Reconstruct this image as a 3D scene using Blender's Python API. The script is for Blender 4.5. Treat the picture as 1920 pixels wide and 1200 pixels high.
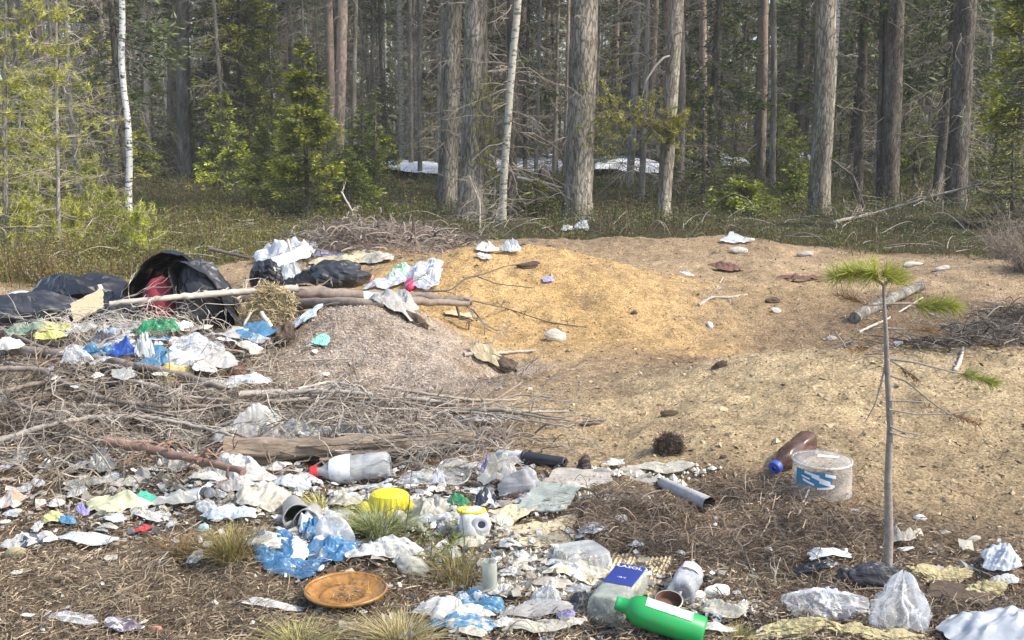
import bpy, math, random
import numpy as np
from mathutils import Vector, Matrix
for _o in list(bpy.data.objects): bpy.data.objects.remove(_o)
random.seed(7); rs = np.random.RandomState(7)
PI = math.pi
sc = bpy.context.scene; COL = sc.collection

# ------------------------------------------------------------------ camera, sky, sun, exposure
CAM_H = 1.5; FPX = 1800.0; PITCH = math.atan(360/FPX)
cam_d = bpy.data.cameras.new('camera'); cam = bpy.data.objects.new('camera', cam_d); COL.objects.link(cam)
cam.location = (0, 0, CAM_H); cam.rotation_euler = (PI/2-PITCH, 0, 0)
cam_d.sensor_width = 36; cam_d.lens = 36*FPX/1920; cam_d.clip_start = .05; cam_d.clip_end = 900
sc.camera = cam
SUN = Vector((.66, -.20, .72)).normalized()
el = math.asin(SUN.z); az = math.atan2(SUN.x, SUN.y)
world = bpy.data.worlds.new("World"); sc.world = world; world.use_nodes = True
wn = world.node_tree; bg = wn.nodes['Background']
sky = wn.nodes.new('ShaderNodeTexSky'); sky.sky_type = 'NISHITA'; sky.sun_disc = False
sky.sun_elevation = el; sky.sun_rotation = az; sky.air_density = 1.0; sky.dust_density = 2.2; sky.ozone_density = 1.0
wn.links.new(sky.outputs[0], bg.inputs[0]); bg.inputs[1].default_value = .15
sl = bpy.data.lights.new('sun', 'SUN'); sl.energy = 2.15; sl.angle = math.radians(2.2); sl.color = (1, .94, .82)
so = bpy.data.objects.new('sun', sl); COL.objects.link(so)
so.rotation_euler = SUN.to_track_quat('Z', 'Y').to_euler(); so.location = (20, 5, 30)
vs = sc.view_settings; vs.view_transform = 'Standard'; vs.look = 'None'; vs.exposure = 1.27; vs.gamma = 1; vs.use_curve_mapping = False
sc.cycles.use_denoising = True; sc.cycles.max_bounces = 7; sc.cycles.transparent_max_bounces = 16
sc.cycles.diffuse_bounces = 3; sc.cycles.glossy_bounces = 2; sc.cycles.transmission_bounces = 3
sc.cycles.caustics_reflective = False; sc.cycles.caustics_refractive = False; sc.cycles.sample_clamp_indirect = 6

# ------------------------------------------------------------------ noise and terrain
def _h(ix, iy, s):
    n = (ix.astype(np.int64)*374761393 + iy.astype(np.int64)*668265263 + s*982451653) & 0xffffffff
    n = ((n ^ (n >> 13))*1274126177) & 0xffffffff
    n = n ^ (n >> 16)
    return (n & 0xffffff)/float(0xffffff)
def vn(x, y, s=0):
    x = np.asarray(x, float); y = np.asarray(y, float)
    ix = np.floor(x); iy = np.floor(y); fx = x-ix; fy = y-iy
    fx = fx*fx*(3-2*fx); fy = fy*fy*(3-2*fy)
    a = _h(ix, iy, s); b = _h(ix+1, iy, s); c = _h(ix, iy+1, s); d = _h(ix+1, iy+1, s)
    return (a*(1-fx)+b*fx)*(1-fy)+(c*(1-fx)+d*fx)*fy
def fbm(x, y, o=4, s=0):
    r = 0; a = .5; t = 0
    for i in range(o):
        r = r+a*vn(x*2**i, y*2**i, s+i*17); t += a; a *= .5
    return r/t
def g2(x, y, cx, cy, sx, sy, p=1.0):
    return np.exp(-(((x-cx)/sx)**2+((y-cy)/sy)**2)**p)
def edge_y(x):          # where the pit ends and the forest floor begins
    x = np.asarray(x, float)
    return 12.4-.42*np.clip(x-1.0, 0, 20)**.95-1.6*np.clip(-x-1.6, 0, 2.3)+.5*(fbm(x*.6, x*0+3, 3, 90)-.5)
def H(x, y):
    x = np.asarray(x, float); y = np.asarray(y, float)
    wx = x+.35*(fbm(x*.8, y*.8, 3, 5)-.5); wy = y+.35*(fbm(x*.8, y*.8, 3, 6)-.5)
    z = .34*g2(wx, wy, -.15, 8.95, 1.15, 1.0)+.15*g2(wx, wy, .9, 8.6, 1.3, .9)+.10*g2(wx, wy, -.8, 8.4, .5, .6)
    z += .17*g2(wx, wy, 1.4, 11.6, 3.0, .55, 1.4)
    z += .27*g2(wx, wy, -1.7, 10.3, .95, .7)
    z += .34*g2(wx, wy, -.98, 6.5, .60, .72, 1.15)
    z += .33*np.exp(-((wx-3.6)/2.5)**6)*np.exp(-np.where(wy > 5.25, np.abs((wy-5.25)/.5)**2.6, np.abs((wy-5.25)/1.25)**2))
    z += .10*g2(wx, wy, 5.0, 9.8, 1.2, .9)+.07*g2(wx, wy, 2.6, 10.4, 1.2, .5)
    z -= .19*g2(wx, wy, 3.1, 6.8, 2.3, .9)
    z -= .17*g2(wx, wy, -.08, 6.0, .30, .22)
    z += .16*g2(wx, wy, -2.2, 5.0, 1.1, .8)+.12*g2(wx, wy, -2.9, 6.9, 1.2, .8)
    z += .05*g2(wx, wy, .9, 4.1, .9, .4)
    e = np.clip((y-edge_y(x))/1.5, 0, 1)
    z += e*(-.04+.34*(fbm(x*.25, y*.25, 3, 11)-.5))
    z += np.clip(y-45, 0, 200)*.006
    pit = 1-e
    z += .12*(fbm(x*1.1, y*1.1, 3, 21)-.5)*(.5+.5*pit)
    rg = fbm(x*2.3, y*2.3, 3, 24); z += pit*(.09*np.abs(rg-.5)-.10*np.clip(vn(x*2.7, y*2.7, 25)-.66, 0, 1)+.07*np.clip(vn(x*6.5, y*6.5, 26)-.72, 0, 1))
    z += .048*(fbm(x*4.5, y*4.5, 3, 22)-.5)+.020*(fbm(x*16, y*16, 2, 23)-.5)
    return z
CA, SA = math.cos(PITCH), math.sin(PITCH)
def ray(px, py):
    a = (px-960)/FPX; b = (600-py)/FPX
    return np.array([a, CA+b*SA, -SA+b*CA])
def W(px, py, Y):       # the point of the plane at distance Y seen at that place of the photograph
    d = ray(px, py); return Vector(d*(Y/d[1]))+Vector((0, 0, CAM_H))
def G(px, py):          # the ground point seen there
    d = ray(px, py); t = np.linspace(1.5, 60, 6000)
    P = d[None, :]*t[:, None]; P[:, 2] += CAM_H
    hit = np.nonzero(P[:, 2] <= H(P[:, 0], P[:, 1]))[0]
    i = hit[0] if len(hit) else len(t)-1
    return Vector((P[i, 0], P[i, 1], float(H(P[i, 0], P[i, 1]))))
def W2(px, py, Y, r=0):
    p = W(px, py, Y)
    if p.z < float(H(p.x, p.y))+r*.6: p = G(px, py)+Vector((0, 0, r*.8))
    return p
def mpp(Y): return (Y*CA+CAM_H*SA)/FPX      # metres per photo pixel at distance Y

# ------------------------------------------------------------------ objects
def tag(o, label=None, cat=None, group=None, kind=None):
    if label: o['label'] = label
    if cat: o['category'] = cat
    if group: o['group'] = group
    if kind: o['kind'] = kind
    return o
def empty(name, loc, label=None, cat=None, group=None, rz=0):
    o = bpy.data.objects.new(name, None); COL.objects.link(o); o.location = loc; o.rotation_euler = (0, 0, rz)
    o.empty_display_size = .05
    return tag(o, label, cat, group)
class MB:
    def __init__(s): s.V = []; s.F = []; s.C = []; s.M = []; s.n = 0
    def add(s, V, F, C=None, m=0):
        V = np.asarray(V, float).reshape(-1, 3); F = np.asarray(F, int)
        s.V.append(V); s.F.append(F+s.n); s.M.append(np.full(len(F), m))
        s.C.append(np.ones((len(V), 3)) if C is None else np.broadcast_to(np.asarray(C, float), (len(V), 3)))
        s.n += len(V); return s
    def build(s, name, mats, parent=None, loc=None, smooth=False):
        me = bpy.data.meshes.new(name)
        V = np.concatenate(s.V); C = np.concatenate(s.C)
        me.vertices.add(len(V)); me.vertices.foreach_set('co', V.ravel())
        loops = np.concatenate([f.ravel() for f in s.F]); tot = np.concatenate([np.full(len(f), f.shape[1]) for f in s.F])
        st = np.concatenate([[0], np.cumsum(tot)[:-1]])
        me.loops.add(len(loops)); me.loops.foreach_set('vertex_index', loops.astype(np.int32))
        me.polygons.add(len(tot)); me.polygons.foreach_set('loop_start', st.astype(np.int32))
        me.polygons.foreach_set('material_index', np.concatenate(s.M).astype(np.int32))
        me.polygons.foreach_set('use_smooth', np.full(len(tot), smooth))
        at = me.color_attributes.new('Col', 'FLOAT_COLOR', 'POINT')
        at.data.foreach_set('color', np.c_[C, np.ones(len(C))].ravel().astype(np.float32))
        me.update(calc_edges=True)
        for m in (mats if isinstance(mats, (list, tuple)) else [mats]): me.materials.append(m)
        o = bpy.data.objects.new(name, me); COL.objects.link(o)
        if parent is not None: o.parent = parent
        if loc is not None: o.location = loc
        return o
def copy_tree(o, parent=None):
    c = o.copy(); COL.objects.link(c); c.parent = parent
    for ch in list(o.children): copy_tree(ch, c)
    return c
def norm(v): return v/np.maximum(np.linalg.norm(v, axis=-1, keepdims=True), 1e-9)
def tubes(P, R, sides=4, C=None, cap=False):
    """P (N,k,3) centre lines, R (N,k) radii -> verts, quads"""
    P = np.asarray(P, float); R = np.asarray(R, float)
    if P.ndim == 2: P = P[None]; R = R[None]
    N, k, _ = P.shape
    T = norm(np.gradient(P, axis=1))
    up = np.where(np.abs(T[:, :1, 2:3]) > .9, np.array([1., 0, 0]), np.array([0, 0, 1.]))
    up = np.broadcast_to(up, T.shape)
    A = norm(np.cross(T, up)); B = np.cross(T, A)
    th = np.arange(sides)*2*PI/sides
    V = P[:, :, None]+R[:, :, None, None]*(A[:, :, None]*np.cos(th)[:, None]+B[:, :, None]*np.sin(th)[:, None])
    idx = np.arange(N*k*sides).reshape(N, k, sides)
    a = idx[:, :-1]; b = idx[:, 1:]; a2 = np.roll(a, -1, 2); b2 = np.roll(b, -1, 2)
    F = np.stack([a, a2, b2, b], -1).reshape(-1, 4)
    V = V.reshape(-1, 3)
    Cc = None if C is None else np.repeat(np.asarray(C, float).reshape(N, 1, 3), k*sides, 1).reshape(-1, 3)
    return V, F, Cc
def blades(P, D, L, Wd, C=None):
    """one thin triangle per point"""
    D = norm(D); s = norm(np.cross(D, rs.normal(size=D.shape)))
    L = np.broadcast_to(L, (len(P),))[:, None]; Wd = np.broadcast_to(Wd, (len(P),))[:, None]
    V = np.stack([P-s*Wd*.5, P+s*Wd*.5, P+D*L], 1).reshape(-1, 3)
    F = np.arange(len(P)*3).reshape(-1, 3)
    return V, F, None if C is None else np.repeat(C, 3, 0)
def leaves(P, D, L, Wd, C=None):
    """one diamond leaf per point"""
    D = norm(D); s = norm(np.cross(D, rs.normal(size=D.shape)))
    L = np.broadcast_to(L, (len(P),))[:, None]; Wd = np.broadcast_to(Wd, (len(P),))[:, None]
    V = np.stack([P, P+D*L*.45+s*Wd*.5, P+D*L, P+D*L*.45-s*Wd*.5], 1).reshape(-1, 3)
    F = np.arange(len(P)*4).reshape(-1, 4)
    return V, F, None if C is None else np.repeat(C, 4, 0)
def lathe(prof, seg=24, dent=0, sx=1, sy=1, seed=0):
    prof = np.array(prof, float); k = len(prof)
    th = np.arange(seg)*2*PI/seg
    r = prof[:, 0][:, None]; z = np.repeat(prof[:, 1][:, None], seg, 1)
    rr = r*np.ones(seg)
    if dent: rr = rr*(1-dent*np.clip(fbm(np.cos(th)[None]*1.6+z*14+seed, np.sin(th)[None]*1.6+z*9, 3, seed)*2.2-.7, 0, 1.2))
    V = np.stack([rr*np.cos(th)*sx, rr*np.sin(th)*sy, z], -1).reshape(-1, 3)
    idx = np.arange(k*seg).reshape(k, seg); a = idx[:-1]; b = idx[1:]
    F = np.stack([a, np.roll(a, -1, 1), np.roll(b, -1, 1), b], -1).reshape(-1, 4)
    return V, F
def tri(x): return np.abs((x % 1)*2-1)
def creases(P, seed, k=8, f=.8, g=1.42):
    r = np.random.RandomState(seed); z = 0; a = 1; t = 0
    P = np.asarray(P)
    for i in range(k):
        d = r.normal(size=P.shape[-1]); d /= np.linalg.norm(d)
        z = z+a*(tri(P@d*f+r.rand())-.5); t += a; f *= g; a /= g**.85
    return z/t*2.6
def txt(body, size, mat, parent, loc, rot, bend=None, name='lettering', align='CENTER'):
    cu = bpy.data.curves.new(name, 'FONT'); cu.body = body; cu.size = size; cu.align_x = align; cu.align_y = 'CENTER'
    cu.extrude = .0004; cu.resolution_u = 2
    t = bpy.data.objects.new(name, cu); COL.objects.link(t)
    dg = bpy.context.evaluated_depsgraph_get(); me = bpy.data.meshes.new_from_object(t.evaluated_get(dg))
    bpy.data.objects.remove(t)
    if bend:                                                    # wrap round a cylinder of that radius, axis local y
        for v in me.vertices:
            a = v.co.x/bend; r = bend+v.co.z; v.co = Vector((math.sin(a)*r, v.co.y, math.cos(a)*r-bend))
    me.materials.clear(); me.materials.append(mat)
    o = bpy.data.objects.new(name, me); COL.objects.link(o); o.parent = parent; o.location = loc; o.rotation_euler = rot
    return o

# ------------------------------------------------------------------ materials
MC = {}
def nodes(name):
    m = bpy.data.materials.new(name); m.use_nodes = True; nt = m.node_tree
    return m, nt, nt.nodes['Principled BSDF'], (lambda t: nt.nodes.new(t)), nt.links.new
def ramp(nt, pts):
    r = nt.nodes.new('ShaderNodeValToRGB'); e = r.color_ramp.elements
    while len(e) < len(pts): e.new(.5)
    for q, (p, c) in zip(e, pts): q.position = p; q.color = (*c, 1) if len(c) == 3 else c
    return r
def mixc(nt, a, b, f, mode='MIX'):
    m = nt.nodes.new('ShaderNodeMix'); m.data_type = 'RGBA'; m.blend_type = mode
    for s, v in ((m.inputs[0], f), (m.inputs[6], a), (m.inputs[7], b)):
        if hasattr(v, 'links') or hasattr(v, 'is_linked'): nt.links.new(v, s)
        else: s.default_value = (*v, 1) if isinstance(v, tuple) and len(v) == 3 else v
    return m.outputs[2]
def noise(nt, scale, detail=4, vec=None, stretch=None, rough=.6):
    n = nt.nodes.new('ShaderNodeTexNoise'); n.inputs['Scale'].default_value = scale; n.inputs['Detail'].default_value = detail
    n.inputs['Roughness'].default_value = rough
    if vec is None:
        tc = nt.nodes.new('ShaderNodeTexCoord'); vec = tc.outputs['Object']
    if stretch:
        mp = nt.nodes.new('ShaderNodeMapping'); mp.inputs['Scale'].default_value = stretch; nt.links.new(vec, mp.inputs[0]); vec = mp.outputs[0]
    nt.links.new(vec, n.inputs['Vector']); return n.outputs['Fac']
def mat(name, col, rough=.6, var=.2, scale=12, dirt=.0, bump=.15, bscale=60, metal=0, alpha=1, spec=.5, vcol=False, trl=0, rnd=0, crinkle=0, stretch=None, sheen=0, dcol=(.16, .12, .08)):
    if name in MC: return MC[name]
    m, nt, b, N, L = nodes(name)
    n1 = noise(nt, scale, 5, stretch=stretch)
    r = ramp(nt, [(.3, (1-var,)*3), (.7, (1+var*.35,)*3)]); L(n1, r.inputs[0])
    c = mixc(nt, tuple(col), r.outputs[0], 1.0, 'MULTIPLY')
    if vcol:
        a = N('ShaderNodeAttribute'); a.attribute_name = 'Col'; c = mixc(nt, c, a.outputs['Color'], 1.0, 'MULTIPLY')
    if rnd:
        oi = N('ShaderNodeObjectInfo'); rr = ramp(nt, [(0, (1-rnd, 1-rnd, 1-rnd)), (1, (1+rnd, 1+rnd, 1+rnd*.8))]); L(oi.outputs['Random'], rr.inputs[0])
        c = mixc(nt, c, rr.outputs[0], 1.0, 'MULTIPLY')
    if dirt:
        n2 = noise(nt, scale*.6+3, 6, rough=.75); d = ramp(nt, [(.62-dirt*.4, (0, 0, 0)), (.74-dirt*.25, (1, 1, 1))]); L(n2, d.inputs[0])
        mm = N('ShaderNodeMath'); mm.operation = 'MULTIPLY'; mm.inputs[1].default_value = .75; L(d.outputs[0], mm.inputs[0])
        c = mixc(nt, c, dcol, mm.outputs[0])
    L(c, b.inputs['Base Color']); b.inputs['Roughness'].default_value = rough; b.inputs['Metallic'].default_value = metal
    b.inputs['Specular IOR Level'].default_value = spec
    if bump:
        bp = N('ShaderNodeBump'); bp.inputs['Strength'].default_value = bump; bp.inputs['Distance'].default_value = .01
        L(noise(nt, bscale, 4, stretch=stretch), bp.inputs['Height']); L(bp.outputs[0], b.inputs['Normal'])
    out = nt.nodes['Material Output']; last = b.outputs[0]
    if trl:
        t = N('ShaderNodeBsdfTranslucent'); L(c, t.inputs[0]); mx = N('ShaderNodeMixShader'); mx.inputs[0].default_value = trl
        L(last, mx.inputs[1]); L(t.outputs[0], mx.inputs[2]); last = mx.outputs[0]
    if alpha < 1:
        t = N('ShaderNodeBsdfTransparent'); lw = N('ShaderNodeLayerWeight'); lw.inputs[0].default_value = .35
        ma = N('ShaderNodeMath'); ma.operation = 'MULTIPLY_ADD'; ma.use_clamp = True; ma.inputs[1].default_value = (1-alpha)*.55; ma.inputs[2].default_value = alpha
        L(lw.outputs['Facing'], ma.inputs[0])
        nz = noise(nt, 9, 4); r3 = ramp(nt, [(.35, (.6,)*3), (.65, (1.25,)*3)]); L(nz, r3.inputs[0])
        m3 = N('ShaderNodeMath'); m3.operation = 'MULTIPLY'; m3.use_clamp = True; L(ma.outputs[0], m3.inputs[0]); L(r3.outputs[0], m3.inputs[1])
        if crinkle:
            vo = N('ShaderNodeTexVoronoi'); vo.feature = 'DISTANCE_TO_EDGE'; vo.inputs['Scale'].default_value = crinkle; tc_ = N('ShaderNodeTexCoord')
            L(mixc(nt, tc_.outputs['Object'], noise(nt, crinkle*.35, 4), .22), vo.inputs['Vector']); rc = ramp(nt, [(0, (.42,)*3), (.03, (.14,)*3), (.08, (0,)*3)]); L(vo.outputs['Distance'], rc.inputs[0])
            m4 = N('ShaderNodeMath'); m4.operation = 'ADD'; m4.use_clamp = True; L(m3.outputs[0], m4.inputs[0]); L(rc.outputs[0], m4.inputs[1]); m3 = m4
        mx = N('ShaderNodeMixShader'); L(m3.outputs[0], mx.inputs[0]); L(t.outputs[0], mx.inputs[1]); L(last, mx.inputs[2]); last = mx.outputs[0]
    L(last, out.inputs['Surface'])
    MC[name] = m; return m
def bark_mat(name, cols, scale=14, stretch=(1, 1, .22), bump=.9, high=None, h0=3, h1=7):
    m, nt, b, N, L = nodes(name)
    tc = N('ShaderNodeTexCoord'); mp = N('ShaderNodeMapping'); mp.inputs['Scale'].default_value = stretch; L(tc.outputs['Object'], mp.inputs[0])
    v = N('ShaderNodeTexVoronoi'); v.inputs['Scale'].default_value = scale*1.6; v.feature = 'DISTANCE_TO_EDGE'
    nz = noise(nt, scale, 5, mp.outputs[0]); wv = mixc(nt, mp.outputs[0], nz, .12); L(wv, v.inputs['Vector'])
    r1 = ramp(nt, [(0, (.35,)*3), (.12, (1,)*3)]); L(v.outputs['Distance'], r1.inputs[0])
    n2 = noise(nt, scale*.35, 5, mp.outputs[0]); r2 = ramp(nt, [(.3, cols[0]), (.5, cols[1]), (.68, cols[2])]); L(n2, r2.inputs[0])
    c = mixc(nt, r2.outputs[0], r1.outputs[0], .8, 'MULTIPLY')
    if high:
        sp = N('ShaderNodeSeparateXYZ'); L(tc.outputs['Object'], sp.inputs[0]); mr = N('ShaderNodeMapRange'); mr.inputs[1].default_value = h0; mr.inputs[2].default_value = h1
        L(sp.outputs[2], mr.inputs[0]); nh = mixc(nt, high, tuple(q*.55 for q in high), noise(nt, 9, 5)); c = mixc(nt, c, nh, mr.outputs[0])
    n5 = noise(nt, 3.2, 5); r5 = ramp(nt, [(.52, (0,)*3), (.66, (.55,)*3)]); L(n5, r5.inputs[0]); c = mixc(nt, c, (.17, .18, .13), r5.outputs[0])
    oi = N('ShaderNodeObjectInfo'); rr = ramp(nt, [(0, (.85, .85, .86)), (1, (1.3, 1.26, 1.22))]); L(oi.outputs['Random'], rr.inputs[0])
    c = mixc(nt, c, rr.outputs[0], 1.0, 'MULTIPLY')
    L(c, b.inputs['Base Color']); b.inputs['Roughness'].default_value = .95; b.inputs['Specular IOR Level'].default_value = .2
    bp = N('ShaderNodeBump'); bp.inputs['Strength'].default_value = bump; bp.inputs['Distance'].default_value = .03; L(r1.outputs[0], bp.inputs['Height']); L(bp.outputs[0], b.inputs['Normal'])
    MC[name] = m; return m
PINE = bark_mat('pine_bark', [(.12, .105, .08), (.26, .235, .19), (.42, .38, .31)], high=(.42, .25, .16), h0=4, h1=8)
PINE_R = bark_mat('red_pine_bark', [(.13, .11, .09), (.28, .235, .195), (.43, .37, .30)], high=(.50, .38, .31), h0=.5, h1=4)
SPRUCE = bark_mat('spruce_bark', [(.075, .062, .05), (.14, .12, .10), (.25, .22, .19)], scale=18)
GREYBARK = bark_mat('grey_bark', [(.14, .125, .105), (.27, .25, .21), (.44, .41, .36)], scale=20, bump=.6)
def birch_mat(name, a, bcol):
    m, nt, b, N, L = nodes(name)
    n1 = noise(nt, 9, 5, stretch=(1, 1, 2.6)); r = ramp(nt, [(.40, bcol), (.47, a), (.7, tuple(min(1, q*1.12) for q in a))]); L(n1, r.inputs[0])
    n2 = noise(nt, 2.2, 5); r2 = ramp(nt, [(.58, (1,)*3), (.72, (.35, .33, .28))]); L(n2, r2.inputs[0])
    L(mixc(nt, r.outputs[0], r2.outputs[0], 1.0, 'MULTIPLY'), b.inputs['Base Color']); b.inputs['Roughness'].default_value = .8
    return m
BIRCH = birch_mat('birch_bark', (.66, .64, .59), (.05, .045, .04))
SNAG = birch_mat('lichened_bark', (.38, .36, .29), (.10, .095, .08))
DEADTW = mat('dead_twig', (.33, .28, .225), .9, .35, 8, rnd=.25, bump=0)
DARKTW = mat('dark_twig', (.12, .10, .085), .9, .35, 8, bump=0)
PALETW = mat('pale_twig', (.50, .44, .37), .9, .3, 9, bump=0)
STICK = mat('stick_bark', (.27, .215, .17), .92, .45, 14, bump=.5, bscale=40, stretch=(1, 1, 1))
STICKP = mat('weathered_stick', (.40, .35, .295), .92, .4, 14, bump=.5, bscale=40)
LEAF_P = mat('pine_needles', (.24, .24, .095), .6, .3, 3, bump=0, vcol=True, trl=.25, rnd=.15)
LEAF_S = mat('spruce_needles', (.22, .235, .07), .6, .35, 3, bump=0, vcol=True, trl=.2, rnd=.2)
LEAF_D = mat('dark_needles', (.125, .15, .065), .7, .4, 2, bump=0, vcol=True, trl=.15, rnd=.3)
COVER = mat('ground_cover_leaves', (.19, .17, .075), .6, .35, 1.2, bump=0, vcol=True, trl=.25)
LITTER = mat('dry_litter', (1, 1, 1), .9, .3, 9, bump=0, vcol=True)

# ------------------------------------------------------------------ ground sheet
SAND_O = np.array([.58, .39, .175]); SAND_P = np.array([.53, .41, .245]); SAND_B = np.array([.42, .315, .20]); GREYS = np.array([.44, .375, .32])
BROWN = np.array([.19, .14, .095]); DARKB = np.array([.085, .06, .04]); FOREST = np.array([.060, .055, .028]); MOSSY = np.array([.15, .145, .055])
def _b(px, py): p = G(px, py); return p.x, p.y
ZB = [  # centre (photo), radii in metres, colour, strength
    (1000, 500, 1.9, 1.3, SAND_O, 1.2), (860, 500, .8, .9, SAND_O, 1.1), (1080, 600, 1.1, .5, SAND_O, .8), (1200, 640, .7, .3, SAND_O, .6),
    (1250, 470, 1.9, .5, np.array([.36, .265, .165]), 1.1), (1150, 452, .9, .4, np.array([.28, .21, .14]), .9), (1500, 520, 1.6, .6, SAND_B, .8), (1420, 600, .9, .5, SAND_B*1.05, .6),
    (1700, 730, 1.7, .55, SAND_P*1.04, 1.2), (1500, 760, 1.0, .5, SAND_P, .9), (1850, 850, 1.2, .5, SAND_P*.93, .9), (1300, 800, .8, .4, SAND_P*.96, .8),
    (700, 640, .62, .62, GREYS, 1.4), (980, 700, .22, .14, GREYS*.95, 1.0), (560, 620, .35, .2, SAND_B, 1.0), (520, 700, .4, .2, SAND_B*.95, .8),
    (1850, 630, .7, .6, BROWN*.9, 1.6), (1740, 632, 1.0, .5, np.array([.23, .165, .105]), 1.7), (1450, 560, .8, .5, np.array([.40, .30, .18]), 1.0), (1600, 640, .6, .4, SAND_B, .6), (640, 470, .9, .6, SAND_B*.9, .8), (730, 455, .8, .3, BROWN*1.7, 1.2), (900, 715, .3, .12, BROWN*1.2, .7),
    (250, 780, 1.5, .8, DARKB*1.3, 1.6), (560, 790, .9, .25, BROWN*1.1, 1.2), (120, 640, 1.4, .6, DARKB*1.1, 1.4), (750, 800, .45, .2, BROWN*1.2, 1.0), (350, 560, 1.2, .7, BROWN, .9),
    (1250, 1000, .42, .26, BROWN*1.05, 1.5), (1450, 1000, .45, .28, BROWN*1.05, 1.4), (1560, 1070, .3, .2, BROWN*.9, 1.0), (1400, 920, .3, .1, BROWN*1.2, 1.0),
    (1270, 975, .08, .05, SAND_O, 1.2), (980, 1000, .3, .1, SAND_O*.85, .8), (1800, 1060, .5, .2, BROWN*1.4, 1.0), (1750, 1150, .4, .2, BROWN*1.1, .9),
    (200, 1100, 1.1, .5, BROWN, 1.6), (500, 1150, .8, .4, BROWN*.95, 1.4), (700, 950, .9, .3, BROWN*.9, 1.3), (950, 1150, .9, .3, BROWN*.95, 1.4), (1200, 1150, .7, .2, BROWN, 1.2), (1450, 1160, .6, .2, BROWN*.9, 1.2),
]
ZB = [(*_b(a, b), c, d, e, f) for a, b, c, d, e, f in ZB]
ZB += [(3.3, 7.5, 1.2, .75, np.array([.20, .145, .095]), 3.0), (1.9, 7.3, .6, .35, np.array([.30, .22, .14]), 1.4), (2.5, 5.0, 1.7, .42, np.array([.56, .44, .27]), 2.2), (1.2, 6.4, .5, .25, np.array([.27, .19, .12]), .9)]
def zone(x, y):
    x = np.asarray(x, float); y = np.asarray(y, float)
    wx = x+.5*(fbm(x*2.2, y*2.2, 4, 31)-.5); wy = y+.4*(fbm(x*2.2, y*2.2, 4, 32)-.5)
    acc = np.zeros(x.shape+(3,)); wt = np.full(x.shape, 1e-3)
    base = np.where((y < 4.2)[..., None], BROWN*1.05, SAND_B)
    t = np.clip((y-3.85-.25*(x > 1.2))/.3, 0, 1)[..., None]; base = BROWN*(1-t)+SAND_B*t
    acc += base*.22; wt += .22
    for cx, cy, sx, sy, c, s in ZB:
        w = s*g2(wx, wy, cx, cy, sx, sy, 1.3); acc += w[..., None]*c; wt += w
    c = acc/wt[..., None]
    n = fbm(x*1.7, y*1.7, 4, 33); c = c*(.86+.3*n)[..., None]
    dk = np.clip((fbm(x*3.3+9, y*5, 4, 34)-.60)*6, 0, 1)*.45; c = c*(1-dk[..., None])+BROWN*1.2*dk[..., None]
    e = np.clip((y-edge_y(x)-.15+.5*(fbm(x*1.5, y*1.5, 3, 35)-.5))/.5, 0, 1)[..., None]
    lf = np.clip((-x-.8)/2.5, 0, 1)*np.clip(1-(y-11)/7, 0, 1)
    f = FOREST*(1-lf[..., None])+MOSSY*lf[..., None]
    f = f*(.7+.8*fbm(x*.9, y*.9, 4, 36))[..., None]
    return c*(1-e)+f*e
def axis(pts):
    out = [pts[0][0]]
    for (a, d0), (b, d1) in zip(pts[:-1], pts[1:]):
        p = a
        while True:
            t = (p-a)/(b-a); p = p+d0*(1-t)+d1*t
            if p >= b: break
            out.append(p)
    out.append(pts[-1][0]); return np.array(out)
ys = axis([(-60, 6), (-5, 1), (2.3, .02), (5, .022), (9, .035), (14, .07), (25, .3), (60, 1.5), (320, 20)])
xr = axis([(0, .018), (1.8, .02), (4, .035), (7, .07), (14, .3), (40, 1.5), (260, 16)])
xs = np.r_[-xr[::-1][:-1], xr]
gx, gy = np.meshgrid(xs, ys); gz = H(gx, gy)
near = (gy < 14) & (np.abs(gx) < 8)
gz = gz+np.where(near, .010*(fbm(gx*31, gy*31, 2, 41)-.5), 0)
mb = MB(); ny, nx = gx.shape; idx = np.arange(ny*nx).reshape(ny, nx)
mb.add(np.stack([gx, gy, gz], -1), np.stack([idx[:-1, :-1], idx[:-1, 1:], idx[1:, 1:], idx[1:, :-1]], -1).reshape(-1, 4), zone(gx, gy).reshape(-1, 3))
m, nt, b, N, L = nodes('earth')
at = N('ShaderNodeAttribute'); at.attribute_name = 'Col'; tc = N('ShaderNodeTexCoord'); P0 = tc.outputs['Object']
r1 = ramp(nt, [(.30, (.38, .35, .33)), (.44, (.88, .87, .86)), (.58, (1.05, 1.05, 1.05)), (.70, (1.6, 1.58, 1.5))]); L(noise(nt, 75, 6, P0, rough=.85), r1.inputs[0])
r2 = ramp(nt, [(.35, (.72, .70, .68)), (.6, (1.1, 1.1, 1.1))]); L(noise(nt, 9, 6, P0, rough=.7), r2.inputs[0])
c = mixc(nt, mixc(nt, at.outputs['Color'], r1.outputs[0], 1., 'MULTIPLY'), r2.outputs[0], 1., 'MULTIPLY')
r3 = ramp(nt, [(.66, (0,)*3), (.72, (.7,)*3)]); L(noise(nt, 34, 5, P0, stretch=(1, 2.2, 1), rough=.7), r3.inputs[0]); c = mixc(nt, c, (.11, .08, .055), r3.outputs[0])
vo = N('ShaderNodeTexVoronoi'); vo.inputs['Scale'].default_value = 110; L(P0, vo.inputs['Vector']); sx = N('ShaderNodeSeparateColor'); L(vo.outputs['Color'], sx.inputs[0])
r6 = ramp(nt, [(0, (.50, .47, .45)), (.2, (.85, .84, .83)), (.75, (1.08, 1.07, 1.05)), (1, (1.5, 1.46, 1.4))]); L(sx.outputs[0], r6.inputs[0]); c = mixc(nt, c, r6.outputs[0], 1., 'MULTIPLY')
L(c, b.inputs['Base Color']); b.inputs['Roughness'].default_value = .95; b.inputs['Specular IOR Level'].default_value = .15
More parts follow.
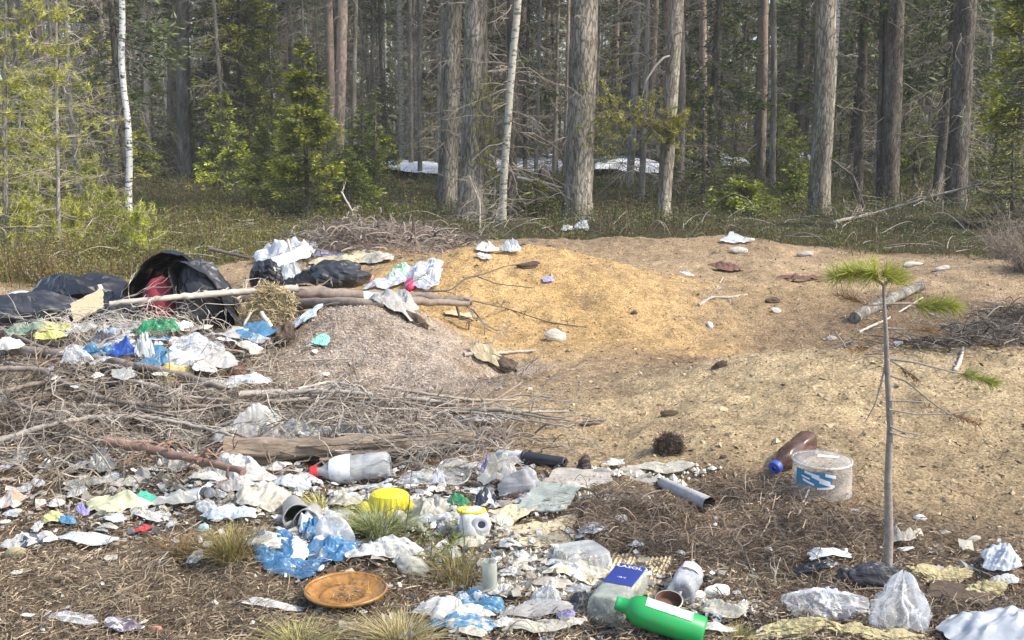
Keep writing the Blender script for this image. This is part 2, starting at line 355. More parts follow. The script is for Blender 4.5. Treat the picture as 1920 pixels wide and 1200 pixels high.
bp = N('ShaderNodeBump'); bp.inputs['Strength'].default_value = 1.0; bp.inputs['Distance'].default_value = .035; L(noise(nt, 30, 8, P0, rough=.75), bp.inputs['Height']); L(bp.outputs[0], b.inputs['Normal'])
tag(mb.build('ground', m, smooth=True), kind='structure')

# snow left in the forest
def snow(px0, px1, py0, py1, seed):
    a = W(px0, py1, 29); b_ = W(px1, py1, 29); p0 = G((px0+px1)/2, py1); p1 = G((px0+px1)/2, py0)
    cx = (px0+px1)/2; sc_ = mpp(p0.y); w = (px1-px0)*sc_; X = (cx-960)*sc_
    u, v = np.meshgrid(np.linspace(-1, 1, 90), np.linspace(-1, 1, 26))
    x = X+u*w/2; dy = max(1.5, min(p1.y-p0.y, 9)); y = p0.y+(v+1)/2*dy
    m_ = 1-np.maximum(np.abs(u)**6, np.abs(v)**3)-.9*np.clip(fbm(x*.7, y*.7, 4, seed)-.42, 0, 1)*2.2
    z = H(x, y)+.30*np.clip(m_, -.6, .8)+.24
    i = np.arange(u.size).reshape(u.shape)
    return np.stack([x, y, z], -1), np.stack([i[:-1, :-1], i[:-1, 1:], i[1:, 1:], i[1:, :-1]], -1).reshape(-1, 4)
mb = MB()
for a in [(710, 825, 324, 336, 3), (900, 1070, 306, 332, 4), (1115, 1250, 306, 328, 5), (1290, 1430, 303, 320, 6), (1465, 1530, 306, 314, 8)]: mb.add(*snow(*a))
tag(mb.build('snow', mat('old_snow', (.80, .82, .86), .7, .15, 3, dirt=.25, bump=.3, bscale=8, dcol=(.45, .43, .38)), smooth=True), 'thin patches of old snow lying behind the first trees', None, kind='structure')

# thin air between the trees
mb = MB(); a_ = np.array([[x_, y_, z_] for z_ in (-3.5, 26) for x_, y_ in ((-275, -64), (275, -64), (275, 330), (-275, 330))]); mb.add(a_, [[3, 2, 1, 0], [4, 5, 6, 7], [0, 1, 5, 4], [1, 2, 6, 5], [2, 3, 7, 6], [3, 0, 4, 7]])
hm = bpy.data.materials.new('haze'); hm.use_nodes = True; hn = hm.node_tree; hn.nodes.remove(hn.nodes['Principled BSDF']); pv = hn.nodes.new('ShaderNodeVolumePrincipled'); pv.inputs['Color'].default_value = (.92, .93, .90, 1); pv.inputs['Density'].default_value = .0011
hn.links.new(pv.outputs[0], hn.nodes['Material Output'].inputs['Volume']); tag(mb.build('haze', hm), 'thin haze between the trees', None, kind='stuff')

# ------------------------------------------------------------------ scatter on the ground
def rnd_dir(n, up=.3):
    a = rs.rand(n)*2*PI; return norm(np.stack([np.cos(a), np.sin(a), up*rs.normal(size=n)], -1))
def surf(x, y, dz=0): return np.stack([x, y, H(x, y)+dz], -1)
def in_pit(x, y): return y < edge_y(x)+.2
def scatter(n, x0, x1, y0, y1, keep=None):
    # even in area but thinned with distance
    y = y0*(y1/y0)**rs.rand(n); x = (rs.rand(n)-.5)*2*(.62*y+.5); x = np.clip(x, x0, x1)
    k = (x > x0) & (x < x1)
    if keep is not None: k &= keep(x, y)
    return x[k], y[k]
def lum(x, y): return zone(x, y).mean(-1)
# fine chips and grains on the sand
x, y = scatter(42000, -9, 9, 2.5, 12.5, in_pit)
n = len(x); br = rs.rand(n); cc = np.where((br < .5)[:, None], np.array([.10, .07, .045]), np.where((br < .8)[:, None], np.array([.48, .40, .28]), np.array([.24, .18, .12])))*(.7+.6*rs.rand(n, 1))
s = .0035+.013*rs.rand(n)**5+.0003*y; V, F, C = leaves(surf(x, y, .003), rnd_dir(n, .25), s*(1+1.8*rs.rand(n)), s*(.4+.6*rs.rand(n)), cc)
mb = MB(); mb.add(V, F, C)
tag(mb.build('bark_chips', LITTER), 'small bark chips and grit strewn over the sand', None, kind='stuff')
# crumbly lumps of sand
x, y = scatter(15000, -9, 9, 2.6, 12.5, in_pit); n = len(x); s_ = .002+.0009*y+.014*rs.rand(n)**8; oc = np.array([[1, 0, 0], [-1, 0, 0], [0, 1, 0], [0, -1, 0], [0, 0, 1.]])
P = surf(x, y, -.002)[:, None]+(oc[None]*(.5+.9*rs.rand(n, 5, 1))*np.array([1, 1, .7])+.35*rs.normal(size=(n, 5, 3)))*s_[:, None, None]; f = np.array([[0, 2, 4], [2, 1, 4], [1, 3, 4], [3, 0, 4]])
mb = MB(); mb.add(P.reshape(-1, 3), (np.arange(n)[:, None, None]*5+f[None]).reshape(-1, 3), np.repeat(zone(x, y)*(.55+.6*rs.rand(n, 1)), 5, 0))
tag(mb.build('sand_lumps', LITTER), 'crumbly lumps and pebbles lying on the sand', None, kind='stuff')
gxh, gyh = _b(690, 620); n = 9000; x = gxh+rs.normal(size=n)*.36; y = gyh+rs.normal(size=n)*.42-.1; V, F, C = leaves(surf(x, y, .004), rnd_dir(n, .4), .006+.018*rs.rand(n), .003+.005*rs.rand(n), np.array([.58, .50, .44])*(.65+.45*rs.rand(n, 1)))
mb = MB(); mb.add(V, F, C); tag(mb.build('pale_chaff', LITTER), 'pale pinkish chaff covering the grey sand heap', None, kind='stuff')
# needles and fine twigs where the ground is brown
x, y = scatter(170000, -9, 9, 2.4, 9.5, in_pit)
l = lum(x, y); k = rs.rand(len(x)) < np.clip((.24-l)*9, .012, 1)**1.3; x = x[k]; y = y[k]; n = len(x)
cc = np.array([.33, .255, .175])*(.35+1.2*rs.rand(n, 1)**1.3)*np.where(rs.rand(n, 1) < .07, 1.9, 1)
V, F, C = blades(surf(x, y, .002+.02*rs.rand(n)), rnd_dir(n, .28), .012+.04*rs.rand(n), .0022+.0022*rs.rand(n)+.0003*y, cc)
mb = MB(); mb.add(V, F, C)
tag(mb.build('needle_litter', LITTER), 'brown needles and fine twigs covering the bare ground', None, kind='stuff')
# curved thin twigs on the brown ground
def curly(P, L_, k=6, bend=.45, rise=.15, droop=.0, D=None):
    n = len(P); a = rs.rand(n)*2*PI
    if D is not None: a = np.arctan2(D[:, 1], D[:, 0])
    t = np.linspace(0, 1, k); da = (rs.normal(size=n)*bend)[:, None]*t[None]+.25*rs.normal(size=(n, k)).cumsum(1)*bend*.5
    st = (L_/(k-1))[:, None]; ang = a[:, None]+da
    X = np.cumsum(np.cos(ang)*st, 1); Y = np.cumsum(np.sin(ang)*st, 1)
    Z = (rise*np.abs(rs.normal(size=n)))[:, None]*np.sin(t*PI*rs.uniform(.6, 1.1, (n, 1)))*L_[:, None]
    Q = np.stack([X, Y, Z], -1); return P[:, None]+Q-Q[:, :1]
x, y = scatter(4200, -9, 9, 2.4, 9.5, in_pit)
l = lum(x, y); k = rs.rand(len(x)) < np.clip((.26-l)*7, .03, 1)**1.3; x = x[k]; y = y[k]; n = len(x)
L_ = .05+.18*rs.rand(n)**2.5; P = curly(surf(x, y, .004), L_, rise=.08)
P[:, :, 2] = np.maximum(P[:, :, 2], H(P[:, :, 0], P[:, :, 1])+.004)
r = (.0009+.0016*rs.rand(n)**3)[:, None]*np.linspace(1, .5, 6)
V, F, C = tubes(P, r, 3, np.array([.30, .24, .18])*(.4+1.1*rs.rand(n, 1)))
mb = MB(); mb.add(V, F, C)
tag(mb.build('fine_twigs', LITTER), 'loose curved twigs scattered over the brown ground', None, kind='stuff')

# low shrubs (bilberry, heather) of the forest floor
def cover(n, x0, x1, y0, y1, keep, hgt, cols, name, label, leaf=.024, per=12, lf=1.0):
    y = y0*(y1/y0)**rs.rand(n); x = (rs.rand(n)-.5)*2*(.62*y+1.0); k = (x > x0) & (x < x1) & keep(x, y); x = x[k]; y = y[k]; n = len(x)
    if not n: return
    q_ = fbm(x*1.3, y*1.3, 3, 51); kk = q_ > .36+.14*rs.rand(n); x = x[kk]; y = y[kk]; q_ = q_[kk]; n = len(x)
    hh = hgt*(.1+2.2*np.clip(q_-.32, 0, 1))*(.6+.6*rs.rand(n))*1.25; bs = surf(x, y)
    cv = fbm(x*.8, y*.8, 4, 52); ci = np.clip(((cv-.3)*2.4+.25*rs.normal(size=n)), 0, .999)*len(cols); ci = np.clip(ci.astype(int), 0, len(cols)-1)
    base = np.array(cols)[ci]
    P = np.repeat(bs, per, 0); sp = np.repeat(.05+.011*y, per)*.5
    P = P+np.stack([rs.normal(size=len(P))*sp, rs.normal(size=len(P))*sp, rs.rand(len(P))*np.repeat(hh, per)], -1)
    sz = leaf*np.repeat((y/12)**.75, per)*(.6+.8*rs.rand(len(P)))*lf
    C = np.repeat(base, per, 0)*(.7+.5*rs.rand(len(P), 1))
    V, F, C = leaves(P, norm(rs.normal(size=P.shape)+np.array([0, 0, .6])), sz, sz*.55, C)
    mb = MB(); mb.add(V, F, C)
    ns = n//2; S = bs[:ns]; top = S+np.stack([rs.normal(size=ns)*.05, rs.normal(size=ns)*.05, hh[:ns]*1.25], -1)
    V, F, C = blades(S, top-S, np.linalg.norm(top-S, axis=1), .004+.0006*y[:ns], np.array([.9, .62, .75])*(.6+.8*rs.rand(ns, 1))); mb.add(V, F, C)
    tag(mb.build(name, COVER), label, None, kind='stuff')
out_pit = lambda x, y: y > edge_y(x)+.1+.5*(vn(x*2, y*2, 7)-.5)
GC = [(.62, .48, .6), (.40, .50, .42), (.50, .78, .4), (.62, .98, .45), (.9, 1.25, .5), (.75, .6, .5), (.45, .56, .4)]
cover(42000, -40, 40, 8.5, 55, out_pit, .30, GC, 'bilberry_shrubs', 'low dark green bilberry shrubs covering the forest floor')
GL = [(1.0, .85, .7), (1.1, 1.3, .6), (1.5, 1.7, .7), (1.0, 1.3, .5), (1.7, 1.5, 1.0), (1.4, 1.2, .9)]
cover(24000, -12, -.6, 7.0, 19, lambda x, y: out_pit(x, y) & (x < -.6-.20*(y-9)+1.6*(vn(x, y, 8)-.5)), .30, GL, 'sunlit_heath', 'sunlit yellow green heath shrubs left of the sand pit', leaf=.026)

# ------------------------------------------------------------------ trees
def trunk_mesh(pts, rad, sides=18, rough=.05, seed=0, name='trunk', m=None, parent=None, flare=0):
    pts = np.array(pts, float); rad = np.array(rad, float); L_ = np.r_[0, np.cumsum(np.linalg.norm(np.diff(pts, axis=0), axis=1))]
    n = max(8, int(L_[-1]/.16)); n = min(n, 80); t = np.linspace(0, 1, n)**1.25*L_[-1]
    P = np.stack([np.interp(t, L_, pts[:, i]) for i in range(3)], -1); R = np.interp(t, L_, rad)
    P[1:-1] = P[1:-1]*.5+(P[:-2]+P[2:])*.25
    if flare: R = R*(1+flare*np.exp(-t/.22))
    V, F, _ = tubes(P, R, sides); V = V.reshape(n, sides, 3)
    th = np.arange(sides); nz = 1+rough*2*(vn(th[None]*.9+seed, t[:, None]*2.2, seed+3)-.5)+rough*1.6*(vn(th[None]*2.1, t[:, None]*5, seed)-.5)
    nz[:, -1] = (nz[:, -1]+nz[:, 0])/2
    V = P[:, None]+(V-P[:, None])*nz[..., None]
    mb = MB(); mb.add(V, F); return mb.build(name, m, parent, smooth=True)
def at_h(pts, rad, z):
    pts = np.array(pts, float); return np.stack([np.interp(z, pts[:, 2], pts[:, i]) for i in range(3)], -1), np.interp(z, pts[:, 2], rad)
def dead_branches(pts, rad, h0, h1, n, ln, m=DEADTW, parent=None, droop=.35, r0=.009, twig=5, name='dead_branches', side=None, tiny=1.0):
    z = h0+(h1-h0)*rs.rand(n); B, R = at_h(pts, rad, z); a = rs.rand(n)*2*PI
    if side is not None: a = side+rs.normal(size=n)*.7
    L_ = ln*(.35+.9*rs.rand(n)); k = 6; t = np.linspace(0, 1, k)
    D = np.stack([np.cos(a), np.sin(a), .15*rs.normal(size=n)], -1)
    P = B[:, None]+D[:, None]*(t*1)[None, :, None]*L_[:, None, None]
    P[:, :, 2] += -(droop*L_*rs.uniform(.2, 1.4, n))[:, None]*(t**1.6)[None]
    P += .06*rs.normal(size=P.shape).cumsum(1)*L_[:, None, None]*.5; P -= (P[:, :1]-B[:, None])
    mb = MB(); V, F, _ = tubes(P, (r0*(.6+.7*rs.rand(n)))[:, None]*np.linspace(1, .3, k), 3); mb.add(V, F)
    q = n*twig; i = np.repeat(np.arange(n), twig); tt = .2+.8*rs.rand(q); ii = np.minimum((tt*(k-1)).astype(int), k-2); f = tt*(k-1)-ii
    S = P[i, ii]*(1-f[:, None])+P[i, ii+1]*f[:, None]
    d = norm(norm(P[i, ii+1]-P[i, ii])+.9*rs.normal(size=(q, 3))+np.array([0, 0, -.3]))
    lt = L_[i]*(.12+.35*rs.rand(q))*tiny; t3 = np.linspace(0, 1, 4)
    Q = S[:, None]+d[:, None]*t3[None, :, None]*lt[:, None, None]+.05*rs.normal(size=(q, 4, 3)).cumsum(1)*lt[:, None, None]; Q -= (Q[:, :1]-S[:, None])
    Q[:, :, 2] -= (t3**2)[None]*.2*lt[:, None]
    V, F, _ = tubes(Q, (r0*.42)*np.linspace(1, .45, 4)[None]*np.ones((q, 1)), 3); mb.add(V, F)
    return tag(mb.build(name, m, parent), kind='stuff')
def conifer_foliage(pts, rad, h0, h1, w0, w1, n, per=60, droop=.25, m=LEAF_S, parent=None, name='crown', nl=.07, nw=.014, wood=SPRUCE, tips=(1.9, 1.9, .9), taper=1.0, gaps=.0, side=None, flat=.16):
    """whorled spruce branches clothed in needle sprays"""
    z = h0+(h1-h0)*np.sort(rs.rand(n)); B, R = at_h(pts, rad, z); u = (z-h0)/(h1-h0)
    W_ = (w0*(1-u)**taper+w1*u)*(.65+.5*rs.rand(n)); a = rs.rand(n)*2*PI
    if side is not None: a = side+rs.normal(size=n)*.8
    D = np.stack([np.cos(a), np.sin(a), np.zeros(n)], -1); k = 5; t = np.linspace(0, 1, k)
    P = B[:, None]+D[:, None]*t[None, :, None]*W_[:, None, None]; P[:, :, 2] += W_[:, None]*(-droop*(t**1.2)[None]+.22*(t**3)[None]+.05*rs.normal(size=(n, 1))*t)
    mb = MB(); V, F, _ = tubes(P, (.008+.006*W_)[:, None]*np.linspace(1, .25, k), 3); mb.add(V, F, (.9, .8, .7), 1)
    per_i = np.maximum(8, (per*W_/max(w0, .01)).astype(int)); i = np.repeat(np.arange(n), per_i); q = len(i)
    tt = (.12+.88*rs.rand(q)**.8); ii = np.minimum((tt*(k-1)).astype(int), k-2); f = (tt*(k-1)-ii)[:, None]; S = P[i, ii]*(1-f)+P[i, ii+1]*f
    perp = np.cross(D[i], [0, 0, 1.]); off = rs.normal(size=q)*W_[i]*.17*(1.15-tt)**.6
    S = S+perp*off[:, None]+np.stack([0*off, 0*off, -np.abs(off)*.28+rs.normal(size=q)*W_[i]*flat*.3-.03*rs.rand(q)], -1)
    d = norm(D[i]*.9+perp*np.sign(off)[:, None]*.8+rs.normal(size=(q, 3))*.45)
    s = (.7+.6*rs.rand(q)); tipc = np.clip((tt-.55)*2+rs.normal(size=q)*.25, 0, 1)[:, None]
    C = (np.array([.75, .8, .8])*(1-tipc)+np.array(tips)*tipc)*(.6+.7*rs.rand(q, 1))
    V, F, C = leaves(S, d, nl*s, nw*s, C); mb.add(V, F, C, 0)
    return tag(mb.build(name, [m, wood], parent), kind='stuff')
def pine_tufts(mb, T, D, n=34, L_=.055, w=.0042, col=(1.5, 1.6, .9), spread=.8, along=.1):
    """needle brushes at the twig ends T pointing along D"""
    T = np.asarray(T); D = norm(np.asarray(D)); q = len(T)*n; i = np.repeat(np.arange(len(T)), n)
    S = T[i]-D[i]*(rs.rand(q)*along)[:, None]; d = norm(D[i]+rs.normal(size=(q, 3))*spread)
    C = np.array(col)*(.55+.75*rs.rand(q, 1))*(.8+.4*rs.rand(len(T), 1))[i]
    V, F, C = blades(S, d, L_*(.6+.6*rs.rand(q)), w, C); mb.add(V, F, C, 0)
def crown_clumps(pts, rad, h0, h1, w, n, parent, m=LEAF_D, per=60, s=.16):
    z = h0+(h1-h0)*rs.rand(n); B, _ = at_h(pts, rad, z); a = rs.rand(n)*2*PI; rr = w*(.3+.7*rs.rand(n))*(1-.6*((z-h0)/(h1-h0)))
    E = B+np.stack([np.cos(a)*rr, np.sin(a)*rr, .25*rr], -1); P = np.stack([B, (B+E)/2-np.array([0, 0, .1]), E], 1)
    mb = MB(); V, F, _ = tubes(P, np.array([.03, .02, .008])[None]*np.ones((n, 1)), 3); mb.add(V, F, (1, .9, .8), 1)
    i = np.repeat(np.arange(n), per); S = E[i]+rs.normal(size=(n*per, 3))*np.array([.38, .38, .2])*(w*.42)
    V, F, C = leaves(S, norm(rs.normal(size=S.shape)), s*(.6+.8*rs.rand(len(S))), s*.35, (1.2, 1.3, 1.0)*(.6+.8*rs.rand(len(S), 1))); mb.add(V, F, C, 0)
    return tag(mb.build('crown', [m, SPRUCE], parent), kind='stuff')

CROWN = []
def crown_for(h, w, parent, kind):        # shared crown meshes for the tall trees, high above the picture
    k = (round(h), kind)
    pr = [c for c in CROWN if c[0] == kind]
    if len(pr) < 3:
        pts = [(0, 0, 0), (0, 0, h)]; rad = [.15, .04]
        o = crown_clumps(pts, rad, h*.5, h, w, 26, parent) if kind == 'pine' else conifer_foliage(pts, rad, h*.36, h, w, .15, 90, 40, m=LEAF_D, parent=parent, nl=.3, nw=.07)
        CROWN.append((kind, o, h)); return o
    c = random.choice(pr); o = c[1].copy(); COL.objects.link(o); o.parent = parent; s = h/c[2]; o.scale = (w/2.0, w/2.0, s); o.rotation_euler = (0, 0, rs.rand()*6); return o
MAINS = []
def big_tree(px, py, pxt, wpx, bark, label, cat='tree', name='pine_tree', h=15, kind='pine', rough=.06, dead=26, dl=.9, dh=(1.0, 6.5), taper=.62, Y=None, mid=None, dm=DEADTW, group=None, top=0, cw=1.9, r0=.011):
    if Y is None: g = G(px, py)
    else: g = W(px, py, Y); g.z = float(H(g.x, g.y))
    MAINS.append((px, g.y)); s = mpp(g.y); T = W(pxt, top, g.y); lean = (T.x-g.x)/(T.z-g.z); r = wpx*s/2
    e = empty(name, g, label, cat, group)
    hv = T.z-g.z
    pts = [(0, 0, -.15), (lean*.3, 0, .3)]
    if mid:
        for (mx, my) in mid: q = W(mx, my, g.y); pts.append((q.x-g.x, 0, q.z-g.z))
    else: pts.append((lean*hv*.5+rs.normal()*.02, 0, hv*.5))
    pts += [(lean*hv, 0, hv), (lean*hv*1.3, .1, h*.6), (lean*hv*1.4, .15, h)]
    rad = [r*1.05]+[r*(1-(1-taper)*min(1, max(0, p[2])/h)*1.1) for p in pts[1:-1]]+[.03]
    trunk_mesh(pts, rad, 22 if wpx > 25 else 12, rough, int(px), 'trunk', bark, e, flare=.42)
    if dead: dead_branches(pts, rad, dh[0], min(dh[1], h*.7), dead, dl, dm, e, r0=r0, twig=6)
    c = crown_for(h, cw, e, kind); c.location = (pts[-1][0], .1, 0)
    return e, pts, rad
big_tree(1081, 413, 1097, 54, PINE, 'thickest pine trunk with scaly grey brown bark standing on the pit edge in the middle', h=17, dead=14, dl=.6)
big_tree(838, 394, 848, 38, PINE, 'left trunk of the close pair of thick pines behind the sand mound', h=16, dead=26, dl=1.2)
big_tree(882, 402, 893, 46, PINE, 'right, thicker trunk of the close pair of pines with reddish scarred bark', h=17, dead=20, dl=1.0, dh=(1.5, 6))
big_tree(955, 398, 962, 24, SPRUCE, 'dark spruce trunk right behind the lichened crooked snag', name='spruce_tree', kind='spruce', h=13, dead=30, dl=.9, dh=(.3, 5), cw=1.2)
E_, Ep, Er = big_tree(1242, 412, 1269, 27, PINE, 'slightly leaning pine with a yellow green needle bough across it', h=15, dead=12, dl=.8, taper=.75)
big_tree(346, 332, 342, 27, GREYBARK, 'straight reddish grey pine trunk right of the white birch', h=16, dead=40, dl=1.6, dh=(3.3, 7.5))
big_tree(322, 309, 322, 19, GREYBARK, 'grey trunk close behind the reddish pine right of the birch', h=14, dead=30, dl=1.4)
big_tree(632, 342, 643, 21, PINE_R, 'slender pine with orange upper bark behind the bright young spruce', h=15, dead=24, dl=.9, dh=(2, 6))
big_tree(1535, 402, 1549, 39, PINE, 'thick grey pine trunk left of the dark spruces on the shaded side', h=16, dead=14, dl=.9, r0=.007)
big_tree(1607, 372, 1622, 18, SPRUCE, 'thin dark trunk between the thick grey pine and the dark double spruce', name='spruce_tree', kind='spruce', h=14, dead=24, cw=1.6)
big_tree(1666, 380, 1680, 34, SPRUCE, 'dark thick spruce trunk with a small stem against its left side', name='spruce_tree', kind='spruce', h=16, dead=30, r0=.007, dm=DARKTW, dl=1.1, dh=(.6, 6))
big_tree(1648, 378, 1655, 12, SPRUCE, 'small dark stem leaning on the left of the thick spruce', name='spruce_tree', kind='spruce', h=9, dead=16, cw=.8)
big_tree(1790, 386, 1812, 38, SPRUCE, 'thickest dark trunk on the shaded right side with a dark knot hole', name='spruce_tree', kind='spruce', h=16, dead=30, r0=.007, dl=1.1, dh=(.6, 6))
big_tree(1425, 345, 1432, 20, PINE_R, 'reddish pine trunk behind the dark green young spruce', h=15, dead=24)
big_tree(1376, 316, 1402, 8, SPRUCE, 'thin dark leaning stem in front of the right snow patch', name='spruce_tree', kind='spruce', h=8, dead=16, cw=.5)
big_tree(180, 312, 181, 32, SPRUCE, 'broad dark shaded trunk between the young pines and the birch', name='spruce_tree', kind='spruce', h=15, dead=60, dl=1.6, dh=(.4, 7))
big_tree(485, 300, 484, 15, SPRUCE, 'dark trunk rising behind the large pale green spruce', name='spruce_tree', kind='spruce', h=14, dead=40, dl=1.2)
big_tree(378, 316, 384, 8, GREYBARK, 'thin straight grey stem right of the reddish pine', h=12, dead=30, dl=.7, cw=1.2)
big_tree(1721, 345, 1742, 11, SPRUCE, 'curved dark stem between the two thick shaded spruces', name='spruce_tree', kind='spruce', h=10, dead=30, dl=.9, mid=[(1716, 280), (1738, 130)], cw=1)
big_tree(1845, 330, 1862, 9, SNAG, 'pale slim trunk right of the thickest shaded spruce', h=12, dead=12, cw=1)
big_tree(662, 255, 667, 10, GREYBARK, 'slim light grey trunk just right of the orange barked pine', Y=33, h=14, dead=40, dl=.8, cw=1.2)
big_tree(754, 305, 749, 13, SNAG, 'pale grey spotted trunk, widest of the light trunks left of the pine pair', Y=34, h=14, dead=40, dl=.8, cw=1.2)
big_tree(770, 310, 768, 9, GREYBARK, 'grey trunk touching the pale spotted one on its right', Y=30, h=13, dead=40, dl=.8, cw=1.2)
big_tree(787, 312, 788, 9, GREYBARK, 'third of the light grey trunks left of the pine pair', Y=29, h=13, dead=30, dl=.8, cw=1.2)
big_tree(1058, 300, 1066, 8, PINE_R, 'thin pinkish pine stem just left of the thickest pine', Y=32, h=13, dead=24, dl=.7, cw=1.2)
big_tree(1448, 340, 1450, 12, GREYBARK, 'grey stem just right of the reddish pine behind the young spruce', Y=26, h=13, dead=20, dl=.8, cw=1.2)
big_tree(242, 401, 229, 12, BIRCH, 'white birch with black marks standing alone left of the reddish pine', name='birch_tree', h=11, dead=14, dl=.9, dh=(.3, 4), mid=[(243, 300), (240, 230), (232, 165), (227, 110), (230, 50)], cw=.9, r0=.006, taper=.7)
sn, sp_, sr_ = big_tree(940, 412, 972, 14, SNAG, 'crooked pale lichened snag standing before the dark spruce trunk', name='snag', h=9, kind='pine', dead=46, dl=.9, dh=(.15, 2.4), mid=[(946, 310), (951, 250), (956, 170), (963, 90), (970, 20)], cw=.8, dm=DEADTW, r0=.007, rough=.09, taper=.7)
# needle bough of the leaning pine
def pine_bough(parent, loc0, path, name='branch', wb=.009, ntuft=60, rad=.5, vz=.22, col=(1.5, 1.6, .9), tl=.07, w=.006, wood=DARKTW, n=34):
    P = np.array(path, float)-np.array(loc0); k = len(P); mb = MB()
    V, F, _ = tubes(P, np.linspace(wb, wb*.35, k), 5); mb.add(V, F, None, 1)
    t = rs.rand(ntuft)*(k-1); i = np.minimum(t.astype(int), k-2); f = (t-i)[:, None]; S = P[i]*(1-f)+P[i+1]*f
    E = S+rs.normal(size=(ntuft, 3))*np.array([rad*.6, rad*.6, vz])*np.clip(.4+t/k, .4, 1)[:, None]
    Q = np.stack([S, (S+E)/2+[0, 0, -.02], E], 1); V, F, _ = tubes(Q, np.array([.005, .004, .003])[None]*np.ones((ntuft, 1)), 3); mb.add(V, F, None, 1)
    pine_tufts(mb, E, E-S+np.array([0, 0, .12]), n, tl, w, col)
    return mb.build(name, [LEAF_P, wood], parent)
gy_ = E_.location.y
pine_bough(E_, E_.location, [W(1250, 235, gy_), W(1225, 225, gy_-.3), W(1180, 215, gy_-.6), W(1130, 200, gy_-.8)], rad=.5, vz=.26, ntuft=150, col=(1.7, 1.6, .85), tl=.09, w=.013, n=30)
pine_bough(E_, E_.location, [W(1250, 240, gy_), W(1270, 235, gy_-.3), W(1300, 250, gy_-.5)], rad=.3, vz=.22, ntuft=50, col=(1.7, 1.6, .85), tl=.09, w=.013)
P = np.array([W(a, b_, gy_-.1) for a, b_ in [(1256, 105), (1245, 108), (1228, 125), (1212, 150), (1203, 185), (1213, 190)]])-np.array(E_.location)
mb = MB(); V, F, _ = tubes(P, np.array([.02, .022, .02, .016, .01, .005]), 6); mb.add(V, F)
tag(mb.build('dead_branch', PALETW, E_, smooth=True), 'bare pale hooked branch')
# little pine growing through the snag
g = G(925, 405)
e = empty('young_pine', g, 'sparse young pine with yellow green tufts growing against the crooked snag', 'tree')
pts = [(0, 0, -.1), (.05, 0, 1.0), (-.05, .05, 2.3)]; trunk_mesh(pts, [.02, .015, .006], 6, .05, 3, 'trunk', GREYBARK, e)
for k in range(9):
    z = .75+.17*k; s_ = 1 if k % 3 else -1; q = (-.05-.18*s_*(1+.3*rs.rand()), -.15, z+.1)
    pine_bough(e, (0, 0, 0), [(.0, 0, z), ((q[0])/2, -.1, z+.05), q], 'branch', ntuft=9, rad=.16, vz=.10, col=(1.6, 1.6, .8), tl=.07, w=.008, n=26)

# young spruces
def young_spruce(px, py, apex, wpx, label, n=70, per=150, h0=.12, tips=(2.2, 2.3, .9), Y=None, mat_=LEAF_S, nl=.085, nw=.024, name='young_spruce', taper=.8, droop=.22):
    if Y is None: g = G(px, py)
    else: g = W(px, py, Y); g.z = float(H(g.x, g.y))
    T = W(apex[0], apex[1], g.y); h = T.z-g.z; w = wpx*mpp(g.y)/2
    e = empty(name, g, label, 'tree'); pts = [(0, 0, -.1), ((T.x-g.x)*.5, 0, h*.5), (T.x-g.x, 0, h)]; rad = [.02+.012*h, .02+.004*h, .005]
    trunk_mesh(pts, rad, 7, .05, int(px), 'trunk', SPRUCE, e)
    conifer_foliage(pts, rad, h*h0, h*.995, w, .06, n, per, droop, mat_, e, 'crown', nl, nw, tips=tips, taper=taper)
    dead_branches(pts, rad, .05, h*.5, int(n*.3), w*.7, DEADTW, e, r0=.004)
    return e
young_spruce(578, 405, (566, 68), 150, 'bright green young spruce with a pointed top behind the brush bank', 120, 190, tips=(2.7, 2.5, .9))
young_spruce(455, 330, (440, -260), 170, 'large pale yellow green spruce reaching out of view left of the pointed young spruce', 170, 170, h0=.2, tips=(3.0, 2.8, 1.3), nl=.13, nw=.035)
young_spruce(405, 355, (450, 262), 130, 'low spreading yellow green spruce under the large pale one', 60, 150, tips=(3.0, 3.0, .8), h0=.02)
young_spruce(655, 400, (640, 270), 190, 'low bushy spruce with drooping grey green twigs right of the bright one', 70, 150, tips=(1.7, 1.8, .9), h0=.02)
young_spruce(520, 380, (500, 225), 200, 'grey green bushy spruce tangled with the bright young spruce', 90, 150, tips=(1.9, 1.9, .9), h0=.02)
young_spruce(701, 330, (705, 158), 62, 'small dark narrow spruce left of the light grey trunks', 60, 110, tips=(.9, 1.1, .8), Y=25)
young_spruce(728, 300, (722, 250), 80, 'small yellow bush spruce at the foot of the light grey trunks', 40, 100, tips=(3, 2.8, .7), Y=27, h0=.02)
young_spruce(1452, 345, (1462, 192), 130, 'dark green young spruce between the reddish pine and the thick grey pine', 100, 170, tips=(1.5, 1.8, .7))
young_spruce(1400, 400, (1385, 325), 190, 'low green spruce bush left of the thick grey pine', 70, 150, tips=(1.9, 2.0, .7), h0=.02)
young_spruce(1500, 395, (1490, 300), 110, 'dim low spruce seedling touching the thick grey pine', 50, 110, tips=(1.4, 1.6, .7), h0=.02)
young_spruce(1950, 430, (1935, -300), 200, 'tall spruce cut by the right edge with bright tips', 150, 150, tips=(2.9, 2.7, .9), h0=.3, Y=14)
young_spruce(1900, 410, (1900, 240), 170, 'shaded half bare spruce by the right edge below bright branches', 60, 60, tips=(1.2, 1.2, .8), h0=.1, Y=15)
young_spruce(1320, 350, (1320, 150), 110, 'grey mostly dead young spruce right of the needle bough', 60, 30, tips=(.9, .9, .8), Y=19)
young_spruce(1010, 400, (1000, 330), 90, 'tiny dull spruce beside the foot of the thickest pine', 30, 60, tips=(1.1, 1.1, .8), h0=.02)

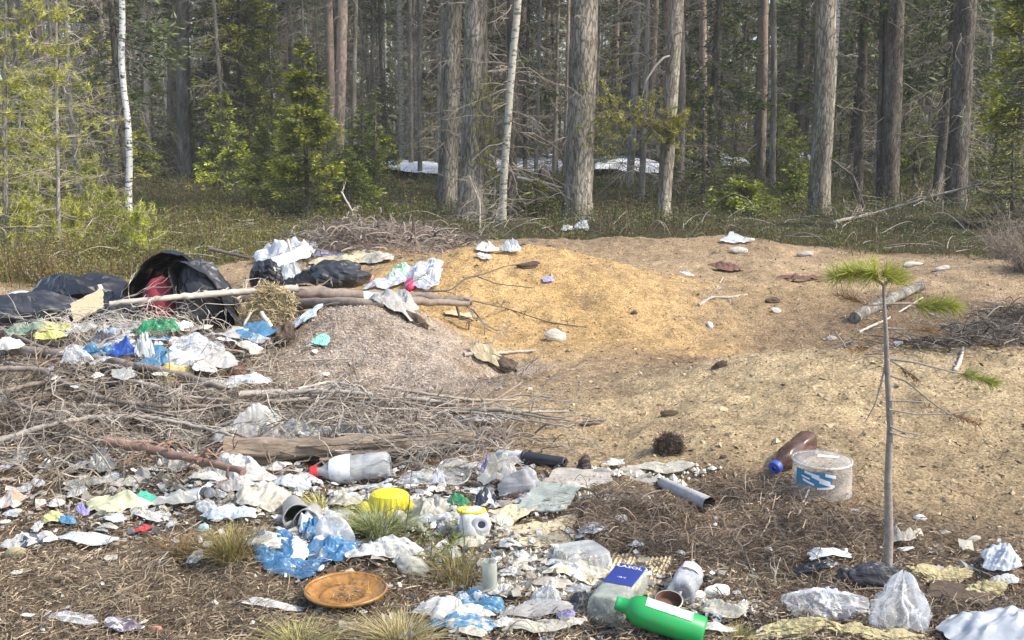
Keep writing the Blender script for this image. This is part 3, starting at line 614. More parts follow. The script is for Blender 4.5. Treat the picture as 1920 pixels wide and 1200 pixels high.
# young pines on the left
def young_pine(px, py, apex, r, label, whorls, blen, Y=None, bark=GREYBARK, col=(1.7, 1.75, .85), h0=.3, dead=20, nt=7):
    if Y is None: g = G(px, py)
    else: g = W(px, py, Y); g.z = float(H(g.x, g.y))
    T = W(apex[0], apex[1], g.y); h = T.z-g.z; e = empty('young_pine', g, label, 'tree')
    pts = [(0, 0, -.1), ((T.x-g.x)*.45, 0, h*.5), (T.x-g.x, 0, h)]; rad = [r, r*.75, .006]
    trunk_mesh(pts, rad, 8, .05, int(px)+1, 'trunk', bark, e)
    for w_ in range(whorls):
        z = h*(h0+(1-h0)*(w_+.5)/whorls); nb = 4; a0 = rs.rand()*6
        for j in range(nb):
            a = a0+j*2*PI/nb+rs.normal()*.3; l = blen*(1.15-.75*(w_/whorls))*(.6+.6*rs.rand()); b0, _ = at_h(pts, rad, z); b0 = np.array(b0)
            d = np.array([math.cos(a), math.sin(a), 0])
            pine_bough(e, (0, 0, 0), [b0, b0+d*l*.5+[0, 0, .04*l], b0+d*l+[0, 0, .28*l]], 'branch', wb=.0065, ntuft=nt, rad=.3*l+.06, vz=.09, col=col, tl=.075, w=.009, n=26, wood=DEADTW)
    if dead: dead_branches(pts, rad, h*.05, h*(h0+.25), dead, blen*1.1, DEADTW, e, droop=.1, r0=.005)
    return e
young_pine(110, 478, (106, -190), .028, 'slim pale stemmed young pine with tufted tips left of the birch', 8, .62, col=(2.1, 2.1, .95), h0=.3, dead=46)
young_pine(10, 480, (14, -180), .035, 'young pine cut by the left edge with dense yellow green tufts', 9, .75, col=(1.9, 1.9, .9), h0=.2, dead=30)
young_pine(172, 430, (160, 290), .015, 'knee high pine seedling between the slim pine and the birch', 4, .35, col=(1.9, 2.0, .9), h0=.1, dead=8)
young_pine(70, 440, (75, 215), .02, 'bushy young pine between the two slim left pines', 6, .5, col=(1.7, 1.8, .8), h0=.15, dead=16)
young_pine(35, 420, (40, 120), .03, 'taller dull green young pine behind the left edge pines', 7, .7, col=(1.4, 1.5, .8), h0=.2, dead=20, Y=15)
young_pine(258, 480, (262, 385), .012, 'tiny bright pine seedling at the foot of the birch', 3, .26, col=(2.1, 2.2, .9), h0=.05, dead=4)
young_pine(215, 440, (210, 345), .012, 'tiny pine seedling just left of the birch foot', 3, .28, col=(1.9, 2.0, .9), h0=.05, dead=4)
young_pine(130, 470, (140, 380), .012, 'tiny dense pine seedling right of the slim pale pine', 4, .3, col=(2.1, 2.1, .9), h0=.05, dead=4)
young_pine(45, 480, (50, 370), .012, 'low yellow green pine seedling near the left edge', 4, .34, col=(2.1, 2.1, .9), h0=.05, dead=4)

# young spruces scattered among the trunks
def small_model(k):
    h = 2.6+.9*k; e = empty('young_spruce', (0, 0, 0)); pts = [(0, 0, -.1), (.03, 0, h*.5), (0, .02, h)]; rad = [.02+.01*h, .02+.004*h, .004]; trunk_mesh(pts, rad, 7, .05, k, 'trunk', SPRUCE, e)
    conifer_foliage(pts, rad, h*.05, h*.99, .55+.16*h, .06, 90, 110, .3, LEAF_S, e, 'crown', .10, .030, tips=[(2.2, 2.3, .9), (1.6, 1.9, .8), (2.6, 2.3, 1.0)][k % 3], taper=.75); return e
SM = [small_model(k) for k in range(3)]; q = []
for k, (px, y, sc2) in enumerate([(262, 30, .8), (292, 36, 1.2), (402, 34, 1.3), (425, 27, 1.0), (470, 36, 1.3), (515, 31, 1.3), (545, 27, .9), (592, 33, 1.3), (618, 25, .6), (682, 31, .9), (725, 37, 1.1), (808, 33, .7), (905, 30, .6), (1010, 38, 1.1), (1145, 33, .9), (1195, 38, 1.2), (1300, 27, .9), (1345, 33, 1.3), (1480, 29, .8), (1572, 27, .9), (1630, 33, 1.3), (1712, 24, .8), (1755, 30, 1.3), (1858, 22, .9), (60, 26, 1.2), (130, 30, 1.3), (205, 24, .9)]):
    t = copy_tree(SM[k % 3]) if k > 2 else SM[k]; x = (px-960)*mpp(y); t.location = (x, y, float(H(x, y))); t.scale = (sc2*rs.uniform(.8, 1.1), sc2, sc2); t.rotation_euler = (0, 0, rs.rand()*6); q.append((px, t))
q.sort(key=lambda z_: z_[0]); words = 'first second third fourth fifth sixth seventh eighth ninth tenth eleventh twelfth thirteenth fourteenth fifteenth sixteenth seventeenth eighteenth nineteenth twentieth twenty-first twenty-second twenty-third twenty-fourth twenty-fifth twenty-sixth twenty-seventh'.split()
for (px, t), w_ in zip(q, words): tag(t, w_+' from the left of the young spruces scattered among the distant trunks', 'tree', 'young spruces among the distant trunks')
# the forest behind: every tree its own, from a few models
def model(kind, k):
    h = 15+2*rs.rand(); e = empty({'pine': 'pine_tree', 'spruce': 'spruce_tree', 'grey': 'spruce_tree', 'birch': 'birch_tree'}[kind], (0, 0, 0))
    r = {'pine': .12, 'spruce': .10, 'grey': .075, 'birch': .06}[kind]*(.8+.5*rs.rand()); pts = [(0, 0, -.3), (rs.normal()*.05, 0, 2), (rs.normal()*.1, 0, 5), (rs.normal()*.15, 0, h)]
    rad = [r, r*.9, r*.75, .03]
    trunk_mesh(pts, rad, 9, .05, k*7, 'trunk', {'pine': PINE_R, 'spruce': SPRUCE, 'grey': GREYBARK, 'birch': BIRCH}[kind], e)
    dead_branches(pts, rad, .4, 9, {'pine': 24, 'spruce': 120, 'grey': 120, 'birch': 16}[kind], {'pine': .9, 'spruce': 1.3, 'grey': 1.0, 'birch': .9}[kind], DEADTW if kind != 'spruce' or k % 2 else DARKTW, e, r0=.012, twig=8, droop=.3)
    if kind == 'pine': crown_clumps(pts, rad, h*.5, h, 2.0, 22, e)
    elif kind == 'spruce': conifer_foliage(pts, rad, 2.2, h, 1.7, .2, 110, 85, .4, LEAF_D, e, 'crown', .19, .05, tips=(1.5, 1.5, 1.0))
    elif kind == 'grey': conifer_foliage(pts, rad, 6, h, 1.3, .2, 80, 40, .4, LEAF_D, e, 'crown', .2, .05, tips=(1.4, 1.5, 1.0))
    else: crown_clumps(pts, rad, h*.5, h, 1.2, 10, e, per=30)
    return e
MODELS = {k: [model(k, j+3*i) for j in range(n)] for i, (k, n) in enumerate([('pine', 3), ('spruce', 4), ('grey', 4), ('birch', 1)])}
LAB = {'pine': 'reddish pine trunk in the crowd of trees deep in the forest', 'spruce': 'dark spruce with bare lower twigs deep in the forest',
       'grey': 'thin grey trunk with dead twigs in the crowd deep in the forest', 'birch': 'thin white birch trunk deep in the forest'}
GRP = {'pine': 'pines deep in the forest', 'spruce': 'dark spruces deep in the forest', 'grey': 'thin grey trunks deep in the forest', 'birch': 'birches deep in the forest'}
NM = {'pine': 'reddish pine trunk', 'spruce': 'dark twiggy spruce', 'grey': 'thin grey trunk', 'birch': 'thin birch'}
MARKS = [(-9e9, ''), (110, 'the slim pale young pine'), (240, 'the white birch'), (345, 'the straight reddish pine'), (484, 'the pale green spruce'), (634, 'the orange barked pine'), (750, 'the pale spotted trunk'), (860, 'the thick pine pair'),
         (950, 'the crooked snag'), (1090, 'the thickest pine'), (1255, 'the slightly leaning pine'), (1430, 'the reddish pine'), (1540, 'the thick grey pine'), (1675, 'the thick dark spruce'), (1800, 'the thickest dark trunk'), (9e9, '')]
ORD = 'first second third fourth fifth sixth seventh eighth ninth tenth eleventh twelfth thirteenth fourteenth fifteenth sixteenth seventeenth eighteenth nineteenth twentieth'.split()
cnt = 0; used = set(); spots = []; made = []
while cnt < 292:
    y = 20+46*rs.rand()**1.05; x = (rs.rand()*2-1)*(.60*y+1.5)
    if cnt > 235: y = rs.uniform(30, 46); x = rs.uniform(-.50, .02)*y
    if y < 24 and -9 < x*24/y < 2: continue
    ppx = 960+FPX*x/(y*CA)
    if any(y < my and abs(ppx-mx) < 22 for mx, my in MAINS): continue
    if 250 < ppx < 840 and y < 30: continue
    if any((x-a)**2+(y-b_)**2 < .8 for a, b_ in spots): continue
    spots.append((x, y)); u = rs.rand(); right = x > .12*y
    if cnt > 235: u = .5+.48*u; s0 = .6
    else: s0 = .75
    kind = 'spruce' if u < (.46 if right else .10 if y < 48 else .3) else 'grey' if u < .80 else 'pine' if u < .95 else 'birch'
    i = rs.randint(len(MODELS[kind])); p = MODELS[kind][i]
    t = copy_tree(p) if (kind, i) in used else p; used.add((kind, i))
    s = s0+.5*rs.rand(); t.location = (x, y, float(H(x, y))); t.scale = (s, s, .9+.3*rs.rand()); t.rotation_euler = (rs.normal()*.015, rs.normal()*.02, rs.rand()*6.28)
    made.append((960+FPX*x/(y*CA), y, kind, t)); cnt += 1
for kind in MODELS:
    for i, p in enumerate(MODELS[kind]):
        if (kind, i) not in used:
            for c_ in list(p.children): bpy.data.objects.remove(c_)
            bpy.data.objects.remove(p)
for (p0, n0), (p1, n1) in zip(MARKS[:-1], MARKS[1:]):
    for kind in NM:
        for far in (0, 1):
            q = sorted([m_ for m_ in made if p0 <= m_[0] < p1 and m_[2] == kind and (m_[1] > 42) == bool(far)], key=lambda m_: m_[0])
            for k_, m_ in enumerate(q):
                where = ('between %s and %s' % (n0, n1)) if n0 and n1 else ('right of '+n0 if n0 else 'left of '+n1)
                lb = ('%s %s%s %s' % (ORD[k_] if k_ < 20 else 'last', 'far ' if far else '', NM[kind], where)) if len(q) > 1 else 'only %s%s %s' % ('far ' if far else 'nearer ', NM[kind], where)
                tag(m_[3], lb, 'tree', GRP[kind])
# tall trees standing beside the pit, outside the picture: they shade the right hand side
# far wood that reads as one mass
mb = MB(); n = 520
y = 66+34*rs.rand(n); x = (rs.rand(n)*2-1)*(.68*y); r = .06+.09*rs.rand(n); hh = 14+4*rs.rand(n); z0 = H(x, y)
P = np.stack([np.stack([x, y, z0-.3], -1), np.stack([x+.2*rs.normal(size=n), y, z0+hh], -1)], 1)
V, F, C = tubes(P, np.stack([r, r*.3], 1), 5, np.array([.24, .22, .20])*(.4+.9*rs.rand(n, 1))); mb.add(V, F, C, 0)
q = 95; i = np.repeat(np.arange(n), q); u = rs.rand(n*q)**.8; zz = z0[i]+1.0+u*(hh[i]-1); rr = 2.0*(1.05-u)*rs.rand(n*q)**.5; a = rs.rand(n*q)*2*PI
S = np.stack([x[i]+rr*np.cos(a), y[i]+rr*np.sin(a), zz-.25*rr], -1)
V, F, C = leaves(S, norm(np.stack([np.cos(a), np.sin(a), -.6+0*a], -1)+.3*rs.normal(size=S.shape)), .8+.5*rs.rand(n*q), .22, np.array([1.7, 1.7, 1.5])*(.4+.9*rs.rand(n*q, 1))); mb.add(V, F, C, 1)
tag(mb.build('far_forest', [LITTER, LEAF_D]), 'far forest closing the view behind all the single trunks', None, kind='stuff')
# twigs fallen among the shrubs
n = 900; y = 10.5+16*rs.rand(n)**1.4; x = (rs.rand(n)*2-1)*(.6*y+1); k_ = out_pit(x, y); x = x[k_]; y = y[k_]; n = len(x); P = curly(surf(x, y, .10), .2+.7*rs.rand(n)**2, rise=.18); V, F, C = tubes(P, (.003+.006*rs.rand(n)**3)[:, None]*np.linspace(1, .4, 6), 3, np.array([.38, .34, .29])*(.4+.9*rs.rand(n, 1)))
mb = MB(); mb.add(V, F, C); tag(mb.build('fallen_twigs', LITTER), 'grey fallen twigs sticking out of the bilberry shrubs', None, kind='stuff')
# fallen log and stump on the snow, fallen spruce on the right
def stick(name, pts, wpx, m, label, cat='stick', group=None, sides=8, rough=.08, twigs=0, tl=.12, tm=None, taper=.55, smooth=True, seed=None, lift=0):
    """pts: (px, py, Y) or (px, py) on the ground; wpx: thickness in photo pixels"""
    Q = []
    for p in pts:
        if len(p) == 3: Q.append(W2(*p, wpx*mpp(p[2])*.5))
        else: g = G(*p); Q.append(g+Vector((0, 0, wpx*mpp(g.y)*.4)))
    Q = np.array(Q); Q[:, 2] += lift; o0 = Q[0].copy(); Q = Q-o0; r = wpx*mpp(o0[1])/2; k = len(Q)
    L_ = np.r_[0, np.cumsum(np.linalg.norm(np.diff(Q, axis=0), axis=1))]; n = int(max(8, min(60, L_[-1]/max(r*1.5, .01)))); t = np.linspace(0, L_[-1], n)
    P = np.stack([np.interp(t, L_, Q[:, i]) for i in range(3)], -1)
    for _ in range(3): P[1:-1] = P[1:-1]*.4+(P[:-2]+P[2:])*.3
    P[1:-1] += rs.normal(size=(n-2, 3))*r*.12
    R = r*np.linspace(1, taper, n)*(1+.12*rs.normal(size=n)*.5); V, F, _ = tubes(P, R, sides); V = V.reshape(n, sides, 3)
    V = P[:, None]+(V-P[:, None])*(1+rough*2*(vn(np.arange(sides)[None]*1.1, t[:, None]/r*.3, int(o0[0]*50) % 97)-.5))[..., None]
    mb = MB(); mb.add(V, F)
    mb.add(V[0], np.array([[0, i, i+1] for i in range(1, sides-1)]), (1.5, 1.35, 1.1)); mb.add(V[-1], np.array([[0, i+1, i] for i in range(1, sides-1)]), (1.5, 1.35, 1.1))
    o = mb.build(name, m, None, Vector(o0), smooth=smooth); tag(o, label, cat, group)
    if twigs:
        i = rs.randint(2, n-1, twigs); S = P[i]; tan = norm(P[i]-P[i-1]); d = norm(tan*.7+rs.normal(size=(twigs, 3))*.8+np.array([0, 0, .1])); kk = 7; tt = np.linspace(0, 1, kk)
        ll = tl*(.3+rs.rand(twigs)); X = S[:, None]+d[:, None]*tt[None, :, None]*ll[:, None, None]+(.10*rs.normal(size=(twigs, kk, 3)).cumsum(1))*ll[:, None, None]; X -= X[:, :1]-S[:, None]
        X[:, :, 2] -= .35*ll[:, None]*(tt**2)[None]
        m2 = MB(); V, F, _ = tubes(X, (r*.22+.0012)*np.linspace(1, .35, kk)[None]*(.6+.6*rs.rand(twigs, 1)), 4); m2.add(V, F)
        j = np.repeat(np.arange(twigs), 3); ii = rs.randint(1, kk-1, len(j)); S2 = X[j, ii]; d2 = norm(X[j, ii+1]-X[j, ii]+.02*rs.normal(size=(len(j), 3))); l2 = ll[j]*.35
        X2 = S2[:, None]+d2[:, None]*np.linspace(0, 1, 4)[None, :, None]*l2[:, None, None]+.05*rs.normal(size=(len(j), 4, 3)).cumsum(1)*l2[:, None, None]; X2 -= X2[:, :1]-S2[:, None]
        V, F, _ = tubes(X2, (r*.10+.0009)*np.linspace(1, .5, 4)[None]*np.ones((len(j), 1)), 3); m2.add(V, F)
        tag(m2.build('twigs', tm or m, o), kind='stuff')
    return o
stick('fallen_log', [(968, 334, 24), (1010, 340, 23.7), (1052, 352, 23.4)], 7, STICKP, 'thin fallen log lying before the snow left of the thickest pine', 'log')
g = G(1020, 336); mb = MB(); V, F = lathe([(.34, -.1), (.26, .1), (.17, .28), (.10, .42), (.04, .44)], 9, .5, seed=4); mb.add(V, F)
tag(mb.build('tree_stump', DARKTW, None, g), 'small dark pointed stump standing out against the snow', 'stump')
stick('fallen_branch', [(1560, 420, 16), (1640, 400, 16), (1760, 365, 15.6), (1900, 330, 15)], 7, STICKP, 'dead fallen spruce top slanting across the shaded right side', 'branch', twigs=60, tl=.7, tm=DEADTW)
stick('fallen_branch', [(1620, 390, 17), (1600, 330, 17), (1560, 300, 17)], 6, DARKTW, 'dark bent dead branch between the grey pine and the thick spruce', 'branch', twigs=20, tl=.5)
stick('fallen_branch', [(900, 440, 14.5), (900, 380, 14.5), (880, 330, 14.8)], 4, STICKP, 'pale tangled dead branch at the foot of the pine pair', 'branch', twigs=50, tl=.7, tm=DEADTW)
stick('fallen_branch', [(655, 425), (660, 395, 12.2), (640, 360, 12.4)], 5, PALETW, 'pale bare branch sticking up from the brush bank', 'branch', twigs=14, tl=.5, tm=PALETW)

# ------------------------------------------------------------------ materials of the rubbish
D = dict
PAPER = mat('white_paper', (.60, .59, .55), .85, .25, 12, dirt=.24, bump=.25, bscale=40, trl=.15)
PAPER2 = mat('stained_paper', (.54, .51, .43), .85, .3, 14, dirt=.34, bump=.3, bscale=50, trl=.12)
CREAM = mat('cream_card', (.56, .47, .30), .85, .25, 10, dirt=.2, bump=.2)
TAN = mat('tan_board', (.58, .47, .29), .8, .12, 6, dirt=.06, bump=.1)
WPL = mat('white_plastic', (.66, .66, .65), .4, .15, 8, dirt=.14, bump=.08, bscale=14)
WSH = mat('white_film', (.60, .63, .67), .32, .15, 8, dirt=.12, bump=.2, bscale=12, trl=.25)
CLEAR = mat('clear_plastic', (.66, .69, .68), .14, .2, 10, dirt=.12, bump=.25, bscale=16, alpha=.30)
HAZY = mat('cloudy_plastic', (.70, .72, .72), .22, .25, 10, dirt=.10, bump=.35, bscale=12, alpha=.36, crinkle=10)
FILM = mat('clear_film', (.88, .90, .93), .16, .15, 12, dirt=.0, bump=.35, bscale=9, alpha=.22, crinkle=13)
GLASSG = mat('dusty_green_glass', (.46, .50, .44), .15, .25, 8, dirt=.22, bump=.1, alpha=.72)
BLACK = mat('black_bag_plastic', (.018, .018, .022), .30, .3, 5, dirt=.0, bump=.35, bscale=9, spec=.7)
BLACKD = mat('dusty_black_plastic', (.035, .036, .042), .45, .4, 6, dirt=.14, bump=.3, bscale=12, dcol=(.13, .12, .11))
BLUE = mat('blue_bag_plastic', (.045, .15, .29), .38, .3, 7, dirt=.14, bump=.25, bscale=14)
BLUE2 = mat('bright_blue_film', (.08, .22, .36), .35, .3, 9, dirt=.12, bump=.3, bscale=16, trl=.1)
NAVY = mat('navy_label', (.025, .045, .22), .4, .15, 8, dirt=.03, bump=0)
CAPB = mat('blue_cap', (.05, .09, .42), .35, .15, 8, bump=.05)
CAPR = mat('red_cap', (.55, .035, .04), .4, .15, 8, bump=.05)
RED = mat('red_plastic', (.55, .05, .05), .5, .2, 8, dirt=.1)
WINE = mat('dark_red_cloth', (.23, .025, .04), .9, .3, 7, bump=.3, bscale=30)
MAG = mat('magenta_plastic', (.55, .03, .13), .45, .2, 8)
GREEN = mat('green_bottle_plastic', (.02, .34, .08), .36, .25, 7, dirt=.2, bump=.04, bscale=10)
TEAL = mat('teal_plastic', (.02, .22, .17), .35, .3, 8, dirt=.12)
MINT = mat('mint_plastic', (.22, .55, .42), .5, .2, 8, dirt=.12)
PGREEN = mat('green_film', (.03, .26, .11), .35, .25, 8, dirt=.12, alpha=.85)
YEL = mat('yellow_plastic', (.66, .56, .03), .5, .2, 9, dirt=.15, bump=.05)
PYEL = mat('pale_yellow_packet', (.68, .64, .18), .5, .3, 10, dirt=.2)
ORANGE = mat('amber_plate_plastic', (.36, .175, .045), .25, .5, 26, dirt=.22, bump=.3, bscale=30)
RUST = mat('rusty_tin', (.17, .075, .045), .8, .4, 14, bump=.3, dirt=.1)
TIN = mat('tin_metal', (.35, .33, .30), .45, .3, 12, metal=.6, dirt=.2)
LILAC = mat('lilac_print', (.33, .29, .58), .6, .2, 9, dirt=.15)
GREYC = mat('grey_cloth', (.36, .35, .33), .9, .2, 10, dirt=.2, bump=.3)
GREYPL = mat('dirty_grey_plastic', (.33, .32, .30), .5, .15, 8, dirt=.14, bump=.08)
FOAMY = mat('yellow_foam', (.50, .43, .23), .95, .45, 30, bump=1.0, bscale=60, dirt=.36)
STYRO = mat('white_foam', (.76, .74, .66), .85, .15, 20, dirt=.1, bump=.5, bscale=60)
STONE = mat('field_stone', (.40, .36, .31), .9, .3, 9, bump=.4, bscale=25)
STONEP = mat('pale_stone', (.55, .50, .42), .9, .25, 9, bump=.4, bscale=25)
CLOD = mat('dark_clod', (.10, .07, .048), 1, .5, 20, bump=.8, bscale=40)
SALMON = mat('salmon_plastic', (.60, .27, .19), .6, .2, 8, dirt=.15)
INK = mat('dark_print', (.05, .06, .09), .6, .2, 20, bump=0)
WHITE_INK = mat('white_print', (.75, .76, .78), .5, .1, 20, bump=0)
TEALP = mat('blue_print', (.06, .22, .36), .5, .3, 12, dirt=.08, bump=0)
BARKR = mat('old_wood', (.29, .225, .165), .95, .75, 26, bump=.9, bscale=50, stretch=(.14, 1.3, 1.3))
STRAW = mat('straw_blades', (.58, .49, .26), .8, .3, 8, bump=0, vcol=True, trl=.2)

_seed = [100]
def _sd(): _seed[0] += 7; return _seed[0]
def mottled(P, m, seed): return None
def foot(px, py, wpx, hpx, up, dmin=.2, dmax=1.5):
    g = G(px, py); s = mpp(g.y); dep = math.atan2(CAM_H-g.z, g.y); w = wpx*s; hz = hpx*s*up
    d = min(max((1-up)*hpx*s/max(math.sin(dep), .15), dmin*w), dmax*w)
    return g, s, w, d, hz
def conform(V, c, lift=.004):
    z = H(V[:, 0]+c[0], V[:, 1]+c[1]); return np.c_[V[:, 0], V[:, 1], V[:, 2]+z-c[2]+lift]
def sheet(w, d, hz, rot, seed, n=26, jag=.22, k=8, square=False, f=.8):
    u, v = np.meshgrid(np.linspace(-1, 1, n), np.linspace(-1, 1, n)); P = np.stack([u.ravel(), v.ravel()], -1)
    th = np.arctan2(P[:, 1], P[:, 0]); rr = np.maximum(np.abs(P[:, 0]), np.abs(P[:, 1]))
    if square: Q = P.copy()
    else:
        sq = np.maximum(np.abs(np.cos(th)), np.abs(np.sin(th))); Q = np.stack([np.cos(th), np.sin(th)], -1)*rr[:, None]*(1+.22*(1/sq-1))[:, None]
    o = 1+jag*2.4*(fbm(np.cos(th)*1.3+seed, np.sin(th)*1.3+seed*.3, 3, seed)-.5)*rr
    Q = Q*o[:, None]*.5; A = np.c_[Q*2, np.zeros(len(Q))]
    z = creases(A, seed, k, f); z2 = creases(A, seed+1, k, f); z3 = creases(A, seed+2, k, f)
    z = (z-z.min())/(np.ptp(z)+1e-6); dome = 1-rr**3*.75
    X = (Q[:, 0]+.07*z2)*w; Y = (Q[:, 1]+.07*z3)*d; Z = z*hz*dome
    c, s = math.cos(rot), math.sin(rot); i = np.arange(n*n).reshape(n, n)
    F = np.stack([i[:-1, :-1], i[:-1, 1:], i[1:, 1:], i[1:, :-1]], -1).reshape(-1, 4)
    return np.stack([X*c-Y*s, X*s+Y*c, Z], -1), F, Q
def rag(px, py, wpx, hpx, m, label, cat='paper', name='crumpled_paper', up=.5, rot=0, jag=.26, n=30, square=False, lift=.018, m2=None, cut=0, group=None, f=.8, k=7, smooth=False):
    """a crumpled sheet lying on the ground; m2 colours patches of print on it"""
    if 640 < py < 800 and px < 520: lift += .13; wpx *= 1.1; hpx *= 1.15
    sd = _sd(); g, s, w, d, hz = foot(px, py, wpx*1.12, hpx*1.15, up); c = g+Vector((0, d*.5, 0))
    c.z = float(H(c.x, c.y)); V, F, Q = sheet(w, d, hz, rot, sd, n, jag, k, square, f); V = conform(V, c, .004+lift)
    mb = MB()
    if m2 is None: mb.add(V, F)
    else:
        q = Q[F].mean(1); t = fbm(q[:, 0]*5+sd, q[:, 1]*5, 2, sd); sel = t > .5+cut; mb.add(V, F[~sel]); mb.add(np.zeros((0, 3)), F[sel]-mb.n, None, 1)
    return tag(mb.build(name, [m, m2] if m2 else m, None, c, smooth), label, cat, group)
def blob(w, d, hz, rot, seed, amp=.3, n=30, f=.85, k=9, sink=.42, knot=False, pleat=0):
    th, ph = np.meshgrid(np.linspace(0, 2*PI, n+1)[:-1], np.linspace(.02, PI-.02, n//2+2)); D_ = np.stack([np.sin(ph)*np.cos(th), np.sin(ph)*np.sin(th), np.cos(ph)], -1).reshape(-1, 3)
    r = 1+amp*creases(D_, seed, k, f)
    if knot: r = r+.55*np.clip((D_[:, 2]-.75)*4, 0, 1)**2
    if pleat: th_ = np.arctan2(D_[:, 1], D_[:, 0]); r = r*(1+pleat*(tri(th_*1.75+vn(th_*1.2+seed, D_[:, 2]*2, seed))-.5)*(1-.4*np.abs(D_[:, 2])))
    V = D_*r[:, None]*np.array([w/2, d/2, hz*.56]); V[:, 2] = np.maximum(V[:, 2]+hz*sink, 0)
    c, s = math.cos(rot), math.sin(rot); V = np.stack([V[:, 0]*c-V[:, 1]*s, V[:, 0]*s+V[:, 1]*c, V[:, 2]], -1)
    i = np.arange(th.size).reshape(th.shape); a = i[:-1]; b_ = i[1:]
    return V, np.stack([a, b_, np.roll(b_, -1, 1), np.roll(a, -1, 1)], -1).reshape(-1, 4)
def bag(px, py, wpx, hpx, m, label, cat='bag', name='plastic_bag', up=.75, rot=0, amp=.34, knot=False, n=40, group=None, dmax=1.1, m2=None, f=.7, k=8, smooth=False, dmin=.3, pleat=0):
    sd = _sd(); g, s, w, d, hz = foot(px, py, wpx, hpx, up, dmin, dmax); c = g+Vector((0, d*.45, 0)); c.z = float(H(c.x, c.y))+(.11 if 640 < py < 800 and px < 520 else 0)
    V, F = blob(w, d, hz, rot, sd, amp, n, f, k, knot=knot, pleat=pleat); V = conform(V, c, -.003); mb = MB()
    if m2 is None: mb.add(V, F)
    else:
        q = V[F].mean(1)/max(w, .01); sel = fbm(q[:, 0]*6+sd, q[:, 2]*6+q[:, 1]*3, 2, sd) > .55; mb.add(V, F[~sel]); mb.add(np.zeros((0, 3)), F[sel]-mb.n, None, 1)
    return tag(mb.build(name, [m, m2] if m2 else m, None, c, smooth), label, cat, group)
def rock(px, py, wpx, hpx, m, label, cat='stone', name='stone', group=None, amp=None):
    amp = amp or (.42 if m == CLOD else .22)
    return bag(px, py, wpx, hpx, m, label, cat, name, up=.85, amp=amp, n=18, group=group, k=5, f=.5, dmax=.9)
def orient(e, A, B):
    e.location = A; e.rotation_mode = 'QUATERNION'; e.rotation_quaternion = (B-A).to_track_quat('Z', 'Y')
def axis_pts(a, b, rpx, Y=None, raise_=1.0):
    """ends of a lying vessel: two places of the photograph on the ground, lifted by its radius"""
    A = G(*a[:2]); r = rpx*mpp(A.y); A = W2(*a, r) if len(a) == 3 else A; B = W2(*b, r) if len(b) == 3 else G(*b); r = rpx*mpp((A.y+B.y)/2)
    if len(a) == 2: A = A+Vector((0, r*.5, r*raise_))
    if len(b) == 2: B = B+Vector((0, r*.5, r*raise_))
    return A, B, r
PET = [(.05, .03), (.75, 0), (1, .04), (1, .30), (.93, .33), (.93, .37), (1, .40), (1, .62), (.90, .72), (.62, .82), (.34, .89), (.30, .93), (.30, .98)]
DET = [(.05, .01), (.85, 0), (1, .03), (1, .74), (.93, .82), (.62, .88), (.42, .91), (.42, .96)]
def bottle(a, b, rpx, m, label, prof=PET, cap=None, band=None, bandz=(.42, .66), words=None, ink=INK, dent=.12, sx=1, sy=1, wsize=.35, raise_=1.0, spin=0, bandarc=None, cat='bottle', name='bottle', capr=.36, sq=2):
    A, B, r = axis_pts(a, b, rpx, raise_=raise_); L_ = (B-A).length; e = empty(name, A, label, cat); orient(e, A, B)
    V, F = lathe([(p*r, z*L_) for p, z in prof], 28, dent, sx, sy, _sd())
    sqf = lambda t_: (np.abs(np.cos(t_))**sq+np.abs(np.sin(t_))**sq)**(-1/sq)
    if sq != 2: V[:, :2] *= sqf(np.arctan2(V[:, 1]/sy, V[:, 0]/sx))[:, None]
    mb = MB(); mb.add(V, F); n = len(prof); mb.add(V[:28], np.arange(28)[::-1][None]); o = mb.build('body', m, e, smooth=True)
    if cap: V, F = lathe([(.01, L_*1.035), (capr*r*.9, L_*1.035), (capr*r, L_*1.02), (capr*r, L_*.94), (capr*r*.7, L_*.94)], 20, 0, sx, sy); mb = MB(); mb.add(V, F); mb.build('cap', cap, e)
    if band:
        th = np.linspace(0, 2*PI, 33)[:-1] if bandarc is None else np.linspace(spin-bandarc, spin+bandarc, 24); zz = np.linspace(bandz[0], bandz[1], 5)*L_
        pr = np.interp(zz/L_, [z for _, z in prof], [p for p, _ in prof])*r*1.012+.0008
        qs = sqf(th) if sq != 2 else 1
        Vb = np.stack([pr[:, None]*np.cos(th)*sx*qs, pr[:, None]*np.sin(th)*sy*qs, np.repeat(zz[:, None], len(th), 1)], -1).reshape(-1, 3); i = np.arange(len(Vb)).reshape(5, len(th))
        F = np.stack([i[:-1, :-1], i[:-1, 1:], i[1:, 1:], i[1:, :-1]], -1).reshape(-1, 4)
        if bandarc is None: F = np.r_[F, np.stack([i[:-1, -1], i[:-1, 0], i[1:, 0], i[1:, -1]], -1)]
        mb = MB(); mb.add(Vb, F); lb = mb.build('label', band, e, smooth=True)
    if words:
        for j, (wd, z, size, rot2) in enumerate(words):
            ro = r*1.02*(max(sx, sy) if sq == 2 else sy)+.0022; rm = Matrix.Rotation(spin, 4, 'Z') @ Matrix.Translation((ro, 0, z*L_)) @ Matrix.Rotation(PI/2, 4, 'Z') @ Matrix.Rotation(PI/2, 4, 'X') @ Matrix.Rotation(rot2, 4, 'Z')
            t = txt(wd, size*r, ink, e if not band else lb, (0, 0, 0), (0, 0, 0), bend=ro if abs(rot2) < .1 and sq == 2 else None); t.matrix_local = rm
    return e
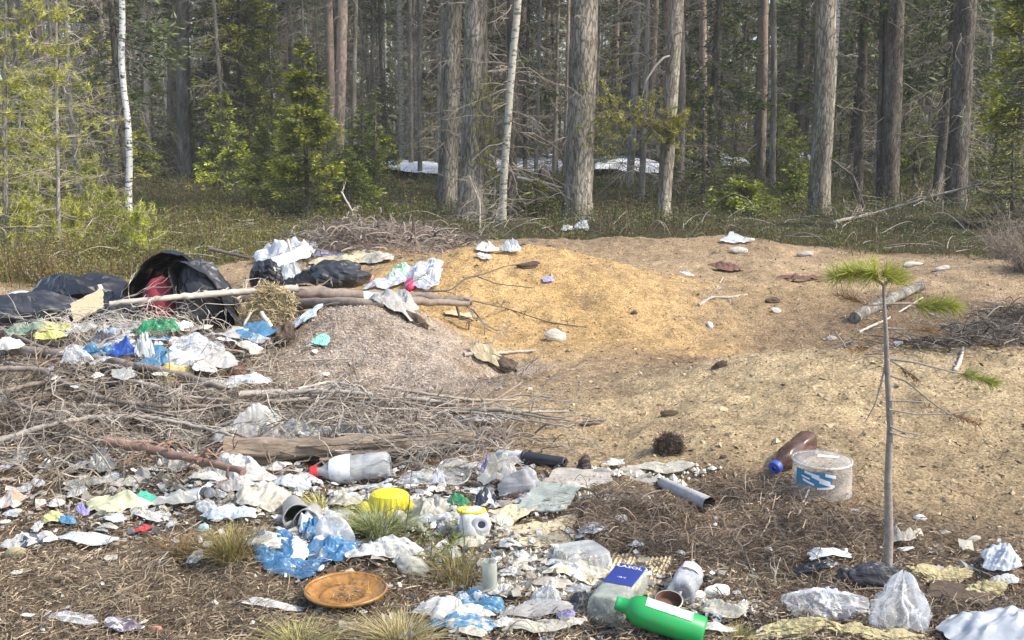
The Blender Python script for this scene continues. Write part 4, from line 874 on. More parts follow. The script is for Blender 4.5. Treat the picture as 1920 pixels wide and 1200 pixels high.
def cup(a, b, rpx, m, label, r1=.8, r2=1., rim=True, inner=None, cat='cup', name='cup', dent=.08, m_rim=None, lid=False, sy=1):
    A, B, r = axis_pts(a, b, rpx); L_ = (B-A).length; e = empty(name, A, label, cat); orient(e, A, B); t = .03
    V, F = lathe([(.01, .02*L_), (r1*r*.95, 0), (r1*r, .03*L_), (r2*r, L_*.97)], 28, dent, 1, sy, _sd()); mb = MB(); mb.add(V, F)
    V, F = lathe([(r2*r*.96, L_*.97), (r1*r*.95, .05*L_), (.01, .05*L_)], 28, dent, 1, sy, _seed[0]); mb.add(V, F, None, 1 if inner else 0)
    mb.build('body', [m, inner] if inner else m, e, smooth=True)
    if rim: V, F = lathe([(r2*r*.95, L_*.98), (r2*r*1.05, L_*1.0), (r2*r*1.06, L_*.95), (r2*r*.99, L_*.94)], 28, dent*.5, 1, sy, _seed[0]); mb = MB(); mb.add(V, F); mb.build('rim', m_rim or m, e, smooth=True)
    return e
def slab(corners, th, m, label, cat, name, lift=.004, bend=.0, parts=None, Y=None, n=10):
    """a flat board through four places of the photograph (px, py) or (px, py, Y), with thickness"""
    C4 = [W2(*q) if len(q) == 3 else G(*q)+Vector((0, 0, lift)) for q in corners]; c = sum(C4, Vector())/4
    C4 = np.array([q-c for q in C4]); u, v = np.meshgrid(np.linspace(0, 1, n), np.linspace(0, 1, n))
    P = C4[0]*((1-u)*(1-v))[..., None]+C4[1]*(u*(1-v))[..., None]+C4[2]*(u*v)[..., None]+C4[3]*((1-u)*v)[..., None]
    w = np.linalg.norm(C4[1]-C4[0]); P = P+np.array([0, 0, 1.])*(bend*w*(fbm(u*2+_sd(), v*2, 2, 5)-.5))[..., None]
    nrm = np.cross(C4[1]-C4[0], C4[3]-C4[0]); nrm /= np.linalg.norm(nrm)
    if nrm[2] < 0: nrm = -nrm
    e_ = (np.minimum(np.minimum(u, 1-u), np.minimum(v, 1-v)) < 1e-6)[..., None]
    P = P+e_*(rs.normal(size=P.shape)*w*.012)
    T = P.reshape(-1, 3); Bt = T-nrm*th; i = np.arange(n*n).reshape(n, n); mb = MB()
    F = np.stack([i[:-1, :-1], i[:-1, 1:], i[1:, 1:], i[1:, :-1]], -1).reshape(-1, 4)
    ring = np.r_[i[0, :], i[1:, -1], i[-1, ::-1][1:], i[::-1, 0][1:-1]]; rn = np.roll(ring, -1)
    mb.add(np.r_[T, Bt], np.r_[F, F[:, ::-1]+n*n, np.stack([ring, ring+n*n, rn+n*n, rn], -1)])
    o = mb.build(name, m, None, c); return tag(o, label, cat)
def tuft(px, py, wpx, hpx, cols, label, n=260, cat='grass', name='grass_tuft', wid=.0028, lean=.5, m=STRAW, fall=.9):
    g = G(px, py); s = mpp(g.y); w = wpx*s; h = hpx*s*.85; k = 5; n = int(n*1.7); wid *= .62; lean = max(lean, .8); a = rs.rand(n)*2*PI; rr = rs.rand(n)**.6
    S = np.stack([np.cos(a)*rr*w*.30, np.sin(a)*rr*w*.22, 0*a], -1); out = np.stack([np.cos(a), np.sin(a)*.7, 0*a], -1)*(w*.5*lean*(.3+rr))[:, None]+rs.normal(size=(n, 3))*w*.16*[1, 1, 0]
    t = np.linspace(0, 1, k); hh = h*(.45+.75*rs.rand(n)); P = S[:, None]+out[:, None]*(t**1.7)[None, :, None]; P[:, :, 2] += hh[:, None]*(t*(1.3-.35*t*fall*2*rr[:, None]))
    W_ = wid*np.array([1, 1, .85, .6, .12]); sd = norm(np.cross(out+1e-6, [0, 0, 1.]))+rs.normal(size=(n, 3))*.3; A_ = P-sd[:, None]*W_[None, :, None]*.5; B_ = P+sd[:, None]*W_[None, :, None]*.5
    V = np.stack([A_, B_], 2).reshape(-1, 3); i = np.arange(n*k*2).reshape(n, k, 2); F = np.stack([i[:, :-1, 0], i[:, :-1, 1], i[:, 1:, 1], i[:, 1:, 0]], -1).reshape(-1, 4)
    c = np.array(cols)[rs.randint(len(cols), size=n)]*(.45+.8*rs.rand(n, 1))
    mb = MB(); mb.add(V, F, np.repeat(c, k*2, 0)); return tag(mb.build(name, m, None, g), label, cat)
def fuzzy(px, py, wpx, hpx, m, cols, label, cat, name, n=1500, L_=.03, wd=.003, core=None, amp=.25, up=.8, curl=True, lift=0):
    """a clump of fibres over a lumpy core"""
    sd = _sd(); g, s, w, d, hz = foot(px, py, wpx, hpx, up, .4, 1.); c = g+Vector((0, d*.45, lift)); c.z = float(H(c.x, c.y))+lift; V, F = blob(w*.9, d*.9, hz*.9, 0, sd, amp, 26, .9, 7); V = conform(V, c, 0)-np.array([0, 0, -lift*0]); mb = MB(); mb.add(V, F, np.array(cols[0])*.6, 1 if core else 0)
    i = rs.randint(len(V), size=n); D_ = norm(V[i]-np.array([0, 0, hz*.3])); t = norm(np.cross(D_, rs.normal(size=D_.shape))); P = V[i][:, None]+(D_*.25+t*.8)[:, None]*np.linspace(-.1, 1, 5)[None, :, None]*L_+rs.normal(size=(n, 5, 3)).cumsum(1)*L_*.12
    V2, F2, C2 = tubes(P, wd*.5*np.linspace(1, .6, 5)[None]*(.6+.8*rs.rand(n, 1)), 3, np.array(cols)[rs.randint(len(cols), size=n)]*(.6+.7*rs.rand(n, 1))); mb.add(V2, F2, C2)
    return tag(mb.build(name, [m, core] if core else m, None, c), label, cat)

# ------------------------------------------------------------------ the black bags and the pole over them (left)
BY = 6.75
e = empty('rubbish_bag', G(320, 648), 'large torn black rubbish bag standing open like a tent over dark red cloth', 'bag'); o0 = e.location
def arch(pts, depth, y0, seed, n=46, m_=22, amp=.05, close=.35, front=0):
    Q = np.array([W(a, b_, y0) for a, b_ in pts])-np.array(o0); L_ = np.r_[0, np.cumsum(np.linalg.norm(np.diff(Q, axis=0), axis=1))]; t = np.linspace(0, L_[-1], n)
    P = np.stack([np.interp(t, L_, Q[:, i]) for i in range(3)], -1)
    for _ in range(2): P[1:-1] = P[1:-1]*.5+(P[:-2]+P[2:])*.25
    c = P.mean(0); c[2] = 0; vv = np.linspace(0, 1, m_); sc2 = 1-(1-close)*vv**1.8
    X = c+(P[None]-c)*sc2[:, None, None]*np.array([1, 1, 1.0]); X[:, :, 1] += vv[:, None]*depth
    cr = creases(X.reshape(-1, 3)*2.2, seed, 8, .9).reshape(m_, n); X += norm(X-c)*(cr*amp)[..., None]
    i = np.arange(n*m_).reshape(m_, n); return X.reshape(-1, 3), np.stack([i[:-1, :-1], i[:-1, 1:], i[1:, 1:], i[1:, :-1]], -1).reshape(-1, 4)
mb = MB(); V, F = arch([(212, 640), (222, 590), (240, 530), (262, 492), (300, 470), (345, 478), (385, 510), (420, 545), (440, 590), (446, 640)], .75, BY, 5); mb.add(V, F); mb.build('bag_shell', BLACK, e)
mb = MB(); V, F = arch([(332, 650), (330, 600), (325, 545), (312, 505), (330, 488), (372, 505), (412, 545), (437, 590), (440, 645)], .32, BY-.16, 9, amp=.045, close=.8); mb.add(V, F)
V2, F2 = blob(.40, .30, .52, 0, 44, .22, 30); V2 += np.array(W(386, 640, BY-.02)-o0)*[1, 1, 0]+[0, 0, 0]; mb.add(V2, F2); mb.build('front_flap', BLACKD, e)
V, F = blob(.24, .22, .36, .2, 77, .22, 26, .6, 5); V += np.array(W(306, 640, BY-.05)-o0)*[1, 1, 0]+[0, 0, .05]
mb = MB(); mb.add(V, F); tag(mb.build('cloth', WINE, None, Vector(o0), True), 'dark red cloth bundle bulging out of the open black bag', 'cloth')
# left bag and sheet
def hanging(px, py, wpx, hpx, Y, m, label, cat, name, amp=.22, rot=0, f=.7, smooth=False, kx=.7):
    T = W(px, py, Y); s = mpp(Y); V, F = blob(wpx*s, wpx*s*kx, hpx*s*1.02, rot, _sd(), amp, 36, f, 8); T.z -= hpx*s*.45; mb = MB(); mb.add(V, F); return tag(mb.build(name, m, None, T, smooth), label, cat)
hanging(62, 606, 200, 105, 6.6, BLACKD, 'bulging grey black rubbish bag with vertical folds at the left edge', 'bag', 'rubbish_bag', .30, smooth=False)
hanging(150, 568, 175, 95, 6.95, BLACK, 'black plastic sheet lying over the heap behind the tan board', 'sheet', 'plastic_sheet', .34)
hanging(215, 600, 150, 90, 6.85, BLACK, 'slumped black bag pressed between the tent shaped bag and the sheet', 'bag', 'rubbish_bag', .36)
hanging(120, 640, 260, 60, 6.5, mat('dark_debris', (.06, .05, .04), 1, .5, 9, bump=.8, bscale=20), 'dark heap of rotten debris under the bags', 'debris', 'debris_heap', .3)  # dark brown heap with a mottled surface
hanging(40, 560, 62, 26, 6.7, WPL, 'smooth white oval thing on top of the left bag', 'container', 'white_container', .05, smooth=True)
slab([(131, 570, 6.45), (190, 541, 6.5), (194, 575, 6.42), (140, 604, 6.35)], .012, TAN, 'tan broken board leaning among the twigs before the black bags', 'board', 'broken_board')
rag(585, 540, 110, 40, BLACK, 'torn black bag lying between the pale torn bag and the log', 'bag', 'rubbish_bag', up=.85)
hanging(632, 515, 110, 46, 7.3, BLACKD, 'dusty black cushion shaped bag behind the log', 'bag', 'rubbish_bag', .34)
hanging(500, 518, 56, 56, 7.5, BLACK, 'small black bag left of the pale torn bag', 'bag', 'rubbish_bag', .4)

# ------------------------------------------------------------------ logs and sticks
stick('log', [(452, 556, 6.75), (520, 548, 6.8), (600, 549, 6.85), (700, 553, 6.9), (800, 558, 6.95), (885, 566, 7.0)], 26, STICK, 'thick bark covered log lying across the top of the grey sand heap', 'log', sides=14, taper=.55, twigs=10, tl=.3)
stick('pole', [(205, 569, 6.2), (330, 557, 6.35), (450, 547, 6.6), (560, 541, 6.7)], 9, PALETW, 'long pale pole running in front of the black bags to the log', 'pole', taper=1.7, twigs=16, tl=.25, tm=PALETW)
stick('log', [(560, 572, 6.7), (640, 574, 6.72), (720, 580, 6.8)], 22, STICK, 'short dark log tucked below the thick log', 'log', sides=12)
stick('log', [(760, 572, 6.8), (830, 566, 6.85), (880, 570, 6.9)], 18, STICK, 'stubby dark log end below the right tip of the thick log', 'log', sides=12)
stick('branch', [(790, 546, 6.9), (845, 545, 6.9), (875, 520, 7.0), (900, 516, 7.1), (945, 500, 7.3), (990, 492, 7.5)], 3.2, DARKTW, 'thin dark branch rising from the log end and forking over the orange sand', 'branch', twigs=5, tl=.35)
stick('branch', [(890, 516, 7.1), (930, 532, 7.15), (1000, 540, 7.2)], 2.6, DARKTW, 'thin dark fork pointing right over the orange sand', 'branch')
stick('branch', [(870, 560, 6.9), (950, 580), (1030, 607), (1100, 615)], 3.2, DARKTW, 'thin dark twig lying down the orange sand from the log end', 'branch', twigs=8, tl=.3)
stick('branch', [(392, 466, 9.3), (425, 474, 9.3), (470, 485, 9.2)], 8, DARKTW, 'short dark branch stub pointing left behind the torn white sheet', 'branch')
stick('stick', [(540, 450, 9.0), (556, 515, 8.6)], 5, PALETW, 'pale stick standing up through the torn white sheet')
LB = [([(0, 738), (80, 738), (130, 768), (200, 798), (300, 812), (420, 812)], 9, STICK, 'long curved branch sagging from the left edge through the brush pile'),
      ([(30, 700), (130, 712), (230, 728), (340, 752), (430, 780)], 15, STICK, 'thick straight branch under the blue packets on the brush pile'),
      ([(0, 880), (90, 850), (170, 834), (280, 832), (370, 850), (440, 870)], 9, STICKP, 'pale branch arching along the lower edge of the brush pile'),
      ([(48, 940), (70, 895), (110, 862), (180, 842), (260, 842)], 10, STICKP, 'pale crooked branch ending at the left bottom of the brush pile'),
      ([(205, 885), (300, 905), (380, 925), (460, 948)], 17, mat('reddish_stick', (.27, .165, .12), .92, .4, 14, bump=.5), 'thick reddish brown branch with a broken end among the papers'),
      ([(235, 758), (290, 768), (345, 792), (420, 798)], 7, STICKP, 'short pale branch in the middle of the brush pile'),
      ([(320, 688), (400, 694), (470, 702)], 6, STICK, 'short dark stick over the clear film'),
      ([(250, 660), (320, 640), (400, 612), (455, 590)], 7, STICKP, 'pale stick slanting up under the straw clump'),
      ([(450, 790), (540, 784), (640, 782), (700, 790)], 11, STICKP, 'bleached split branch behind the white papers'),
      ([(655, 770), (720, 785), (790, 778), (905, 830)], 7, STICK, 'branch curving over the right end of the brush pile'),
      ([(560, 775), (620, 760), (680, 770), (700, 800)], 5, PALETW, 'thin pale looping twig beside the sandy slope'),
      ([(860, 790), (920, 760), (978, 720), (982, 700)], 6, STICK, 'stick reaching up from the brush over the bare sand'),
      ([(870, 668), (930, 666), (1003, 660)], 8, STICKP, 'bleached stick lying over the small pit'),
      ([(890, 880), (905, 915), (925, 930)], 6, STICKP, 'short pale stick by the crushed purple and white carton'),
      ([(510, 905), (545, 900), (580, 898)], 15, STICK, 'short round stick ending at the red bottle cap'),
      ([(790, 905), (840, 900), (910, 918)], 13, STICK, 'short brown stick under the clear oval bowl'),
      ([(1310, 575), (1335, 560), (1360, 562), (1400, 556)], 7, STICKP, 'pale root with a dark bend lying on the far sand'),
      ([(1335, 560), (1345, 540), (1356, 522)], 4, PALETW, 'thin pale twig standing on the far root'),
      ([(1760, 610), (1820, 622), (1900, 640), (1960, 640)], 5, STICK, 'thin stick pointing into the brush by the right edge'),
      ([(1740, 590), (1800, 612), (1890, 638)], 4, STICKP, 'thin pale stick crossing another by the right edge'),
      ([(1700, 642), (1800, 646), (1905, 650)], 4, STICKP, 'straight pale stick lying along the right brush'),
      ([(1790, 700), (1800, 680), (1806, 655)], 8, PALETW, 'stubby bleached wood chip standing on the near sand crest'),
      ([(1430, 1130), (1415, 1090), (1405, 1060), (1392, 1045)], 4, STICKP, 'thin forked twig standing in the dark litter'),
      ([(1480, 1002), (1500, 960), (1518, 915), (1520, 893)], 5, PALETW, 'pale curved twig leaning on the clear tub'),
      ([(245, 1115), (262, 1140), (262, 1180), (258, 1200)], 6, STICK, 'hooked brown stick at the bottom of the litter'),
      ([(98, 1100), (95, 1085), (125, 1075), (155, 1063)], 5, STICK, 'bent thin stick on the bare needle litter'),
      ([(260, 1060), (330, 1010), (400, 968)], 4, STICKP, 'straight thin twig slanting up to the grass tuft'),
      ([(1725, 1165), (1760, 1130), (1800, 1105)], 4, STICKP, 'thin twig across the dark hollow below the foam'),
      ([(1280, 975), (1370, 960), (1450, 935)], 3, STICKP, 'thin twig crossing the grey bark tube'),
      ([(1370, 985), (1420, 1000), (1500, 1010)], 4, STICK, 'brown twig in the dark litter under the clear tub'),
      ([(20, 800), (100, 830), (180, 880), (290, 880)], 6, STICK, 'dark straight branch crossing under the pale arching one'),
      ([(0, 650), (80, 690), (150, 720)], 6, STICK, 'short branch below the yellow packets'),
      ([(40, 480), (70, 520), (110, 560)], 6, STICKP, 'pale broken stem leaning left of the plastic sheet'),
      ([(0, 488), (30, 500), (60, 525)], 9, PALETW, 'pale thick broken branch by the left edge'),
      ([(148, 500), (146, 460), (140, 415)], 5, PALETW, 'short pale dead stem standing in the sunlit heath'),
      ([(380, 440), (368, 405), (345, 380)], 3, PALETW, 'thin stem with dry pale leaves beside the dead stems'),
      ([(620, 440), (590, 425), (560, 415)], 4, PALETW, 'thin pale twig poking from the brush bank'),
      ([(1000, 450, 11.6), (960, 465, 11.2), (900, 480, 10.8)], 4, DARKTW, 'thin dark branch lying on the crest left of the white pieces'),
      ([(1600, 640), (1560, 655), (1530, 660)], 4, DARKTW, 'small dark twig on the valley floor behind the near crest')]
for p, w_, m_, lb in LB:
  if p[0][0] < 600 and 600 < p[0][1] < 900: w_ *= 1.25
  stick('branch' if 'branch' in lb else 'stick', p, w_, m_, lb, 'branch' if 'branch' in lb else 'stick', lift=.12 if p[0][0] < 600 and 600 < p[0][1] < 900 else .0, twigs=10 if p[0][0] < 500 and 600 < p[0][1] < 900 else 4, tl=.28, tm=m_)
stick('log', [(1602, 606), (1650, 580), (1700, 555), (1728, 536, 8.6)], 23, GREYBARK, 'grey weathered log slanting up behind the little pine sapling', 'log', sides=14, taper=.85)
stick('branch', [(1610, 625), (1665, 600), (1730, 560)], 5, PALETW, 'pale branch lying along the grey weathered log', 'branch')
o = stick('broken_log', [(425, 880), (520, 878), (640, 872), (760, 864), (890, 852)], 47, BARKR, 'long rotten split log with grey fibrous grain lying behind the bottle with red cap', 'log', lift=.035, sides=26, taper=.5, rough=.34)
for j, (a, b_, y_, w_) in enumerate([(445, 700, 872, 8), (560, 860, 848, 7), (640, 905, 862, 9), (700, 900, 835, 7), (480, 640, 858, 6), (600, 820, 874, 8)]):
    s_ = stick('splinter', [(a, y_-12, 4.02), ((a+b_)/2, y_-18, 4.04), (b_, y_-28, 4.08)], w_, BARKR, None, None, taper=.2, rough=.2); s_.parent = o; s_.location = s_.location-o.location
for k in range(46):
    px = rs.uniform(-20, 560) if k < 32 else rs.uniform(560, 900); py = rs.uniform(690, 850) if k < 32 else rs.uniform(765, 815); a = rs.normal()*.28+.12; l = rs.uniform(90, 260); w_ = rs.uniform(4, 10)
    p = [(px+math.cos(a)*l*t, min(900, py+math.sin(a)*l*t*.6+rs.normal()*5)) for t in (0, .33, .66, 1)]
    stick('stick', p, w_, [STICK, STICKP, DEADTW][k % 3], 'loose bare stick lying in the brushwood on the left', 'stick', 'loose sticks in the brushwood', lift=.03+.09*rs.rand(), twigs=rs.randint(3, 9), tl=.3, taper=rs.uniform(.3, .7), rough=.12)
# the spiky fan of the dead spruce top under the pole
def spray(name, cx, cy, Y, n, wpx, hpx, lpx, m, label, th=.0022, k=10, cat='branch', dirx=-.2, arc=.9, stem=True):
    Y = min(Y, G(cx, cy+hpx*.45).y); s = mpp(Y); c = W2(cx, cy, Y); S = np.stack([rs.uniform(-.5, .5, n)*wpx*s, rs.normal(size=n)*.12, rs.uniform(-.5, .5, n)*hpx*s*.6], -1)
    a = rs.normal(size=n)*arc-PI/2+dirx; d = np.stack([np.cos(a), rs.normal(size=n)*.35, np.sin(a)*.8+.35], -1); l = lpx*s*(.4+.8*rs.rand(n)); t = np.linspace(0, 1, k)
    P = S[:, None]+d[:, None]*t[None, :, None]*l[:, None, None]+.028*rs.normal(size=(n, k, 3)).cumsum(1)*l[:, None, None]; P[:, :, 2] -= .45*l[:, None]*t**2; mb = MB()
    gz_ = H(P[:, :, 0]+c.x, P[:, :, 1]+c.y)-c.z+.01; P[:, :, 2] = np.maximum(P[:, :, 2], gz_)
    V, F, _ = tubes(P, th*np.linspace(1.2, .45, k)[None]*(.6+.8*rs.rand(n, 1)), 3); mb.add(V, F)
    j = np.repeat(np.arange(n), 4); ii = rs.randint(1, k-1, len(j)); d2 = norm(norm(P[j, ii+1]-P[j, ii])+.6*rs.normal(size=(len(j), 3))); l2 = l[j]*.3; S2 = P[j, ii]
    P2 = S2[:, None]+d2[:, None]*np.linspace(0, 1, 5)[None, :, None]*l2[:, None, None]+.06*rs.normal(size=(len(j), 5, 3)).cumsum(1)*l2[:, None, None]; P2 -= P2[:, :1]-S2[:, None]
    V, F, _ = tubes(P2, th*.5*np.linspace(1, .6, 5)[None]*np.ones((len(j), 1)), 3); mb.add(V, F)
    return tag(mb.build('bare_twigs', m, None, c), label, None, kind='stuff')
spray('dead_branch', 130, 600, 6.15, 90, 160, 50, 130, PALETW, 'fan of bare pale spruce twigs spread before the left bag')
spray('dead_branch', 230, 600, 6.2, 80, 140, 40, 130, PALETW, 'fan of bare pale spruce twigs hanging from the pole before the tent shaped bag', dirx=.1)
spray('dead_branch', 350, 590, 6.25, 34, 170, 30, 150, PALETW, 'long bare twigs drooping from the pole over the red cloth', dirx=.2, arc=.6)
spray('dead_branch', 400, 640, 6.0, 30, 140, 40, 90, STICKP, 'bare twigs fanned over the ground under the pole', dirx=-.5)
spray('dead_branch', 480, 650, 6.0, 30, 90, 50, 90, STICKP, 'stiff upright dry stalks under the straw clump')
for j, (a, b_, Y_, n_, lb) in enumerate([(100, 760, 4.95, 50, 'tangle of bare twigs at the far left of the brush pile'), (260, 780, 4.95, 44, 'tangle of bare twigs in the middle of the brush pile'),
        (420, 770, 5.1, 40, 'tangle of bare twigs at the right part of the brush pile'), (90, 850, 4.4, 46, 'tangle of bare twigs along the lower left brush pile'), (260, 860, 4.4, 40, 'bare twigs poking out between the papers'),
        (600, 790, 5.0, 60, 'dense grey twigs behind the rotten split log'), (740, 795, 5.0, 80, 'dense grey twigs over the right end of the rotten split log'), (860, 850, 4.7, 60, 'dense fine twigs at the tip of the rotten split log')]):
    spray('dead_branch', a, b_, Y_, n_, 230, 90, 130, STICKP if j % 2 else DEADTW, lb, th=.0026, dirx=rs.normal()*.3, arc=1.5)
# brown and grey brush lying in mats: nobody could count it
def mat_of_twigs(name, blobs, n, lab, cols, th=.0022, ln=.22, hz=.12, m=LITTER, k=7):
    mb = MB()
    for (px, py, wx, wy, wgt) in blobs:
        q = int(n*wgt); cx, cy = _b(px, py); x = cx+wx*.5*rs.normal(size=q); y = cy+wy*.5*rs.normal(size=q); r_ = ((x-cx)/wx)**2+((y-cy)/wy)**2
        P = curly(surf(x, y, .01), ln*(.3+1.1*rs.rand(q)**1.5), k, .38, .25); base = hz*np.exp(-r_*1.6)*rs.rand(q); P[:, :, 2] += base[:, None]; P[:, :, 2] = np.maximum(P[:, :, 2], H(P[:, :, 0], P[:, :, 1])+.004)
        V, F, C = tubes(P, th*(.35+rs.rand(q, 1)**4*2.6)*np.linspace(1, .5, k)[None], 3, np.array(cols)[rs.randint(len(cols), size=q)]*(.5+.8*rs.rand(q, 1))); mb.add(V, F, C)
    return tag(mb.build(name, m), lab, None, kind='stuff')
BR = [(.30, .24, .185), (.22, .165, .12), (.15, .11, .08), (.40, .34, .27)]
mat_of_twigs('brush', [(60, 780, 1.1, .7, 1), (250, 790, 1.1, .7, 1), (430, 790, .8, .5, .7), (300, 700, 1.2, .4, .4), (430, 660, .6, .4, .4), (60, 720, .8, .5, .5)], 1250, 'bleached brushwood matted over the left side', BR, hz=.09)
mat_of_twigs('brush', [(590, 800, .55, .25, 1), (720, 800, .55, .25, 1), (820, 830, .4, .25, .8), (660, 760, .5, .12, .4)], 1300, 'grey brown brushwood matted around the rotten log', [(.28, .22, .175), (.2, .155, .125), (.36, .30, .25)], ln=.14, hz=.04)
mat_of_twigs('brush', [(660, 460, .9, .5, 1), (740, 455, .8, .4, 1), (800, 468, .6, .3, .5), (600, 450, .5, .4, .5)], 1500, 'grey brushwood heaped on the bank before the forest', [(.27, .21, .17), (.17, .135, .11), (.36, .30, .25)], ln=.26, hz=.22, th=.0045)
mat_of_twigs('brush', [(1850, 642, .55, .16, 1), (1915, 600, .3, .3, .6)], 850, 'dark brushwood lying in the hollow by the right edge', [(.15, .12, .10), (.09, .07, .055), (.30, .26, .21)], ln=.2, hz=.10, th=.0024)
mat_of_twigs('brush', [(1200, 960, .28, .12, 1), (1280, 1030, .3, .16, 1), (1450, 930, .3, .12, 1), (1500, 1010, .4, .2, 1), (1130, 1000, .2, .14, .6), (1600, 1000, .25, .15, .6)], 1150, 'dark brown heather roots and twigs matted below the sand', [(.20, .145, .10), (.12, .085, .06), (.32, .25, .185)], ln=.085, hz=.05, th=.0010)
mat_of_twigs('brush', [(160, 1100, 1.0, .35, 1), (420, 1120, .7, .35, .8), (300, 1170, .9, .2, .8), (850, 1080, .25, .15, .5), (1500, 1120, .5, .15, .5), (1800, 1150, .4, .1, .6), (1000, 1180, .6, .08, .5)], 1200, 'thin brown heather twigs over the needle litter in front', [(.22, .165, .11), (.15, .11, .075), (.30, .25, .16)], ln=.07, hz=.02, th=.0009)
# dark bush at the right edge
for a in [(1925, 560, 9.4, 120, 'dark bare bush standing by the right edge above the brush'), (1880, 500, 10.5, 60, 'smaller dark bare bush behind the one by the right edge')]:
    g = W(a[0], a[1], a[2]); g.z = float(H(g.x, g.y)); n = a[3]*2; an = rs.rand(n)*2*PI; l = .2+.42*rs.rand(n); t = np.linspace(0, 1, 6); P = np.stack([np.cos(an)[:, None]*t*l[:, None]*.7, np.sin(an)[:, None]*t*l[:, None]*.7, l[:, None]*t*.9], -1)+.05*rs.normal(size=(n, 6, 3)).cumsum(1)
    mb = MB(); V, F, _ = tubes(P, .003*np.linspace(1, .4, 6)[None]*np.ones((n, 1)), 3); mb.add(V, F); tag(mb.build('bare_bush', STICK, None, g), a[4], 'bush')

# ------------------------------------------------------------------ rubbish: far and upper part
R_ = rag
rag(528, 494, 100, 42, WSH, 'torn white sheet hanging over the brush behind the pale torn bag', 'sheet', 'plastic_sheet', up=.8, square=True, jag=.15)
slab([(508, 485, 8.4), (576, 456, 8.7), (582, 478, 8.5), (520, 497, 8.2)], .01, WPL, 'flat white panel at the right end of the torn white sheet', 'board', 'white_board')
rag(536, 540, 56, 56, mat('pale_blue_film', (.58, .65, .68), .4, .15, 8, dirt=.08, trl=.2), 'pale bluish torn plastic bag over black plastic', 'bag', 'plastic_bag', up=.92, jag=.4)
rag(640, 503, 110, 20, CREAM, 'cream coloured sheet of matted insulation behind the black bags', 'insulation', 'insulation_sheet', up=.5)
rag(590, 484, 90, 8, mat('lilac_film', (.30, .30, .48), .5, .2), 'thin bluish strip of plastic behind the cream insulation', 'plastic strip', 'plastic_strip', up=.6)
rag(700, 498, 60, 22, PAPER2, 'grubby white scraps lumped right of the cream insulation', 'paper', up=.7)
bag(690, 532, 19, 22, SALMON, 'small faded red ball of plastic right of the cushion shaped bag', 'plastic ball', 'plastic_ball', amp=.15)
rag(745, 530, 44, 26, mat('mint_print', (.40, .62, .42), .5, .3, 12, dirt=.1), 'small green and white packet behind the magenta lid', 'packet', 'packet', up=.8, m2=WPL)
rag(792, 547, 66, 34, WSH, 'white rag spread on the orange sand right of the magenta lid', 'rag', 'white_rag', up=.6, jag=.35)
bag(768, 548, 26, 24, MAG, 'round magenta lid lying by the right part of the log', 'disc', 'plastic_disc', amp=.05, smooth=True)
slab([(682, 546, 6.55), (722, 550, 6.55), (724, 575, 6.45), (683, 574, 6.45)], .01, WPL, 'clean white square panel leaning on the log', 'board', 'white_board')
rag(732, 592, 84, 46, GREYC, 'light grey cloth draped from the log down the grey heap', 'cloth', 'grey_cloth', up=.7, jag=.3)
rag(720, 548, 70, 22, WSH, 'thin white film under the magenta lid', 'film', 'plastic_film', up=.7, jag=.3)
rag(568, 611, 42, 20, mat('pale_blue_plate', (.52, .60, .64), .4, .1), 'pale blue shard on the sand below the log', 'shard', 'plastic_shard', up=.35, square=True, jag=.12)
rag(599, 655, 28, 17, MINT, 'small mint green scrap on the grey sand heap', 'scrap', 'plastic_scrap', up=.5)
rag(860, 598, 46, 7, CREAM, 'narrow pale yellow strip on the orange sand', 'plastic strip', 'plastic_strip', up=.3, square=True)
rag(915, 477, 36, 20, STYRO, 'dull white lump left of the white bag on the sand crest', 'foam', 'foam_lump', up=.8)
rag(957, 481, 34, 26, WSH, 'white bluish bag on the sand crest', 'bag', 'plastic_bag', up=.9)
rag(907, 491, 26, 9, PAPER, 'small white paper just below the dull white lump', 'paper', up=.6)
rag(1064, 436, 22, 14, PAPER, 'small white paper at the foot of the thickest pine', 'paper', up=.8)
rag(1090, 434, 32, 22, FILM, 'crumpled clear film at the foot of the thickest pine', 'film', 'plastic_film', up=.9, jag=.5)
rag(1382, 459, 66, 16, WSH, 'torn white plastic sheet lying at the forest edge', 'sheet', 'plastic_sheet', up=.75, jag=.5)
slab([(1362, 450, 11.0), (1378, 450, 11.0), (1376, 434, 11.05), (1368, 434, 11.05)], .01, WSH, 'white flap standing up from the torn sheet at the forest edge', 'sheet', 'plastic_sheet')
rag(1290, 521, 30, 12, HAZY, 'faint scrap of film on the far sand', 'film', 'plastic_film', up=.6)
rag(1028, 535, 18, 5, LILAC, 'tiny violet scrap on the orange sand', 'scrap', 'plastic_scrap', up=.6)
rag(1366, 512, 62, 16, mat('red_brown_bark', (.15, .075, .055), .9, .4), 'dark red brown piece of bark on the far sand', 'bark', 'bark_piece', up=.7, jag=.3)
rag(1510, 528, 70, 18, mat('red_brown_bark', (0, 0, 0)), 'dark reddish strip of dry twigs left of the sapling top', 'bark', 'bark_piece', up=.7, jag=.4)
